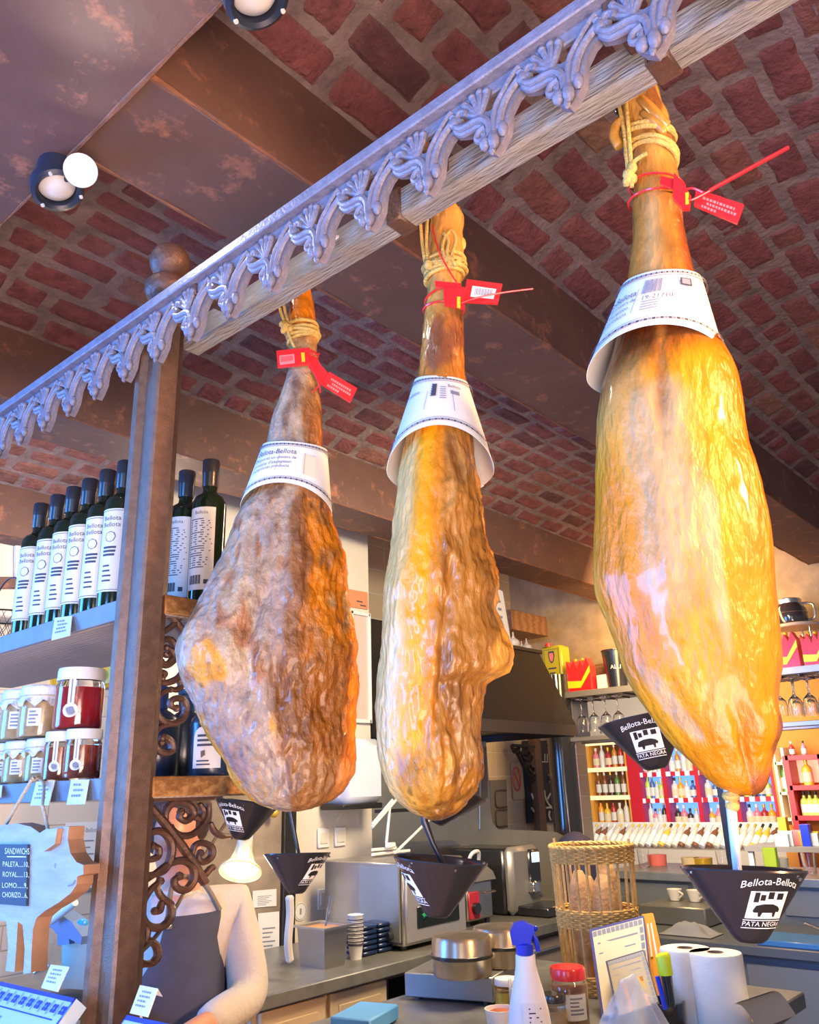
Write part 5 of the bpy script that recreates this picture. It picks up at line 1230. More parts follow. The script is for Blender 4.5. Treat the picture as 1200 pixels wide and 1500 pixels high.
b.build('neck_strap', 'strap', parent=aprn)
b = MB(); b.sph(ap(.93, .02, .010), .008, 12); b.build('button', 'chrome', parent=aprn)
# ================================================================== THE KITCHEN
ZK = E-0.55
# counters
t = thing('kitchen_counter', (2.6, 2.4, 0), 'long dark stone kitchen counter below the steel wall', 'counter')
MB().box((2.85, 2.412, ZK-.02), (2.26, .60, .04), bev=.004).build('worktop', 'worktop', parent=t)
MB().box((2.01, 2.43, (ZK-.04)/2), (.56, .55, ZK-.04)).build('body', 'cabinet', parent=t)
for k, x in enumerate((1.88, 2.16)):
    b = MB(); b.box((x, 2.148, ZK-.13), (.26, .02, .16), bev=.004); d = b.build('drawer', 'cabinet', parent=t)
    MB().box((x, 2.136, ZK-.13), (.19, .006, .09), bev=.003).build('drawer_panel', mat('cream drawer inset', (.52, .38, .22), .55), parent=d)
b = MB(); b.box((2.32, 2.45, ZK/2), (.03, .55, ZK-.09)); b.box((3.05, 2.45, ZK/2), (.03, .55, ZK-.09)); b.box((2.68, 2.69, ZK/2), (.74, .02, ZK-.09)); b.box((2.68, 2.44, ZK-.30), (.72, .52, .02)); b.box((2.68, 2.44, .30), (.72, .52, .02)); b.box((2.68, 2.44, ZK-.05), (.74, .55, .02))
b.build('open_shelves', mat('dark shelf wood', (.05, .04, .035), .6), parent=t)
MB().box((3.52, 2.43, (ZK-.04)/2), (.90, .55, ZK-.04)).build('body', mat('brown grey cabinet', (.20, .15, .12), .5), parent=t)
for x in (3.28, 3.70):
    d = MB().box((x, 2.148, ZK-.17), (.38, .02, .22), bev=.004).build('drawer', mat('brown grey drawer', (.27, .21, .17), .45), parent=t)
    b = MB(); b.tube([(x-.14, 2.15, ZK-.10), (x-.14, 2.13, ZK-.10), (x+.14, 2.13, ZK-.10), (x+.14, 2.15, ZK-.10)], .005, 8); b.build('drawer_handle', 'steel', parent=d)
# plates and things on the open shelf
for k in range(5):
    b = MB(); b.lathe([(0, 0), (.06, 0), (.10, .012), (.10, .015), (.06, .004), (0, .004)], (2.52, 2.32, ZK-.288+.008*k), n=28); tag(b.build('plate', 'cream'), ['lowest', 'second', 'third', 'fourth', 'topmost'][k]+' cream plate of the stack under the kitchen counter', 'plate', 'plates under the kitchen counter')
b = MB(); b.lathe([(0, 0), (.045, 0), (.085, .055), (.088, .058), (.082, .055), (.042, .006), (0, .006)], (2.76, 2.30, ZK-.288), n=28); tag(b.build('bowl', 'darkmetal'), 'dark bowl on the shelf under the kitchen counter', 'bowl')
b = MB(); b.box((2.80, 2.22, ZK-.275), (.16, .03, .02), rz=.3, bev=.006); tag(b.build('wooden_handle', mat('orange wood', (.55, .22, .06), .5)), 'orange wooden handle sticking out under the kitchen counter', 'utensil')
# island in front
t = thing('island_counter', (2.2, 1.3, 0), 'dark grey island counter carrying the steel griddle and the wicker basket', 'counter')
MB().box((1.98, 1.33, ZK-.02), (1.24, .90, .04), bev=.004).build('worktop', 'worktop', parent=t)
MB().box((1.98, 1.33, (ZK-.04)/2), (1.16, .80, ZK-.04)).build('body', 'cabinet', parent=t)

# wall fittings
t = thing('glass_door', (2.14, 2.74, 0), 'dark framed glass door panel with white notices left of the switches', 'door panel')
b = MB(); b.box((2.36, 2.735, E/2+.05), (.065, .03, E+.25), bev=.003); b.box((1.88, 2.735, E/2+.05), (.065, .03, E+.25), bev=.003); b.box((2.12, 2.735, E+.20), (.54, .03, .06), bev=.003); b.box((2.12, 2.735, E-.70), (.54, .03, .07), bev=.003); b.build('frame', 'matteblack', parent=t)
MB().box((2.12, 2.742, E-.25), (.46, .006, .86)).build('pane', mat('warm reflecting glass pane', (.38, .30, .21), .12, coat=.6, var=.5, vscale=5), parent=t)
for (px0, py0, px1, py1) in ((378, 1338, 409, 1402), (370, 1305, 405, 1330)):
    q = [onY(px0, py0, 2.735), onY(px1, py0-3, 2.735), onY(px1, py1-3, 2.735), onY(px0, py1, 2.735)]; b = MB(); b.add(q, [(0, 1, 2, 3)], 0)
    for k in range(6):
        v = .35+.1*k; f0 = lambda u, v: (q[0]*(1-u)+q[1]*u)*(1-v)+(q[3]*(1-u)+q[2]*u)*v+Vector((0, -.0006, 0)); u1 = .8-.12*(k % 3); b.add([f0(.2, v), f0(u1, v), f0(u1, v+.035), f0(.2, v+.035)], [(0, 1, 2, 3)], 1)
    b.build('notice', ['paper', 'greyink'], parent=t, smooth=False)
b = MB(); b.sph(onY(401, 1191, 2.70), .018, 12); b.build('knob', 'gold', parent=t)
def switch(c, n, label):
    t = thing('wall_switch', c, label, 'switch'); w_ = .066*n
    MB().box((c[0], c[1], c[2]), (w_, .008, .078), bev=.003).build('plate', 'white', parent=t)
    for k in range(n): MB().box((c[0]-w_/2+.033+.066*k, c[1]-.005, c[2]), (.042, .006, .046), bev=.002).build('rocker', mat('cream switch', (.72, .66, .55), .4), parent=t)
switch((2.562, 2.744, E-.18), 1, 'white wall switch on the cream wall, left one of the upper pair')
switch((2.660, 2.744, E-.18), 1, 'white wall switch on the cream wall, right one of the upper pair')
switch((2.63, 2.744, E-.415), 3, 'triple white socket and switch strip on the cream wall above the steel container')
b = MB(); c = onY(440, 1335, 2.747); b.lathe([(.034, 0), (.034, .0012), (0, .0012)], c, (0, -1, 0), 32); b.lathe([(.030, .0016), (.028, .0016)], c, (0, -1, 0), 32, 1, caps=False); b.box(c+Vector((0, -.002, 0)), (.008, .001, .022), 1); tag(b.build('round_sticker', ['paper', 'greyink']), 'round white sticker on the cream wall below the switches', 'sticker')
t = thing('towel_dispenser', (2.66, 2.66, E-.07), 'white paper towel dispenser on the cream wall behind the hams', 'dispenser')
b = MB(); b.box((2.66, 2.665, E+.085), (.25, .16, .27), bev=.03); b.build('cover', mat('pale blue white plastic', (.66, .70, .82), .25), parent=t)
MB().box((2.66, 2.67, E-.058), (.24, .14, .022), bev=.004).build('base', 'matteblack', parent=t)
t = thing('framed_notice', (2.80, 2.745, E+.30), 'white framed notice on the cream wall beside the broad ham', 'frame')
b = MB()
for (cx, cz, sx, sz) in ((2.733, .56, .016, .52), (2.852, .56, .016, .52), (2.79, .81, .13, .016), (2.79, .308, .13, .016)): b.box((cx, 2.74, E+cz), (sx, .018, sz), bev=.002)
b.build('frame', 'white', parent=t); MB().box((2.79, 2.745, E+.56), (.11, .006, .49)).build('sheet', mat('grey pink sheet', (.60, .48, .42), .4), parent=t)
b = MB(); q = [onY(505, 862, 2.745), onY(538, 868, 2.745), onY(539, 893, 2.745), onY(505, 888, 2.745)]; b.prism(q, (0, -.002, 0), 0)
for k in range(2): b.box(lerp(q[0], q[2], .62+.15*k)+Vector((.0, -.003, -.005*k)), (.04, .001, .006), 1)
tag(b.build('orange_notice', [mat('orange paper', (.62, .25, .12), .6), 'ink'], smooth=False), 'orange paper notice on the cream wall above the white frame', 'notice')
b = MB(); b.tube(curve([onY(424, 1312, 2.2), onY(425, 1340, 2.2), onY(422, 1380, 2.2), onY(425, 1410, 2.2)]), [.010, .014]+[.013]*16+[.006], 8); tag(b.build('hanging_bag', mat('thin white film', (.75, .70, .62), .3, alpha=.75)), 'thin white plastic strip hanging below the cup of the broad ham', 'strip')
b = MB(); b.box((2.94, 3.02, E+.52), (.13, .54, .56)); tag(b.build('dark_duct', 'matteblack'), 'black duct box between the cream wall and the cooker hood', 'duct')
# picture and frame on the back wall
t = thing('framed_picture', (1.9, 3.94, E+.42), 'colourful framed picture on the back wall seen between the shelves', 'picture')
q = [onY(76, 940, 3.93), onY(168, 915, 3.93), onY(168, 1005, 3.93), onY(76, 1025, 3.93)]; b = MB(); b.prism(q, (0, .02, 0)); b.build('frame', 'gold', parent=t, smooth=False)
b = MB(); f0 = lambda u, v, o=.004: (q[0]*(1-u)+q[1]*u)*(1-v)+(q[3]*(1-u)+q[2]*u)*v+Vector((0, -o, 0)); b.add([f0(.06, .06), f0(.95, .06), f0(.95, .93), f0(.06, .93)], [(0, 1, 2, 3)], 0)
rd = random.Random(4)
for k in range(26):
    u, v = rd.uniform(.12, .88), rd.uniform(.35, .88); r = rd.uniform(.02, .07); b.add([f0(u+r*cos(a), v+r*1.4*sin(a), .005+.0003*k) for a in [i*pi/4 for i in range(8)]], [tuple(range(8))], 1+k % 4)
b.build('painting', [mat('pale green paint', (.55, .66, .35)), mat('yellow paint', (.80, .55, .08)), mat('leaf paint', (.22, .42, .10)), mat('lilac paint', (.38, .28, .55)), mat('brick paint', (.60, .25, .10))], parent=t, smooth=False)
t = thing('wall_mirror', (1.4, 3.84, E+.9), 'brown framed board on the cream wall at the left edge of the photo', 'frame')
b = MB(); q = [onY(-60, 846, 3.84), onY(28, 846, 3.84), onY(28, 862, 3.84), onY(-60, 862, 3.84)]; b.prism(q, (0, -.02, 0)); b.build('lower_rail', 'steelbeam', parent=t, smooth=False)
b = MB(); q = [onY(20, 800, 3.84), onY(28, 801, 3.84), onY(28, 858, 3.84), onY(20, 858, 3.84)]; b.prism(q, (0, -.02, 0)); b.build('stile', 'white', parent=t, smooth=False)
b = MB(); q = [onY(96, 1205, 3.93), onY(150, 1203, 3.93), onY(150, 1300, 3.93), onY(96, 1302, 3.93)]; b.prism(q, (0, -.004, 0), 0); f0 = lambda u, v: (q[0]*(1-u)+q[1]*u)*(1-v)+(q[3]*(1-u)+q[2]*u)*v+Vector((0, -.005, 0))
P2, f2 = text_mesh('Bellota-Bellota', 1.0); b.add([f0(.5+x*.13, .13-y*.10) for x, y in P2], f2, 1)
for k in range(6): b.add([f0(.2, .28+.1*k), f0(.75-.1*(k % 2), .28+.1*k), f0(.75-.1*(k % 2), .30+.1*k), f0(.2, .30+.1*k)], [(0, 1, 2, 3)], 1)
tag(b.build('wall_poster', ['paper', 'greyink'], smooth=False), 'pale printed poster on the back wall behind the pig snout', 'poster')

# cooker hood
t = thing('cooker_hood', (3.4, 2.7, E+.24), 'black sloping cooker hood behind the middle ham', 'hood')
hb = [(3.03, 2.30), (3.97, 2.30), (3.97, 3.30), (3.03, 3.30)]; ht = [(3.15, 2.36), (3.76, 2.36), (3.76, 3.30), (3.15, 3.30)]
b = MB(); z0, z1, z2 = E+.30, E+.665, E+.245
b.add([(x, y, z0) for x, y in hb]+[(x, y, z1) for x, y in ht], [(0, 1, 5, 4), (1, 2, 6, 5), (2, 3, 7, 6), (3, 0, 4, 7), (4, 5, 6, 7)]); b.build('canopy', mat('black painted sheet', (.010, .010, .012), .42, spec=.22), parent=t, smooth=False)
b = MB()
for (c, d) in (((3.50, 2.305, E+.273), (.94, .012, .056)), ((3.965, 2.80, E+.273), (.012, 1.0, .056)), ((3.035, 2.80, E+.273), (.012, 1.0, .056)), ((3.50, 3.295, E+.273), (.94, .012, .056))): b.box(c, d)
b.build('lip', mat('dark brown lip', (.05, .036, .032), .5, spec=.3), parent=t)
MB().box((3.50, 2.80, E+.285), (.92, .98, .01)).build('filter', 'darkmetal', parent=t)
MB().box((3.455, 2.84, z1+.01), (.66, .97, .02), bev=.003).build('top_ledge', 'matteblack', parent=t)
# on the hood: paper, garlic, timber
q = [onY(720, 858, 2.45), onY(736, 866, 2.45), onY(748, 938, 2.45), onY(726, 940, 2.45)]; b = MB(); b.prism(q, (.01, .004, 0), 0)
for k in range(4): b.box(lerp(lerp(q[0], q[1], .5), lerp(q[3], q[2], .5), .25+.15*k)+Vector((-.002, -.004, 0)), (.03, .002, .012), 1)
tag(b.build('paper_sheet', ['paper', 'greyink'], smooth=False), 'white printed sheet standing on the hood behind the torn ham', 'sheet')
for k, (px, py, r) in enumerate(((752, 935, .034), (771, 938, .030), (763, 930, .026))):
    b = MB(); c = onY(px, py, 2.44+.03*k); c.z = z1+.02+r*.9; b.sph(c, r, 16, sc=(1, 1, .9)); b.lathe([(r*.4, 0), (r*.15, r*.5), (r*.12, r*1.1), (0, r*1.1)], c+Vector((0, 0, r*.75)), n=12); tag(b.build('garlic_bulb', mat('white garlic', (.62, .55, .50), .5, var=.2, vscale=30)), ['left', 'right', 'rear middle'][k]+' white garlic bulb on top of the black hood', 'garlic', 'garlic bulbs on the hood')
qa, qb = onY(742, 905, 3.0), onY(783, 925, 3.0)
b = MB(); b.box(((qa.x+qb.x)/2, 3.05, (qa.z+qb.z)/2), (qb.x-qa.x+.1, .25, .13), bev=.004); b.box(((qa.x+qb.x)/2, 3.24, (qa.z+qb.z)/2), (.06, .17, .08)); tag(b.build('timber_block', wood_mat('brown timber', (.30, .15, .07), (.20, .09, .04), 4, (1, 8, 8))), 'brown timber block under the vault above the hood', 'timber')

# steel wall behind the cooker
t = thing('steel_splashback', (3.6, 2.77, ZK), 'tall stainless steel splashback with cut-out window behind the coffee machine', 'splashback')
pl = [(543, 1090), (712, 1086), (716, 1140), (719, 1190), (722, 1206), (730, 1215), (790, 1217), (815, 1219), (830, 1226), (838, 1240), (841, 1262), (842, 1365), (543, 1420)]
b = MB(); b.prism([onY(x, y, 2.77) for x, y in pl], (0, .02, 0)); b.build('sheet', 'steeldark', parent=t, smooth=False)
b = MB(); b.prism([onY(x, y, 2.765) for x, y in ((690, 1098), (712, 1094), (714, 1168), (690, 1180))], (0, -.004, 0)); b.build('cover_plate', mat('brown grey plate', (.22, .18, .15), .4, .5), parent=t, smooth=False)
b = MB(); b.tube([onY(x, y, 2.764) for x, y in ((703, 1100), (703, 1215))], .006, 8); b.build('seam', 'steel', parent=t)
# folding white rack
t = thing('wire_rack', onY(600, 1250, 2.5), 'white folding wire rack above the steel oven', 'rack'); b = MB()
for pts in ([(545, 1212), (582, 1170), (640, 1168)], [(545, 1208), (575, 1172)], [(578, 1250), (640, 1190)], [(545, 1252), (578, 1248), (600, 1246)], [(566, 1235), (571, 1184)], [(545, 1245), (580, 1242)]): b.tube([onY(x, y, 2.5) for x, y in pts], .006, 8)
b.build('tubes', 'white', parent=t)
b = MB(); q = [onY(564, 1186, 2.5), onY(600, 1184, 2.5), onY(600, 1189, 2.5), onY(564, 1191, 2.5)]; b.prism(q, (0, .06, 0)); b.build('black_strip', 'matteblack', parent=t)
b = MB(); b.box(onY(572, 1238, 2.48), (.05, .02, .02), bev=.004); b.build('clip', 'white', parent=t)
b = MB(); b.box(onY(553, 1269, 2.42), (.07, .05, .03), bev=.008); tag(b.build('sponge', mat('yellow sponge', (.85, .70, .02), .8)), 'yellow sponge on top of the steel oven', 'sponge')
# oven
t = thing('steel_oven', (2.64, 2.4, ZK), 'stainless steel bench oven with dark window behind the middle cup', 'oven')
b = MB(); b.box((2.645, 2.42, ZK+.155), (.37, .42, .28), bev=.006); b.build('body', 'steel', parent=t)
MB().box((2.645, 2.207, ZK+.15), (.35, .012, .25), bev=.004).build('door', mat('pale steel door', (.66, .60, .55), .35, .7), parent=t)
b = MB(); b.box((2.65, 2.2, ZK+.105), (.25, .006, .075), bev=.012); b.build('window', mat('dark oven glass', (.015, .02, .02), .08), parent=t)
b = MB(); b.tube(curve([(2.55, 2.196, ZK+.105), (2.60, 2.196, ZK+.122), (2.65, 2.196, ZK+.118)]), .008, 8); b.build('green_glint', mat('green glint colour', (.02, .30, .14), .3), parent=t)  # green glint in the dark window, modelled as a solid streak
b = MB(); b.box((2.452, 2.32, ZK+.155), (.01, .20, .25)); b.build('side_panel', 'steeldark', parent=t)
b = MB(); b.cyl((2.445, 2.26, ZK+.05), (2.425, 2.26, ZK+.05), .014); b.build('side_knob', 'black', parent=t)
for x in (2.50, 2.79):
    for y in (2.25, 2.58): MB().cyl((x, y, ZK), (x, y, ZK+.02), .016).build('foot', 'black', parent=t)
b = MB(); q = [onY(x, y, 2.745) for x, y in ((592, 1330), (592, 1238), (598, 1233), (664, 1231), (674, 1238), (679, 1256), (681, 1325))]; b.prism(q, (0, .012, 0)); tag(b.build('steel_plate', 'steel', smooth=False), 'rounded stainless steel plate leaning behind the oven and the middle cup', 'plate')
# contact grill
t = thing('contact_grill', (3.10, 2.45, ZK), 'small steel contact grill with red control panel right of the oven', 'grill')
MB().box((3.10, 2.47, ZK+.095), (.18, .26, .15), bev=.006).build('body', 'steel', parent=t)
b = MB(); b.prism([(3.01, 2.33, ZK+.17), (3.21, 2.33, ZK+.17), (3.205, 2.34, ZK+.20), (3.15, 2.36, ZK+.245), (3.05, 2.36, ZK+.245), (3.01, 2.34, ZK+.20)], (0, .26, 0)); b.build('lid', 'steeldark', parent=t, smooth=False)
b = MB(); b.tube(curve([(3.06, 2.37, ZK+.235), (3.07, 2.35, ZK+.28), (3.12, 2.35, ZK+.285), (3.14, 2.37, ZK+.235)]), .008, 8); b.build('lid_handle', 'white', parent=t)
MB().box((3.05, 2.336, ZK+.08), (.075, .008, .105), bev=.003).build('control_panel', mat('red panel', (.55, .03, .05), .35), parent=t)
b = MB(); b.cyl((3.05, 2.334, ZK+.07), (3.05, 2.315, ZK+.07), .022, n=20); b.build('dial', 'black', parent=t)
b = MB(); b.tube([(3.11, 2.33, ZK+.125), (3.11, 2.315, ZK+.125), (3.18, 2.315, ZK+.125), (3.18, 2.33, ZK+.125)], .004, 6); b.build('tray_handle', 'chrome', parent=t)
for x in (3.03, 3.17):
    for y in (2.36, 2.58): MB().cyl((x, y, ZK), (x, y, ZK+.02), .012).build('foot', 'black', parent=t)
# coffee machine
t = thing('coffee_machine', (3.47, 2.5, ZK), 'grey and black automatic coffee machine on the kitchen counter', 'coffee machine')
MB().box((3.47, 2.55, ZK+.142), (.24, .33, .278), bev=.012).build('body', 'black', parent=t)
b = MB(); b.box((3.47, 2.368, ZK+.145), (.245, .055, .285), bev=.022); b.build('rounded_front', mat('warm grey plastic', (.36, .33, .29), .35, .4), parent=t)
b = MB(); b.box((3.52, 2.338, ZK+.195), (.085, .03, .15), bev=.012, rz=-.25); b.build('control_column', 'black', parent=t)
b = MB(); b.box((3.522, 2.322, ZK+.235), (.050, .006, .045), bev=.003, rz=-.25); b.build('display', mat('pale lit display', (.5, .65, .8), .3, emit=.8), parent=t)
b = MB()
for dx in (.0,): b.box((3.50, 2.325, ZK+.11), (.06, .04, .05), bev=.006)
b.build('spout', 'chrome', parent=t)
b = MB(); b.box((3.49, 2.28, ZK+.022), (.22, .20, .04), bev=.006); b.build('drip_tray', 'black', parent=t)
b = MB(); b.tube([(3.55, 2.36, ZK+.10), (3.57, 2.33, ZK+.06)], .006, 8); b.build('steam_pipe', 'chrome', parent=t)
# steel container, cups, blue tubs
t = thing('steel_container', (2.10, 2.26, ZK), 'steel food container with orange sauce and a spoon on the kitchen counter', 'container')
b = MB(); c = Vector((2.135, 2.29, ZK)); 
def fr(z, a, b_): return [(c.x-a, c.y-b_, c.z+z), (c.x+a, c.y-b_, c.z+z), (c.x+a, c.y+b_, c.z+z), (c.x-a, c.y+b_, c.z+z)]
r_ = [fr(0, .046, .060), fr(.118, .054, .068), fr(.119, .068, .082), fr(.125, .068, .082), fr(.124, .053, .067), fr(.02, .045, .059)]
V_ = [p for q in r_ for p in q]; b.add(V_, [(0, 3, 2, 1)]+[(4*j+i, 4*j+(i+1) % 4, 4*j+4+(i+1) % 4, 4*j+4+i) for j in range(5) for i in range(4)]+[(20, 21, 22, 23)]); b.build('steel_tub', 'steel', parent=t, smooth=False)
MB().box(c+Vector((0, 0, .108)), (.100, .126, .02)).build('sauce', mat('orange sauce', (.62, .26, .06), .3, coat=.5), parent=t)
b = MB(); b.tube([c+Vector((.01, 0, .10)), c+Vector((.05, .01, .21))], .004, 8); b.build('spoon', 'chrome', parent=t)
for k in range(8):
    b = MB(); b.lathe([(0, 0), (.020, 0), (.027, .058), (.029, .060), (.027, .061), (.019, .003), (0, .003)], (2.275, 2.27, ZK+.0115*k), n=24); b.lathe([(.0275, .044), (.0279, .050)], (2.275, 2.27, ZK+.0115*k), n=24, mi=1, caps=False)
    o = b.build('paper_cup', ['paper', 'purple']); tag(o, 'white paper cup, '+('lowest' if k == 0 else 'topmost' if k == 7 else 'number %s up' % ('zero one two three four five six seven eight'.split()[k+1]))+' in the stack by the steel container', 'cup', 'stack of paper cups')
for k in range(6):
    for j, x in enumerate((2.345, 2.425)):
        b = MB(); b.box((x, 2.31, ZK+.009+.0165*k), (.072, .09, .013), bev=.004); tag(b.build('blue_tub', mat('navy blue plastic', (.01, .025, .08), .3)), 'flat navy tub, %s in the %s stack beside the oven' % (['lowest', 'second up', 'third up', 'fourth up', 'fifth up', 'topmost'][k], ['left', 'right'][j]), 'tub', 'navy tubs beside the oven')
# recess wall things
t = thing('grey_tray', onY(730, 1215, 3.28), 'grey moulded tray standing against the square tiles', 'tray')
b = MB(); q = [onY(718, 1143, 3.28), onY(742, 1142, 3.28), onY(744, 1213, 3.28), onY(720, 1215, 3.28)]; b.prism(q, (0, .03, 0)); b.build('tray_body', mat('grey plastic tray', (.16, .15, .15), .4), parent=t, smooth=False)
b = MB(); f0 = lambda u, v: (q[0]*(1-u)+q[1]*u)*(1-v)+(q[3]*(1-u)+q[2]*u)*v+Vector((0, -.004, 0))
for (v0, v1) in ((.22, .56), (.62, .95)): b.tube(curve([f0(.95, v0), f0(.4, v0), f0(.28, v0+.06), f0(.28, v1-.06), f0(.4, v1), f0(.95, v1)]), .006, 6)
b.build('moulded_ridge', mat('dark tray ridge', (.07, .07, .07), .4), parent=t)
t = thing('no_smoking_sign', onY(757, 1172, 3.31), 'white no smoking notice with red ring on the square tiles', 'sign')
b = MB(); q = [onY(748, 1118, 3.314), onY(764, 1117, 3.314), onY(769, 1170, 3.314), onY(752, 1172, 3.314)]; b.prism(q, (0, -.003, 0)); b.build('sheet', 'cream', parent=t, smooth=False)
b = MB(); c = onY(757, 1141, 3.308); b.tube([c+Vector((.042*cos(2*pi*i/28), 0, .075*sin(2*pi*i/28))) for i in range(28)], .007, 6, closed=True); b.tube([c+Vector((-.03, 0, .05)), c+Vector((.03, 0, -.05))], .006, 6); b.build('red_ring', 'redsoft', parent=t)
t = thing('chalk_board', onY(800, 1206, 3.29), 'black chalkboard with white scroll drawing behind the brown door post', 'chalkboard')
b = MB(); q = [onY(768, 1085, 3.29), onY(823, 1085, 3.29), onY(824, 1204, 3.29), onY(775, 1206, 3.29)]; b.prism(q, (0, .02, 0)); b.build('board', 'chalkboard', parent=t, smooth=False)
b = MB(); g7 = lambda x, y: onY(690+x/6.25, 1060+y/6.25, 3.284)
for pts in ([(670, 610), (690, 700), (730, 760), (790, 810)], [(740, 590), (780, 620), (770, 650), (730, 640), (700, 690)], [(760, 700), (790, 720), (770, 740), (755, 715)], [(690, 770), (740, 770), (800, 790)], [(720, 800), (715, 840), (730, 885)], [(760, 830), (790, 840), (770, 800)], [(710, 470), (750, 510), (770, 550)], [(720, 540), (745, 480)], [(555, 640), (575, 700), (595, 745)], [(555, 770), (575, 800), (600, 830)]): b.tube(curve([g7(*p) for p in pts]), .007, 6)
P2, f2 = text_mesh('IER', 1.0); b.add([onY(800+6+x*14, 1110-y*15, 3.286) for x, y in P2], f2); b.add([g7(*p) for p in ((650, 345), (760, 345), (760, 355), (650, 355))], [(0, 1, 2, 3)]); b.build('chalk_drawing', 'chalk', parent=t)
b = MB(); q = [onY(782, 1080, 3.24), onY(791, 1080, 3.24), onY(801, 1218, 3.24), onY(791, 1218, 3.24)]; b.prism([q[0], q[1], Vector((q[1].x, 3.24, 0)), Vector((q[0].x, 3.24, 0))], (0, .05, 0)); t = tag(b.build('door_post', mat('brown painted post', (.16, .085, .04), .4), smooth=False), 'brown post with dark scrolled iron ornament in front of the chalkboard', 'post'); b = MB()
for pts in ([(370, 200), (400, 260), (440, 220), (420, 200)], [(430, 210), (450, 270), (500, 260), (510, 215), (470, 210)], [(460, 300), (510, 330), (540, 280), (520, 250)], [(480, 370), (540, 360), (560, 300), (540, 280)], [(520, 420), (560, 450), (575, 410), (545, 390)], [(545, 480), (580, 520), (585, 470)], [(380, 200), (580, 210)], [(400, 230), (560, 540)]): b.tube(curve([onY(690+x/6.25, 1060+y/6.25, 3.22) for x, y in pts]), .012, 6)
b.build('scrollwork', 'matteblack', parent=t)
p0, p1 = onX(809, 1150, 4.6), onX(846, 1150, 4.6); pc = (p0+p1)/2
t = thing('black_column', (pc.x, pc.y, 0), 'glossy black round column between the kitchen and the bar', 'column')
MB().lathe([(.088, 0), (.088, E+.66)], (pc.x, pc.y, 0), n=40).build('shaft', mat('glossy black lacquer', (.02, .02, .02), .12, coat=.8), parent=t)
MB().lathe([(.105, 0), (.105, .10), (.09, .12)], (pc.x, pc.y, 0), n=40).build('base', 'matteblack', parent=t)

# ------------------------------------------------------------------ on the island
t = thing('double_griddle', (2.13, 1.6, ZK), 'low steel double griddle with two round lidded pans', 'griddle'); gr = radians(17)
gc = Vector((2.168, 1.672, ZK)); Rg = Matrix.Rotation(gr, 3, 'Z')
b = MB(); b.box(gc+Vector((0, 0, .038)), (.42, .26, .060), rz=gr, bev=.003); b.build('base_box', mat('dull steel box', (.36, .35, .34), .35, .8), parent=t)
for dx in (-.18, .18):
    for dy in (-.10, .10): MB().cyl(gc+Rg@Vector((dx, dy, 0)), gc+Rg@Vector((dx, dy, .01)), .012).build('foot', 'black', parent=t)
b = MB(); s0 = gc+Rg@Vector((-.211, .02, .04)); b.tube(curve([gc+Rg@Vector((-.10, -.132, .03)), gc+Rg@Vector((-.13, -.16, .006)), gc+Rg@Vector((-.20, -.20, .005)), gc+Rg@Vector((-.30, -.14, .005))]), .004, 8); b.build('cable', 'black', parent=t)
for k, (px, py) in enumerate(((678, 1428), (736, 1412))):
    c = onZ(px, py, ZK+.070-E); r = .083
    p_ = MB(); p_.lathe([(0, 0), (r*.92, 0), (r*.96, .006), (r*.98, .044), (r, .046)], c, n=40); pan = p_.build('pan', 'crepe', parent=t)
    p_ = MB(); p_.lathe([(r*1.0, .050), (r*.99, .052), (r*.98, .088), (r*.92, .098), (r*.6, .101), (0, .102)], c, n=40); p_.build('lid', 'crepe', parent=pan)
    p_ = MB(); p_.lathe([(r*1.0, .044), (r*1.03, .045), (r*1.03, .053), (r*1.0, .054)], c, n=40, caps=False); h0 = c+Rg@Vector((r*.95, -r*.5, .049)); h1 = h0+Rg@Vector((.035, -.030, .004)); p_.tube([h0, h1], [.010, .008], 10); p_.build('black_band', 'black', parent=pan)
    p_ = MB(); p_.tube(curve([c+Rg@Vector((r*.98, -.02, .03)), c+Rg@Vector((r*1.28, -.035, .030)), c+Rg@Vector((r*1.30, -.01, .055)), c+Rg@Vector((r*.98, 0, .06))]), .006, 8); p_.build('wire_handle', 'grey', parent=pan)
b = MB(); b.cyl(gc+Rg@Vector((-.11, -.130, .045)), gc+Rg@Vector((-.11, -.138, .045)), .006, n=12); b.build('indicator', 'white', parent=t)
# spray bottle
o = Vector((1.657, 1.137, ZK)); t = thing('spray_bottle', o, 'white spray bottle with bright blue trigger head', 'spray bottle')
fd = Vector((-o.x, -o.y, 0)).normalized(); sd = Vector((fd.y, -fd.x, 0)); sd = -sd if sd.dot(rt) < 0 else sd
b = MB(); pf = [(0, 0), (.042, 0), (.045, .006), (.045, .075), (.042, .10), (.033, .14), (.026, .165), (.022, .185), (.021, .205), (.016, .210), (.014, .215)]; n = 32
PP = [o+sd*(r*cos(2*pi*i/n))+fd*(r*.72*sin(2*pi*i/n))+Vector((0, 0, h)) for r, h in pf for i in range(n)]
b.add(PP, [(j*n+i, j*n+(i+1) % n, (j+1)*n+(i+1) % n, (j+1)*n+i) for j in range(len(pf)-1) for i in range(n)]); b.build('bottle_body', 'spraywhite', parent=t)
b = MB(); b.lathe([(.017, .205), (.019, .207), (.019, .226), (.014, .229)], o, n=24)
hd_ = [(-.026, .226), (-.030, .250), (-.020, .268), (.000, .272), (.012, .266), (.022, .262), (.024, .250), (.018, .243), (.014, .226)]
b.prism([o+sd*x+fd*.013+Vector((0, 0, z)) for x, z in hd_], -fd*.026); b.tube(curve([o+sd*.018+Vector((0, 0, .248)), o+sd*.026+Vector((0, 0, .232)), o+sd*.029+Vector((0, 0, .212))]), .0055, 8); b.sph(o+sd*.026+Vector((0, 0, .256)), .006, 10); b.build('trigger_head', 'sprayblue', parent=t)
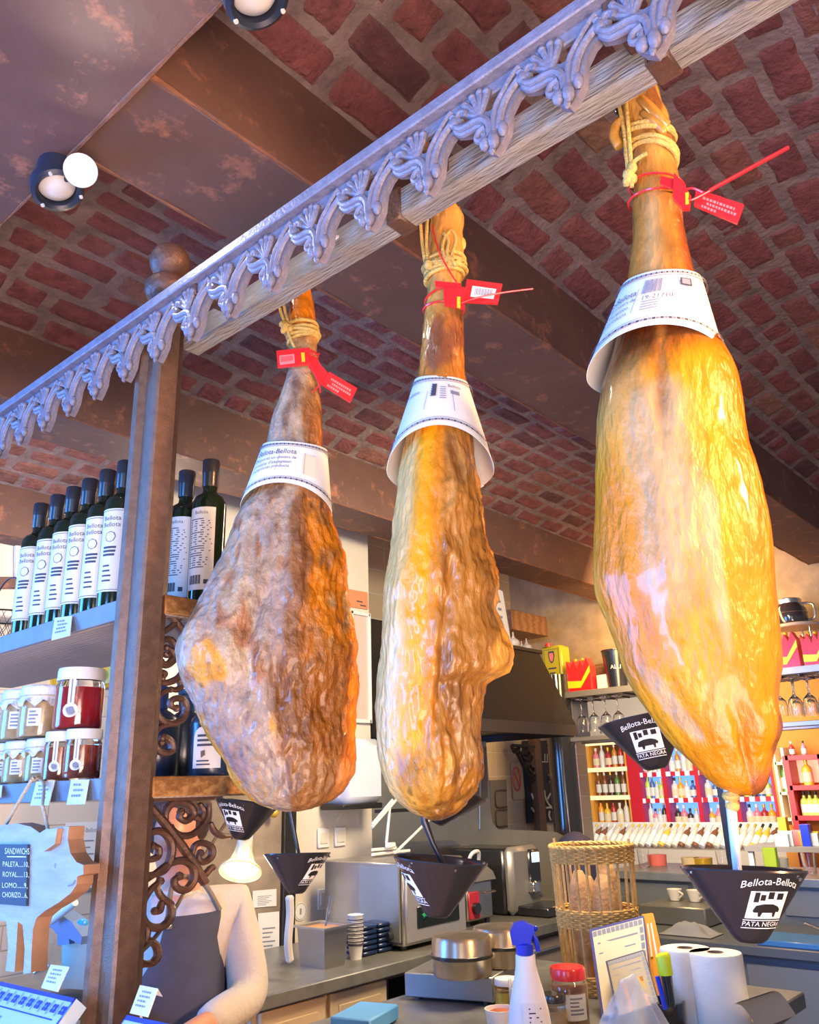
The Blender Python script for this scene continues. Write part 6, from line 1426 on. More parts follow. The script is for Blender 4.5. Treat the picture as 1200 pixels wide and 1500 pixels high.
b = MB(); f0 = lambda x, y: o+sd*(x)+fd*(.0336*sqrt(max(0, 1-(x/.046)**2)))+Vector((0, 0, y))
add_quad(b, -.012, .025, .032, .120, lambda x, y: f0(x, y)-fd*.0004, 1, 4)
for k in range(7): add_quad(b, .000, .060+.008*k, .026-.006*(k % 3), .0625+.008*k, f0, 0)
add_quad(b, -.006, .030, .012, .036, f0, 0); b.build('label_sheet', ['purple', 'spraywhite'], parent=t, smooth=False)
# jars and pots
def pot(px, py, r, h, label, body, lid, lidm, cat='jar', fill=None, name='sauce_jar'):
    o = onZ(px, py, ZK-E); t = thing(name, o, label, cat)
    MB().lathe([(0, 0), (r*.9, 0), (r, r*.12), (r, h*.74), (r*.86, h*.80), (r*.86, h*.82)] if lid else [(0, 0), (r*.8, 0), (r, h), (r*.94, h), (r*.8, h*.25), (0, h*.25)], o, n=32).build('body', body, parent=t)
    if fill: MB().lathe([(0, .003), (r*.85, .003), (r*.92, r*.12), (r*.92, h*.6), (0, h*.6)] if lid else [(r*.90, h*.80), (r*.5, h*.92), (0, h*.95)], o, n=32).build('contents', fill, parent=t)
    if lid: MB().lathe([(r*.90, h*.79), (r*.98, h*.80), (r*.98, h*.95), (r*.92, h), (0, h)], o, n=32).build('lid', lidm, parent=t)
    return t, o
tj, o = pot(838, 1503, .044, .128, 'glass jar with bright red lid beside the spray bottle', 'jarglass', True, 'red', fill='bread')
b = MB(); f_ = atan2(-o.y, -o.x); r = .0445; P = lambda x, y: o+Vector((r*cos(f_+x/r), r*sin(f_+x/r), y)); add_quad(b, -.045, .02, .045, .075, P, 0, 10); r2 = .0449; Q = lambda x, y: o+Vector((r2*cos(f_+x/r2), r2*sin(f_+x/r2), y)); b.tube([Q(-.018+.008*cos(k*pi/6), .052+.008*sin(k*pi/6)) for k in range(12)], .0012, 5, closed=True, mi=1); strip_lines(b, Q, .0, .035, .03, .07, 5, 1, 2); b.build('label_sheet', ['paper', 'greyink'], parent=tj)
pot(814, 1513, .031, .082, 'small glass jar with black lid between the spray bottle and the red-lidded jar', 'jarglass', True, 'black', fill='spread')
pot(735, 1512, .038, .050, 'white ramekin with red spice at the bottom of the photo', 'white', False, None, 'bowl', mat('red spice', (.50, .12, .06), .7, var=.5, vscale=90), 'ramekin')
tj, o = pot(745, 1480, .034, .075, 'small glass jar with white clip lid behind the ramekin', 'jarglass', True, 'white', fill='gold')
b = MB(); b.box(o+Vector((-.02, -.024, .05)), (.010, .006, .06), bev=.002); b.build('clip', 'white', parent=tj)
pot(708, 1532, .040, .030, 'second white ramekin at the very bottom of the photo', 'white', False, None, 'bowl', 'spread', 'ramekin')
b = MB(); c = onZ(535, 1505, ZK-E); b.box(c+Vector((0, 0, .02)), (.16, .11, .035), rz=.3, bev=.004); tag(b.build('blue_tray', 'skyblue'), 'sky blue tray at the bottom of the photo below the navy tubs', 'tray')
# wicker basket with bread
o = Vector((2.33, 1.338, ZK)); t = thing('bread_basket', o, 'tall open wicker basket with bread loaves standing on the island counter', 'basket'); H_ = .378
def rb(z): return lerp(.106, .119, z/H_)
def band(z0, z1, nm, rows):
    b = MB()
    for k in range(rows):
        z = lerp(z0, z1, (k+.5)/rows); n = 88
        b.tube([o+Vector(((rb(z)+.0035*cos(11*2*pi*i/n*2+pi*k))*cos(2*pi*i/n), (rb(z)+.0035*cos(11*2*pi*i/n*2+pi*k))*sin(2*pi*i/n), z)) for i in range(n)], .0031, 6, closed=True)
    return b.build(nm, 'wicker', parent=t)
band(.335, .372, 'woven_band', 7); band(.165, .215, 'woven_band', 9); band(.005, .05, 'woven_band', 8)
b = MB(); n = 60
for s_ in (0, 1, 2): b.tube([o+Vector(((rb(H_)+.004*sin(2*pi*i/n*12+s_*2.1))*cos(2*pi*i/n), (rb(H_)+.004*sin(2*pi*i/n*12+s_*2.1))*sin(2*pi*i/n), H_+.004*cos(2*pi*i/n*12+s_*2.1))) for i in range(n)], .004, 6, closed=True)
b.build('braided_rim', 'wicker', parent=t)
b = MB()
for k in range(24):
    a = 2*pi*k/24+.1; b.tube([o+Vector((rb(0)*cos(a), rb(0)*sin(a), 0)), o+Vector((rb(H_)*cos(a), rb(H_)*sin(a), H_+(.02 if k % 6 == 0 else 0)))], .0042, 6)
b.build('stakes', 'wicker', parent=t)
b = MB(); b.lathe([(0, 0), (.104, 0), (.104, .008), (0, .008)], o, n=32); b.build('bottom', 'wicker', parent=t)
def along(fn, n=10): return [fn(i/n) for i in range(n+1)]
for k, (dx, dy, hh, lx, ly) in enumerate(((-.045, .02, .30, .01, .01), (.03, -.03, .33, -.01, 0), (.015, .05, .28, .0, -.02), (-.03, -.045, .29, .015, .01))):
    b = MB(); b.tube([o+Vector((dx+lx*u, dy+ly*u, .012+hh*u)) for u in [i/14 for i in range(15)]], [.012+.026*sin(pi*min(1, max(0.03, i/14)))**.5 for i in range(15)], 14)
    tag(b.build('bread_loaf', 'bread'), 'brown bread loaf in the wicker basket, %s one' % ['left', 'right', 'rear', 'front'][k], 'bread', 'bread loaves in the wicker basket')
# tiled boards leaning on the basket
def board(q, th_, label, edge, face, inner, name):
    c = [onD(*p) for p in q]; n_ = (c[1]-c[0]).cross(c[3]-c[0]).normalized()
    if n_.dot(Vector((0, 0, E))-c[0]) < 0: n_ = -n_
    t = thing(name, c[3], label, 'board', 'tile-bordered boards by the basket')
    b = MB(); b.prism(c, -n_*th_); b.build('board', edge, parent=t, smooth=False); f0 = lambda u, v, o=.0008: (c[0]*(1-u)+c[1]*u)*(1-v)+(c[3]*(1-u)+c[2]*u)*v+n_*o
    b = MB(); b.add([f0(.05, .03), f0(.98, .03), f0(.98, .97), f0(.05, .97)], [(0, 1, 2, 3)], 0)
    for k in range(11): u = .06+.083*k; b.add([f0(u, .04, .0014), f0(u+.07, .04, .0014), f0(u+.07, .10, .0014), f0(u, .10, .0014)], [(0, 1, 2, 3)], 1)
    for k in range(9): v = .13+.093*k; b.add([f0(.90, v, .0014), f0(.965, v, .0014), f0(.965, v+.07, .0014), f0(.90, v+.07, .0014)], [(0, 1, 2, 3)], 1)
    for (u0, v0, u1, v1, m_) in ((.12, .18, .86, .20, 1), (.12, .30, .80, .315, 1), (.30, .46, .80, .56, 2), (.30, .46, .38, .98, 2), (.72, .46, .80, .98, 2)): b.add([f0(u0, v0, .0014), f0(u1, v0, .0014), f0(u1, v1, .0014), f0(u0, v1, .0014)], [(0, 1, 2, 3)], m_)
    b.build('print', [face, 'greyink', inner], parent=t, smooth=False); return c
board([(863, 1362, 2.50), (943, 1341, 2.50), (958, 1470, 2.36), (882, 1495, 2.36)], .012, 'cream tile-bordered board leaning on the wicker basket', mat('blue board edge', (.06, .07, .28), .4), 'cream', 'orange', 'tiled_board')
board([(887, 1408, 2.40), (943, 1391, 2.40), (966, 1470, 2.28), (905, 1492, 2.28)], .012, 'smaller dark-edged tile board in front of the cream board', mat('dark board edge', (.03, .035, .10), .4), mat('dim card', (.38, .31, .20), .5), 'orange', 'tiled_board')
c = [onD(942, 1340, 2.52), onD(957, 1338, 2.52), onD(988, 1470, 2.40), onD(955, 1490, 2.40)]; b = MB(); b.prism(c, vv*.008); f0 = lambda u, v: (c[0]*(1-u)+c[1]*u)*(1-v)+(c[3]*(1-u)+c[2]*u)*v-vv*.001
for k in range(2): b.add([f0(.25+.3*k, .1), f0(.38+.3*k, .1), f0(.38+.3*k, .45), f0(.25+.3*k, .45)], [(0, 1, 2, 3)], 1)
tag(b.build('orange_card', ['orange', 'paper'], smooth=False), 'orange printed card standing right of the cream board', 'card')
t = thing('neon_marker', onD(975, 1470, 2.2), 'neon yellow marker pen standing beside the orange card', 'pen'); b = MB(); b.tube([onD(970, 1397, 2.2), onD(971, 1400, 2.2), onD(976, 1428, 2.2)], [.014, .017, .016], 14); b.build('cap', mat('neon yellow', (.75, .88, .02), .4), parent=t); b = MB(); b.tube([onD(976, 1428, 2.2), onD(983, 1475, 2.2)], [.013, .010], 12); b.build('barrel', 'black', parent=t)
b = MB(); b.tube([onD(963, 1430, 2.18), onD(975, 1478, 2.18)], .006, 8); tag(b.build('blue_pen', 'sprayblue'), 'blue pen leaning beside the neon marker', 'pen')
b = MB(); c = onZ(975, 1500, ZK-E); b.lathe([(0, 0), (.045, 0), (.05, .05), (.045, .05), (.04, .006), (0, .006)], c, n=28); tag(b.build('pen_pot', 'black'), 'black pot holding the pens on the island counter', 'pot')
for k, (px, py) in enumerate(((1016, 1492), (1062, 1502))):
    o = onZ(px, py, ZK-E); t = thing('paper_roll', o, 'white paper towel roll standing on the counter, %s' % ['left and half hidden one', 'right one in front'][k], 'paper roll', 'paper towel rolls')
    MB().lathe([(.020, 0), (.060, 0), (.062, .004), (.062, .151), (.060, .155), (.020, .155), (.020, 0)], o, n=40, caps=False).build('roll', mat('roll paper', (.80, .74, .66), .8, bump=.15, bscale=60), parent=t)
    MB().lathe([(.020, .0), (.020, .156), (.0175, .156), (.0175, .0)], o, n=28, caps=False).build('cardboard_core', mat('brown card core', (.40, .25, .13), .8), parent=t)
c = [onZ(1075, 1470, ZK-E+.09), onZ(1130, 1452, ZK-E+.09), onZ(1165, 1480, ZK-E), onZ(1110, 1500, ZK-E)]
b = MB(); b.grid(lambda u, v: lerp(lerp(c[0], c[1], u), lerp(c[3], c[2], u), v)+Vector((0, 0, .012*sin(v*4))), 8, 10); b.grid(lambda u, v: lerp(lerp(c[0], c[1], u), lerp(c[3], c[2], u), v)+Vector((0, 0, .012*sin(v*4)-.002)), 8, 10); tag(b.build('loose_sheet', mat('roll paper', (.8, .74, .66))), 'loose cream paper sheet unrolled beside the paper towel rolls', 'paper')
b = MB(); o = onZ(930, 1530, ZK-E)
b.grid(lambda u, v: o+Vector((.15*(u-.5)*(1-.4*v)+.02*noise.noise(Vector((u*4, v*4, 1))), .17*(.5-u)*(1-.4*v)*.3+.14*(v-.5)+.02*noise.noise(Vector((u*4, v*4, 5))), .002+.13*sin(pi*u)*sin(pi*v)+.025*noise.noise(Vector((u*6, v*6, 9)))*sin(pi*u)*sin(pi*v))), 30, 30)
tag(b.build('plastic_bag', 'clearplastic', ang=60), 'crumpled clear plastic bag at the bottom of the photo', 'bag')
b = MB(); o = onZ(1020, 1530, ZK-E); b.lathe([(0, 0), (.06, 0), (.075, .012), (.075, .016), (.055, .006), (0, .006)], o, n=32); tag(b.build('gold_plate', mat('gold beige plate', (.62, .48, .28), .4)), 'beige plate at the bottom of the photo below the paper rolls', 'plate')
# ================================================================== THE BAR
ZB1 = E-.48; ZB2 = E-.70
t = thing('bar_counter', (4.7, 1.6, 0), 'long blue-grey bar counter behind the yellow ham', 'counter')
MB().box((4.98, 1.40, ZB1-.022), (.58, 2.44, .044), bev=.005).build('upper_top', mat('blue grey bar top', (.20, .25, .33), .3, var=.2, vscale=10), parent=t)
MB().box((4.98, 1.39, (ZB1-.044)/2), (.52, 2.4, ZB1-.044)).build('upper_body', 'barblue', parent=t)
MB().box((4.38, 1.39, ZB2-.02), (.66, 2.4, .04), bev=.004).build('lower_worktop', mat('dark blue worktop', (.11, .13, .16), .3), parent=t)
MB().box((4.41, 1.39, (ZB2-.04)/2), (.60, 2.38, ZB2-.04)).build('lower_body', 'barblue', parent=t)
for k in range(5): MB().box((4.100, .45+.475*k, ZB2-.30), (.016, .44, .44), bev=.004).build('front_panel', mat('grey front panel', (.19, .21, .24), .5), parent=t)
for k in range(5): MB().box((4.715, .45+.475*k, ZB1-.12), (.012, .45, .12), bev=.003).build('rear_panel', mat('grey rear panel', (.17, .20, .25), .5), parent=t)
for k, px in enumerate((990, 1019)):
    o = onX(px, 1322, 4.6); o.z = ZB2+.095; t = thing('espresso_cup', o, 'small white espresso cup above the steel tray, %s one' % ['left', 'right'][k], 'cup', 'espresso cups behind the bar')
    MB().lathe([(0, 0), (.026, 0), (.038, .045), (.040, .056), (.037, .055), (.024, .006), (0, .006)], o, n=24).build('bowl', 'white', parent=t)
    b = MB(); b.tube(curve([o+Vector((-.02, -.034, .045)), o+Vector((-.03, -.058, .035)), o+Vector((-.016, -.032, .014))]), .005, 6); b.build('handle', 'white', parent=t)
b = MB(); c = onX(986, 1337, 4.45); c.z = ZB2; b.box((4.53, c.y-.02, ZB2+.047), (.28, .36, .09), bev=.006); tag(b.build('steel_bin', mat('dull grey steel', (.28, .29, .28), .35, .6)), 'low steel bin under the espresso cups', 'bin')
b = MB(); c = onX(1010, 1352, 4.2); c.z = ZB2
b.grid(lambda u, v: c+Vector((.16*(v-.5), .26*(.5-u), .004+.085*(sin(pi*u)*sin(pi*v))*(.6+.8*noise.noise(Vector((u*4, v*3, 2)))) )), 24, 16); b.grid(lambda u, v: c+Vector((.16*(v-.5), .26*(.5-u), .001)), 2, 2); tag(b.build('grey_cloth', mat('blue grey cloth', (.26, .28, .34), .85), ang=70), 'crumpled blue-grey cloth on the lower bar worktop', 'cloth')
b = MB(); c = onX(1172, 1368, 4.15); b.box((4.2, c.y, ZB2+.012), (.24, .34, .024), bev=.004); tag(b.build('blue_mat', mat('bright blue mat', (.06, .22, .55), .25)), 'bright blue mat on the lower bar worktop at the right', 'mat')
b = MB(); c = onX(1190, 1343, 4.45); b.tube([(4.45, c.y+.04, ZB2+.05), (4.45, c.y-.02, ZB2+.03), (4.45, c.y-.10, ZB2+.02)], .008, 8); tag(b.build('steel_tongs', 'chrome'), 'steel tongs on the lower bar worktop at the right edge', 'tongs')
b = MB(); c = onX(925, 1335, 4.5); b.lathe([(0, 0), (.09, 0), (.10, .12), (.095, .12), (.085, .006), (0, .006)], (4.5, 2.46, ZB2), n=28); tag(b.build('steel_pot', mat('dull grey steel', (.28, .29, .28))), 'dull steel pot behind the wicker basket on the bar', 'pot')
# bar post
t = thing('bar_post', (4.75, 1.882, ZB1), 'dark upright post on the bar behind the pale blue pin', 'post')
MB().box((4.78, 1.882, (ZB1+E+.27)/2), (.05, .05, E+.27-ZB1), bev=.004).build('shaft', 'darkmetal', parent=t)
MB().box((4.78, 1.882, ZB1+.012), (.10, .10, .024), bev=.004).build('foot', 'brownskin', parent=t)
# glasses and bottles standing on the bar
def tumbler(o, label):
    b = MB(); b.lathe([(0, 0), (.030, 0), (.036, .10), (.0345, .10), (.028, .006), (0, .006)], o, n=24); tag(b.build('tumbler', 'glass'), label, 'glass', 'clear tumblers on the bar')
for k, px in enumerate((944, 1060, 1186)):
    o = onX(px, 1268, 4.95); o.z = ZB1; tumbler(o, 'clear upturned tumbler on the bar, %s' % ['above the grey cloth', 'beside the dark post', 'right of the large cup'][k])
for k, (px, h) in enumerate(((964, .06), (1012, .05), (1030, .05), (1140, .06))):
    o = onX(px, 1262, 5.10); o.z = ZB1; b = MB(); b.lathe([(0, 0), (.05, 0), (.055, h), (0, h)], o, n=20); tag(b.build('bar_pot', ['redsoft', 'cream', 'gold', 'white'][k]), ['red', 'cream', 'golden', 'white'][k]+' little pot on the bar in front of the bottle wall', 'pot')
b = MB(); o = onX(1130, 1262, 5.0); b.box((5.0, o.y, ZB1+.06), (.04, .07, .12), bev=.004); tag(b.build('lime_box', mat('lime green card', (.55, .85, .05), .4)), 'lime green box on the bar left of the signs', 'box')

# ------------------------------------------------------------------ bar rack
t = thing('glass_rack', (4.75, 1.7, E+.26), 'two-level bar rack with wine glasses hanging behind the yellow ham', 'rack')
MB().box((4.75, 1.75, E+.53), (.36, 2.10, .035), bev=.004).build('upper_shelf', mat('pale oak shelf', (.52, .42, .30), .5), parent=t)
MB().box((4.575, 1.75, E+.53), (.012, 2.10, .037), bev=.002).build('front_trim', mat('grey shelf trim', (.36, .36, .38), .35, .5), parent=t)
b = MB(); b.box((4.60, 1.75, E+.262), (.05, 2.10, .026), bev=.003); b.box((4.90, 1.75, E+.262), (.05, 2.10, .026), bev=.003); b.build('lower_rail', mat('grey shelf trim', (.36, .36, .38)), parent=t)
for y in (.75, 2.75): MB().box((4.75, y, E+.39), (.30, .02, .26), bev=.003).build('end_plate', mat('grey shelf trim', (.36, .36, .38)), parent=t)
for k in range(20): MB().box((4.72, .82+.1*k, E+.507), (.28, .008, .008)).build('glass_runner', 'darkmetal', parent=t)
for y in (.95, 2.55): MB().cyl((4.85, y, E+.55), (4.85, y, E+.74), .008).build('hanger', 'darkmetal', parent=t)
gp = [(0.0, .0), (.034, .0), (.034, .003), (.006, .008), (.0038, .014), (.0038, .085), (.010, .094), (.030, .115), (.036, .145), (.032, .195), (.0308, .195), (.0345, .145), (.029, .117), (.006, .097), (0, .096)]
g0 = None
def glass(y, x, label, grp):
    global g0
    o = Vector((x, y, E+.503))
    if g0 is None:
        g0 = MB().lathe(gp, (0, 0, 0), (0, 0, -1), 24).build('wine_glass', 'glass', local=True); q = g0
    else: q = g0.copy(); COL.objects.link(q)
    q.location = o; tag(q, label, 'wine glass', grp)
od = ['first', 'second', 'third', 'fourth', 'fifth', 'sixth']
for k in range(4): glass(2.64-.082*k, 4.64, 'upside-down wine glass in the rack between hood and ham, %s from the left' % od[k], 'wine glasses hanging left of the yellow ham')
for k in range(5): glass(1.455-.075*k, 4.64, 'upside-down wine glass in the rack right of the yellow ham, %s from the left' % od[k], 'wine glasses hanging right of the yellow ham')
for k in range(4): glass(1.42-.075*k, 4.80, 'upside-down wine glass in the rear row right of the yellow ham, %s from the left' % od[k], 'wine glasses hanging right of the yellow ham')
ZR = E+.548
# oil tin, red crowns, bucket, cake stand
ta, tb = onX(797, 1000, 4.66), onX(834, 1000, 4.66)
t = thing('oil_tin', (4.66, (ta.y+tb.y)/2, ZR), 'olive yellow oil tin with red cap on the bar rack', 'tin')
yc = (ta.y+tb.y)/2; hw = .065
MB().box((4.68, yc, ZR+.155), (.11, .15, .31), bev=.012).build('tin_body', 'oliveTin', parent=t)
b = MB(); b.cyl((4.67, yc+.045, ZR+.31), (4.67, yc+.045, ZR+.335), .020, n=20); b.build('cap', 'red', parent=t)
b = MB(); fx = 4.6245; b.add([(fx, yc-.0+u*.03, ZR+.235+v*.04) for u, v in ((-.7, 1), (.7, 1), (.8, .2), (.5, -.6), (0, -1), (-.5, -.6), (-.8, .2))], [tuple(range(7))], 0)
b.add([(fx-.001, yc+u*.02, ZR+.235+v*.028) for u, v in ((-.7, 1), (.7, 1), (.8, .2), (.5, -.6), (0, -1), (-.5, -.6), (-.8, .2))], [tuple(range(7))], 1)
for (y0, y1, z0, z1) in ((-.055, .055, .285, .288), (-.055, .055, .03, .033), (-.055, -.052, .03, .288), (.052, .055, .03, .288), (-.03, .03, .16, .17), (-.02, .02, .13, .14), (-.035, .035, .09, .10), (-.03, .025, .06, .07)): b.add([(fx, yc+y0, ZR+z0), (fx, yc+y1, ZR+z0), (fx, yc+y1, ZR+z1), (fx, yc+y0, ZR+z1)], [(0, 1, 2, 3)], 0)
b.build('tin_print', ['ink', 'redsoft'], parent=t, smooth=False)
def crown(px0, px1, pytop, label):
    a, c = onX(px0, 990, 4.66), onX(px1, 990, 4.66); w_ = a.y-c.y; t = thing('red_crown_box', (4.66, (a.y+c.y)/2, ZR), label, 'box', 'red and yellow crown boxes on the bar rack')
    hgt = onX(px0, pytop, 4.66).z-ZR
    pts = [(0, 0), (1, 0), (1, .75), (.86, 1), (.72, .72), (.6, .95), (.46, .66), (.3, .98), (.16, .72), (0, .95)]
    MB().prism([Vector((4.60, a.y-u*w_, ZR+v*hgt)) for u, v in pts], (.07, 0, 0)).build('crown_body', 'red', parent=t, smooth=False)
    b = MB(); b.prism([Vector((4.598, a.y-u*w_, ZR+v*hgt)) for u, v in ((0, .12), (.55, .10), (1.0, .55), (1.0, .75), (.6, .30), (0, .34))], (-.002, 0, 0)); b.build('yellow_band', mat('bright yellow card', (.95, .72, .02), .4), parent=t, smooth=False)
    b = MB()
    for u in (.3, .6): b.sph((4.635, a.y-u*w_, ZR+hgt*.97), .012, 10)
    b.build('gold_ball', 'gold', parent=t)
crown(838, 872, 968, 'red and yellow crown box on the bar rack right of the oil tin')
crown(1138, 1181, 930, 'red and yellow crown box under the round cake stand')
crown(1187, 1222, 928, 'red and yellow crown box at the right edge of the photo')
b = MB(); a, c = onX(872, 990, 4.62), onX(884, 990, 4.62); b.box((4.70, (a.y+c.y)/2, ZR+.045), (.12, a.y-c.y+.01, .09), bev=.003); tag(b.build('white_box', 'white'), 'white box between the crown box and the black bucket', 'box')
a, c = onX(881, 950, 4.66), onX(911, 950, 4.66); yc = (a.y+c.y)/2
t = thing('ice_bucket', (4.68, yc, ZR), 'black ice bucket with pale lettering on the bar rack', 'bucket')
b = MB(); b.lathe([(0, 0), (.058, 0), (.078, .225), (.082, .228), (.082, .234), (.075, .233), (.055, .008), (0, .008)], (4.69, yc, ZR), n=32); b.build('bucket_body', mat('navy black enamel', (.015, .018, .03), .25, coat=.4), parent=t)
b = MB(); fa2 = atan2(-yc, -4.69); P = lambda x, y: Vector((4.69+(.0585+.02*y/.225+.001)*cos(fa2+x/.068), yc+(.0585+.02*y/.225+.001)*sin(fa2+x/.068), ZR+y)); P2, f2 = text_mesh('ALLI', .034); b.add([P(x, y+.125) for x, y in P2], f2); b.build('lettering', 'paper', parent=t, smooth=False)
a, c = onX(1136, 912, 4.78), onX(1196, 910, 4.78); yc = (a.y+c.y)/2; zs = onX(1166, 918, 4.78).z
t = thing('cake_stand', (4.78, yc, ZR), 'round pale wooden stand on thin legs carrying a dark glass pot', 'stand')
MB().lathe([(0, 0), (.118, 0), (.122, .004), (.122, .014), (.118, .018), (0, .018)], (4.78, yc, zs-.01), n=40).build('round_top', mat('pale oak shelf', (.52, .42, .30)), parent=t)
for k in range(3): a_ = 2*pi*k/3; MB().cyl((4.78+.09*cos(a_), yc+.09*sin(a_), ZR), (4.78+.09*cos(a_), yc+.09*sin(a_), zs-.008), .005).build('leg', 'chrome', parent=t)
t = thing('glass_pot', (4.70, yc, zs+.008), 'dark glass pot with steel lid on the round wooden stand', 'pot'); o = Vector((4.78, yc+.02, zs+.008))
MB().lathe([(0, 0), (.080, 0), (.088, .02), (.086, .085), (.070, .115), (.062, .12)], o, n=32).build('pot_body', mat('smoky glass', (.045, .035, .035), .08, coat=.8), parent=t)
MB().lathe([(.066, .118), (.068, .14), (.062, .146), (.02, .15), (0, .15)], o, n=32).build('lid', 'steel', parent=t)
b = MB(); b.tube(curve([o+Vector((0, -.07, .115)), o+Vector((0, -.125, .10)), o+Vector((0, -.12, .03)), o+Vector((0, -.085, .02))]), .007, 8); b.tube([o+Vector((.088*cos(2*pi*i/24), .088*sin(2*pi*i/24), .065)) for i in range(24)], .002, 6, closed=True); b.build('handle', 'steel', parent=t)

# ================================================================== THE BOTTLE WALL IN THE FAR HALL
XW = 9.5
def yW(px, X=XW): return onX(px, 1165, X).y
BC = {}
def colmat(nm, c): BC[nm] = mat('bottle '+nm, c, .2, coat=.4); return BC[nm]
cols = {'red': (.45, .03, .03), 'pink': (.75, .22, .28), 'amber': (.60, .25, .03), 'golden': (.85, .52, .05), 'green': (.10, .24, .05), 'pale': (.72, .66, .52), 'dark': (.05, .03, .025), 'brown': (.22, .08, .03), 'clear': (.70, .72, .74), 'orange': (.90, .38, .03), 'lime': (.55, .70, .12), 'blue': (.08, .16, .42), 'magenta': (.60, .03, .25)}
for n_, c_ in cols.items(): colmat(n_, c_)
protos = {}
def hall_bottle(colr, kind, loc, label, group, tilt=None, sc=1.0):
    key = (colr, kind)
    if key not in protos:
        r = (.036, .046, .040)[kind]; h = (.30, .25, .21)[kind]
        b = MB(); b.lathe([(0, 0), (r, 0), (r, h*.58), (r*.8, h*.66), (r*.36, h*.74), (r*.33, h*.86)], n=14, mi=0); b.lathe([(r*.38, h*.84), (r*.38, h), (0, h)], n=14, mi=2); b.lathe([(r*1.015, h*.12), (r*1.015, h*.46)], n=14, mi=1, caps=False)
        o = b.build('liquor_bottle', [BC[colr], ['bottlelabel', 'cream', 'white'][kind], ['matteblack', 'gold', 'white'][(len(colr)+kind) % 3]], local=True); protos[key] = o; q = o
    else: q = protos[key].copy(); COL.objects.link(q)
    q.location = loc; q.scale = (sc,)*3
    if tilt: q.rotation_euler = tilt
    tag(q, label, 'bottle', group); return q
rd = random.Random(11)
def zpx(px, py, X): return onX(px, py, X).z
# orange unit: left bay of two, right bay of five, three shelves
t = thing('orange_shelf_unit', (XW+.1, 5.1, 0), 'orange lacquered bottle shelf unit at the far wall', 'shelf unit')
yl, yd, yr = yW(848), yW(869), yW(926); ztop = zpx(890, 1084, XW); rows = [zpx(888, 1123, XW), zpx(888, 1164, XW), zpx(888, 1205, XW)]
for y in (yl, yd, yr): MB().box((XW+.10, y, (ztop+E-.85)/2), (.30, .05, ztop-(E-.85))).build('upright', 'orangewood', parent=t)
MB().box((XW+.23, (yl+yr)/2, (ztop+E-.85)/2), (.02, yl-yr, ztop-E+.85)).build('back', mat('dim brown back', (.30, .15, .07), .6), parent=t)
for z in rows+[ztop]:
    s_ = MB().box((XW+.10, (yl+yr)/2, z-.025), (.29, yl-yr, .03)).build('shelf', 'orangewood', parent=t)
    MB().box((XW-.05, (yl+yr)/2, z-.035), (.012, yl-yr, .05)).build('glowing_price_strip', mat('glowing cream price strip', (.85, .70, .40), .5, emit=.7, emitcol=(1, .75, .35)), parent=s_)  # price strip given a glow of its own to brighten the shelf
rn = ['top', 'middle', 'bottom']
for r, z in enumerate(rows):
    for bay, (ya, yb, n) in enumerate(((yl-.05, yd+.04, 2), (yd-.05, yr+.05, 5))):
        for k in range(n):
            cn = rd.choice((['red', 'pink', 'amber', 'pale', 'clear'], ['dark', 'green', 'pale', 'lime', 'brown'], ['red', 'amber', 'golden', 'pale', 'orange'])[r]); kd = rd.randrange(2)
            hall_bottle(cn, kd, (XW-.0, lerp(ya, yb, (k+.5)/n), z-.008), '%s liquor bottle, %s shelf of orange unit, %s bay, %s from left' % (cn, rn[r], ['narrow', 'wide'][bay], od[k]), 'bottles in the orange shelf unit', sc=.92)
t = thing('red_pillar', (XW, yW(934), 0), 'red pillar between the orange unit and the blue fridge', 'pillar')
y0, y1 = yW(927), yW(941); MB().box((XW+.1, (y0+y1)/2, (ztop+.0)/2), (.34, y0-y1, ztop)).build('pillar_body', 'redshelf', parent=t)
# fridge
t = thing('bottle_fridge', (XW+.1, 4.0, 0), 'blue-lit red-framed bottle fridge at the far wall', 'fridge')
fy = [yW(942), yW(980), yW(1028), yW(1083), yW(1140)]; fz = [zpx(1000, 1129, XW), zpx(1000, 1168, XW), zpx(1000, 1209, XW)]; ft = zpx(1000, 1082, XW)
MB().box((XW+.22, (fy[0]+fy[-1])/2, (ft+E-.8)/2), (.02, fy[0]-fy[-1], ft-E+.8)).build('lit_back', 'fridgeblue', parent=t)
for y in fy: MB().box((XW+.02, y, (ft+E-.8)/2), (.20, .045, ft-E+.8)).build('frame_post', 'redshelf', parent=t)
for z in fz+[ft]:
    s_ = MB().box((XW+.08, (fy[0]+fy[-1])/2, z-.02), (.26, fy[0]-fy[-1], .02)).build('shelf', 'white', parent=t)
    b = MB(); n = 27
    for k in range(n): b.box((XW-.055, lerp(fy[0], fy[-1], (k+.5)/n), z-.03), (.012, (fy[0]-fy[-1])/n, .05), k % 2)
    b.build('glowing_price_strip', [mat('glowing pink white strip', (.92, .70, .74), .5, emit=.5, emitcol=(1, .78, .82)), 'redshelf'], parent=s_)  # emission added to these price strips so the fridge shelves look brighter
bayn = ['first', 'second', 'third', 'fourth']
for r, z in enumerate(fz):
    for bay in range(4):
        n = 4
        for k in range(n):
            cn = rd.choice((['clear', 'pale', 'pink', 'amber'], ['blue', 'lime', 'magenta', 'clear', 'dark', 'orange'], ['dark', 'orange', 'clear', 'brown', 'pink', 'red'])[r]); kd = rd.choice((0, 1, 2, 2))
            hall_bottle(cn, kd, (XW+.0, lerp(fy[bay]-.05, fy[bay+1]+.05, (k+.5)/n), z-.008), '%s bottle, %s shelf of blue fridge, %s bay, %s from left' % (cn, rn[r], bayn[bay], od[k]), 'bottles in the blue fridge', sc=.90)
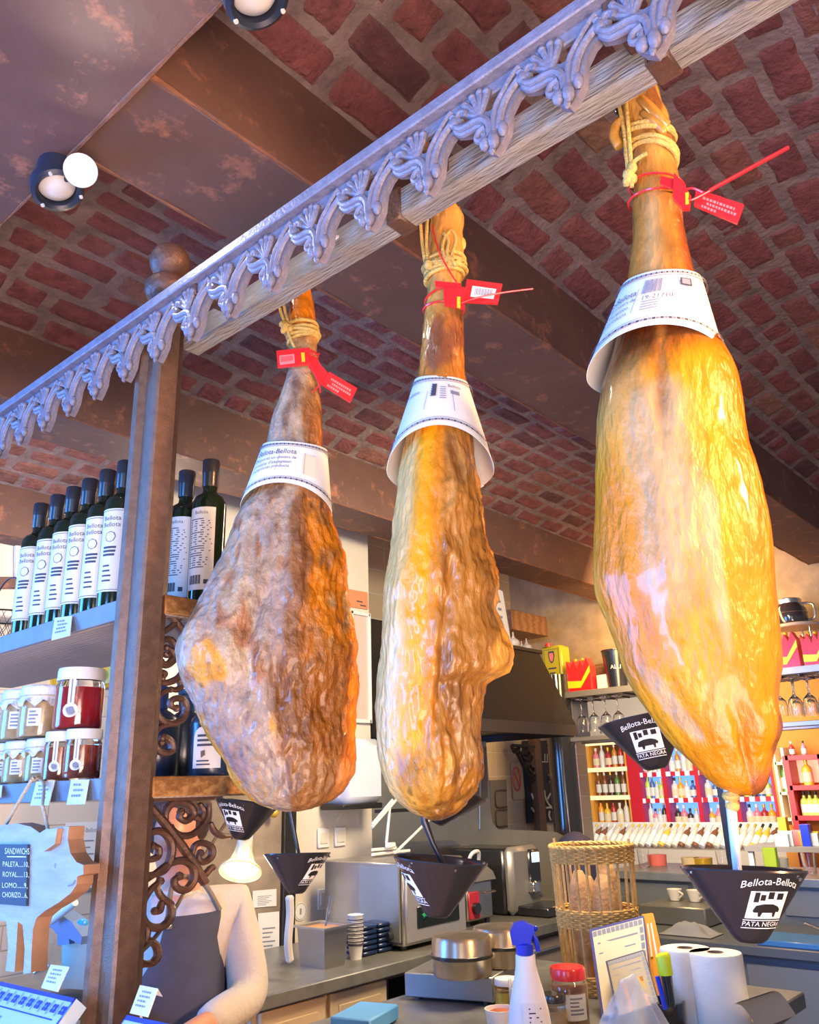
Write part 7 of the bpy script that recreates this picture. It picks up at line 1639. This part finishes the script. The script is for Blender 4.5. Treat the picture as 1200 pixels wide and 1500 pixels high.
# sloping wine display
XD = 8.9; zd = zpx(950, 1238, XD)
t = thing('wine_display', (XD, 4.2, 0), 'low sloping display of wine bottles in front of the bottle wall', 'display')
ya, yb = yW(846, XD), yW(1150, XD); MB().box((XD+.1, (ya+yb)/2, (zd-.03)/2), (.5, ya-yb, zd-.03)).build('base', mat('pale display', (.45, .38, .30), .5), parent=t)
MB().box((XD+.27, (ya+yb)/2, zd+.10), (.03, ya-yb, .24)).build('back_board', 'white', parent=t)
n = 30
for k in range(n):
    y = lerp(ya-.04, yb+.04, (k+.5)/n); cn = rd.choice(['pale', 'golden', 'pale', 'brown', 'clear', 'pale'])
    hall_bottle(cn, 0, (XD-.04, y, zd+.0), '%s wine bottle leaning in the low display, %s' % (cn, 'number %d counted from the left' % (k+1)), 'wine bottles leaning in the low display', tilt=(0.30, radians(38), 0), sc=.92)
# red shelf and niche on the orange wall
XR2 = 8.2
def yR(px): return onX(px, 1150, XR2).y
t = thing('red_shelf_unit', (XR2, yR(1185), 0), 'red lacquered shelf unit on the orange wall at the right', 'shelf unit')
ry0, ry1 = yR(1163), yR(1215); rz = [zpx(1185, 1106, XR2), zpx(1185, 1150, XR2), zpx(1185, 1194, XR2)]
for y in (ry0, ry1): MB().box((XR2, y, (rz[0]+0)/2), (.24, .05, rz[0])).build('side', 'redshelf', parent=t)
for z in rz: MB().box((XR2, (ry0+ry1)/2, z-.02), (.24, ry0-ry1, .04)).build('shelf', 'redshelf', parent=t)
MB().box((XR2+.11, (ry0+ry1)/2, (rz[0]+rz[1])/2), (.01, ry0-ry1-.05, rz[0]-rz[1]-.04)).build('lit_back', mat('pale lit niche', (.85, .62, .45), .5, emit=.5, emitcol=(1, .7, .45)), parent=t)
hall_bottle('golden', 1, (XR2, yR(1186), rz[1]), 'golden decanter bottle alone in the top niche of the red shelf', 'bottles on the red shelf', sc=.95)
for k in range(4): hall_bottle('lime', 2, (XR2-.02, lerp(ry0-.05, ry1+.05, (k+.5)/4), rz[2]), 'lime green bottle on the lower red shelf, %s from the left' % od[k], 'bottles on the red shelf', sc=.95)
for k, (px, m_) in enumerate(((1169, 'red'), (1187, 'pink'))): hall_bottle(m_, 2, (XR2, yR(px), rz[0]), '%s jar bottle on top of the red shelf unit' % m_, 'bottles on the red shelf', sc=.6)
t = thing('pale_niche', (XR2, yR(1153), 0), 'narrow pale wooden niche with a bottle left of the red shelf', 'niche')
ny0, ny1 = yR(1145), yR(1158)
for y in (ny0, ny1): MB().box((XR2, y, zpx(1150, 1185, XR2)/2+zpx(1150, 1118, XR2)/2), (.16, .025, zpx(1150, 1118, XR2)-zpx(1150, 1232, XR2))).build('side', 'cream', parent=t)
for py in (1118, 1162, 1200): MB().box((XR2, (ny0+ny1)/2, zpx(1153, py, XR2)), (.16, ny0-ny1, .025)).build('board', 'cream', parent=t)
hall_bottle('green', 0, (XR2, (ny0+ny1)/2, zpx(1153, 1161, XR2)), 'green bottle in the narrow pale niche', 'bottles on the red shelf', sc=.95)
XT = 7.6
t = thing('gift_table', (XT, onX(1155, 1230, XT).y, 0), 'pale table with boxes and price signs at the right end of the bar view', 'table')
tz = zpx(1150, 1240, XT); ty = onX(1158, 1230, XT).y; MB().box((XT+.2, ty, tz-.02), (.5, .75, .04)).build('table_top', mat('grey table', (.25, .22, .2), .5), parent=t)
for dx in (0, .4):
    for dy in (-.34, .34): MB().box((XT+dx, ty+dy, (tz-.04)/2), (.04, .04, tz-.04)).build('leg', 'white', parent=t)
for k, (px, py, wd, hh, m_, lb) in enumerate(((1140, 1182, .10, .10, 'white', 'white price sign above the gift table, topmost'), (1148, 1213, .11, .12, 'paper', 'white price sign with dark figure on the gift table'), (1140, 1225, .10, .09, 'paper', 'lower white price sign at the left of the gift table'), (1175, 1215, .07, .17, 'sprayblue', 'blue carton with round badge on the gift table'), (1182, 1210, .09, .10, 'white', 'white carton on the gift table beside the blue one'), (1180, 1236, .16, .11, 'gold', 'golden box on the gift table at the right'), (1160, 1222, .10, .12, 'redsoft', 'red box in the middle of the gift table'), (1165, 1195, .09, .16, 'brownskin', 'brown bottle-shaped box at the back of the gift table'), (1133, 1205, .07, .22, 'oliveTin', 'olive green carton at the left of the gift table'))):
    y = onX(px, py, XT).y; b = MB(); b.box((XT+.03*k, y, tz+hh/2), (.03 if m_ == 'paper' else .07, wd, hh), bev=.003)
    if 'figure' in lb: P2, f2 = text_mesh('12', .06); b.add([(XT+.03*k-.0165, y-x, tz+hh/2+yy) for x, yy in P2], f2, 1)
    tag(b.build('gift_carton' if 'sign' not in lb else 'price_sign', [m_, 'ink'], smooth=False), lb, 'sign' if 'sign' in lb else 'box')
# dark sack beside the column
b = MB(); c = onX(843, 1240, 3.78); n = 28
pf = [(0, 0), (.085, 0), (.10, .03), (.105, .14), (.10, .24), (.075, .30), (.03, .33), (0, .335)]
for j, (r, h) in enumerate(pf): pass
b.lathe(pf, (3.78, c.y, ZK), n=28); tag(b.build('navy_sack', 'purple'), 'rounded dark navy sack standing behind the wicker basket', 'sack')
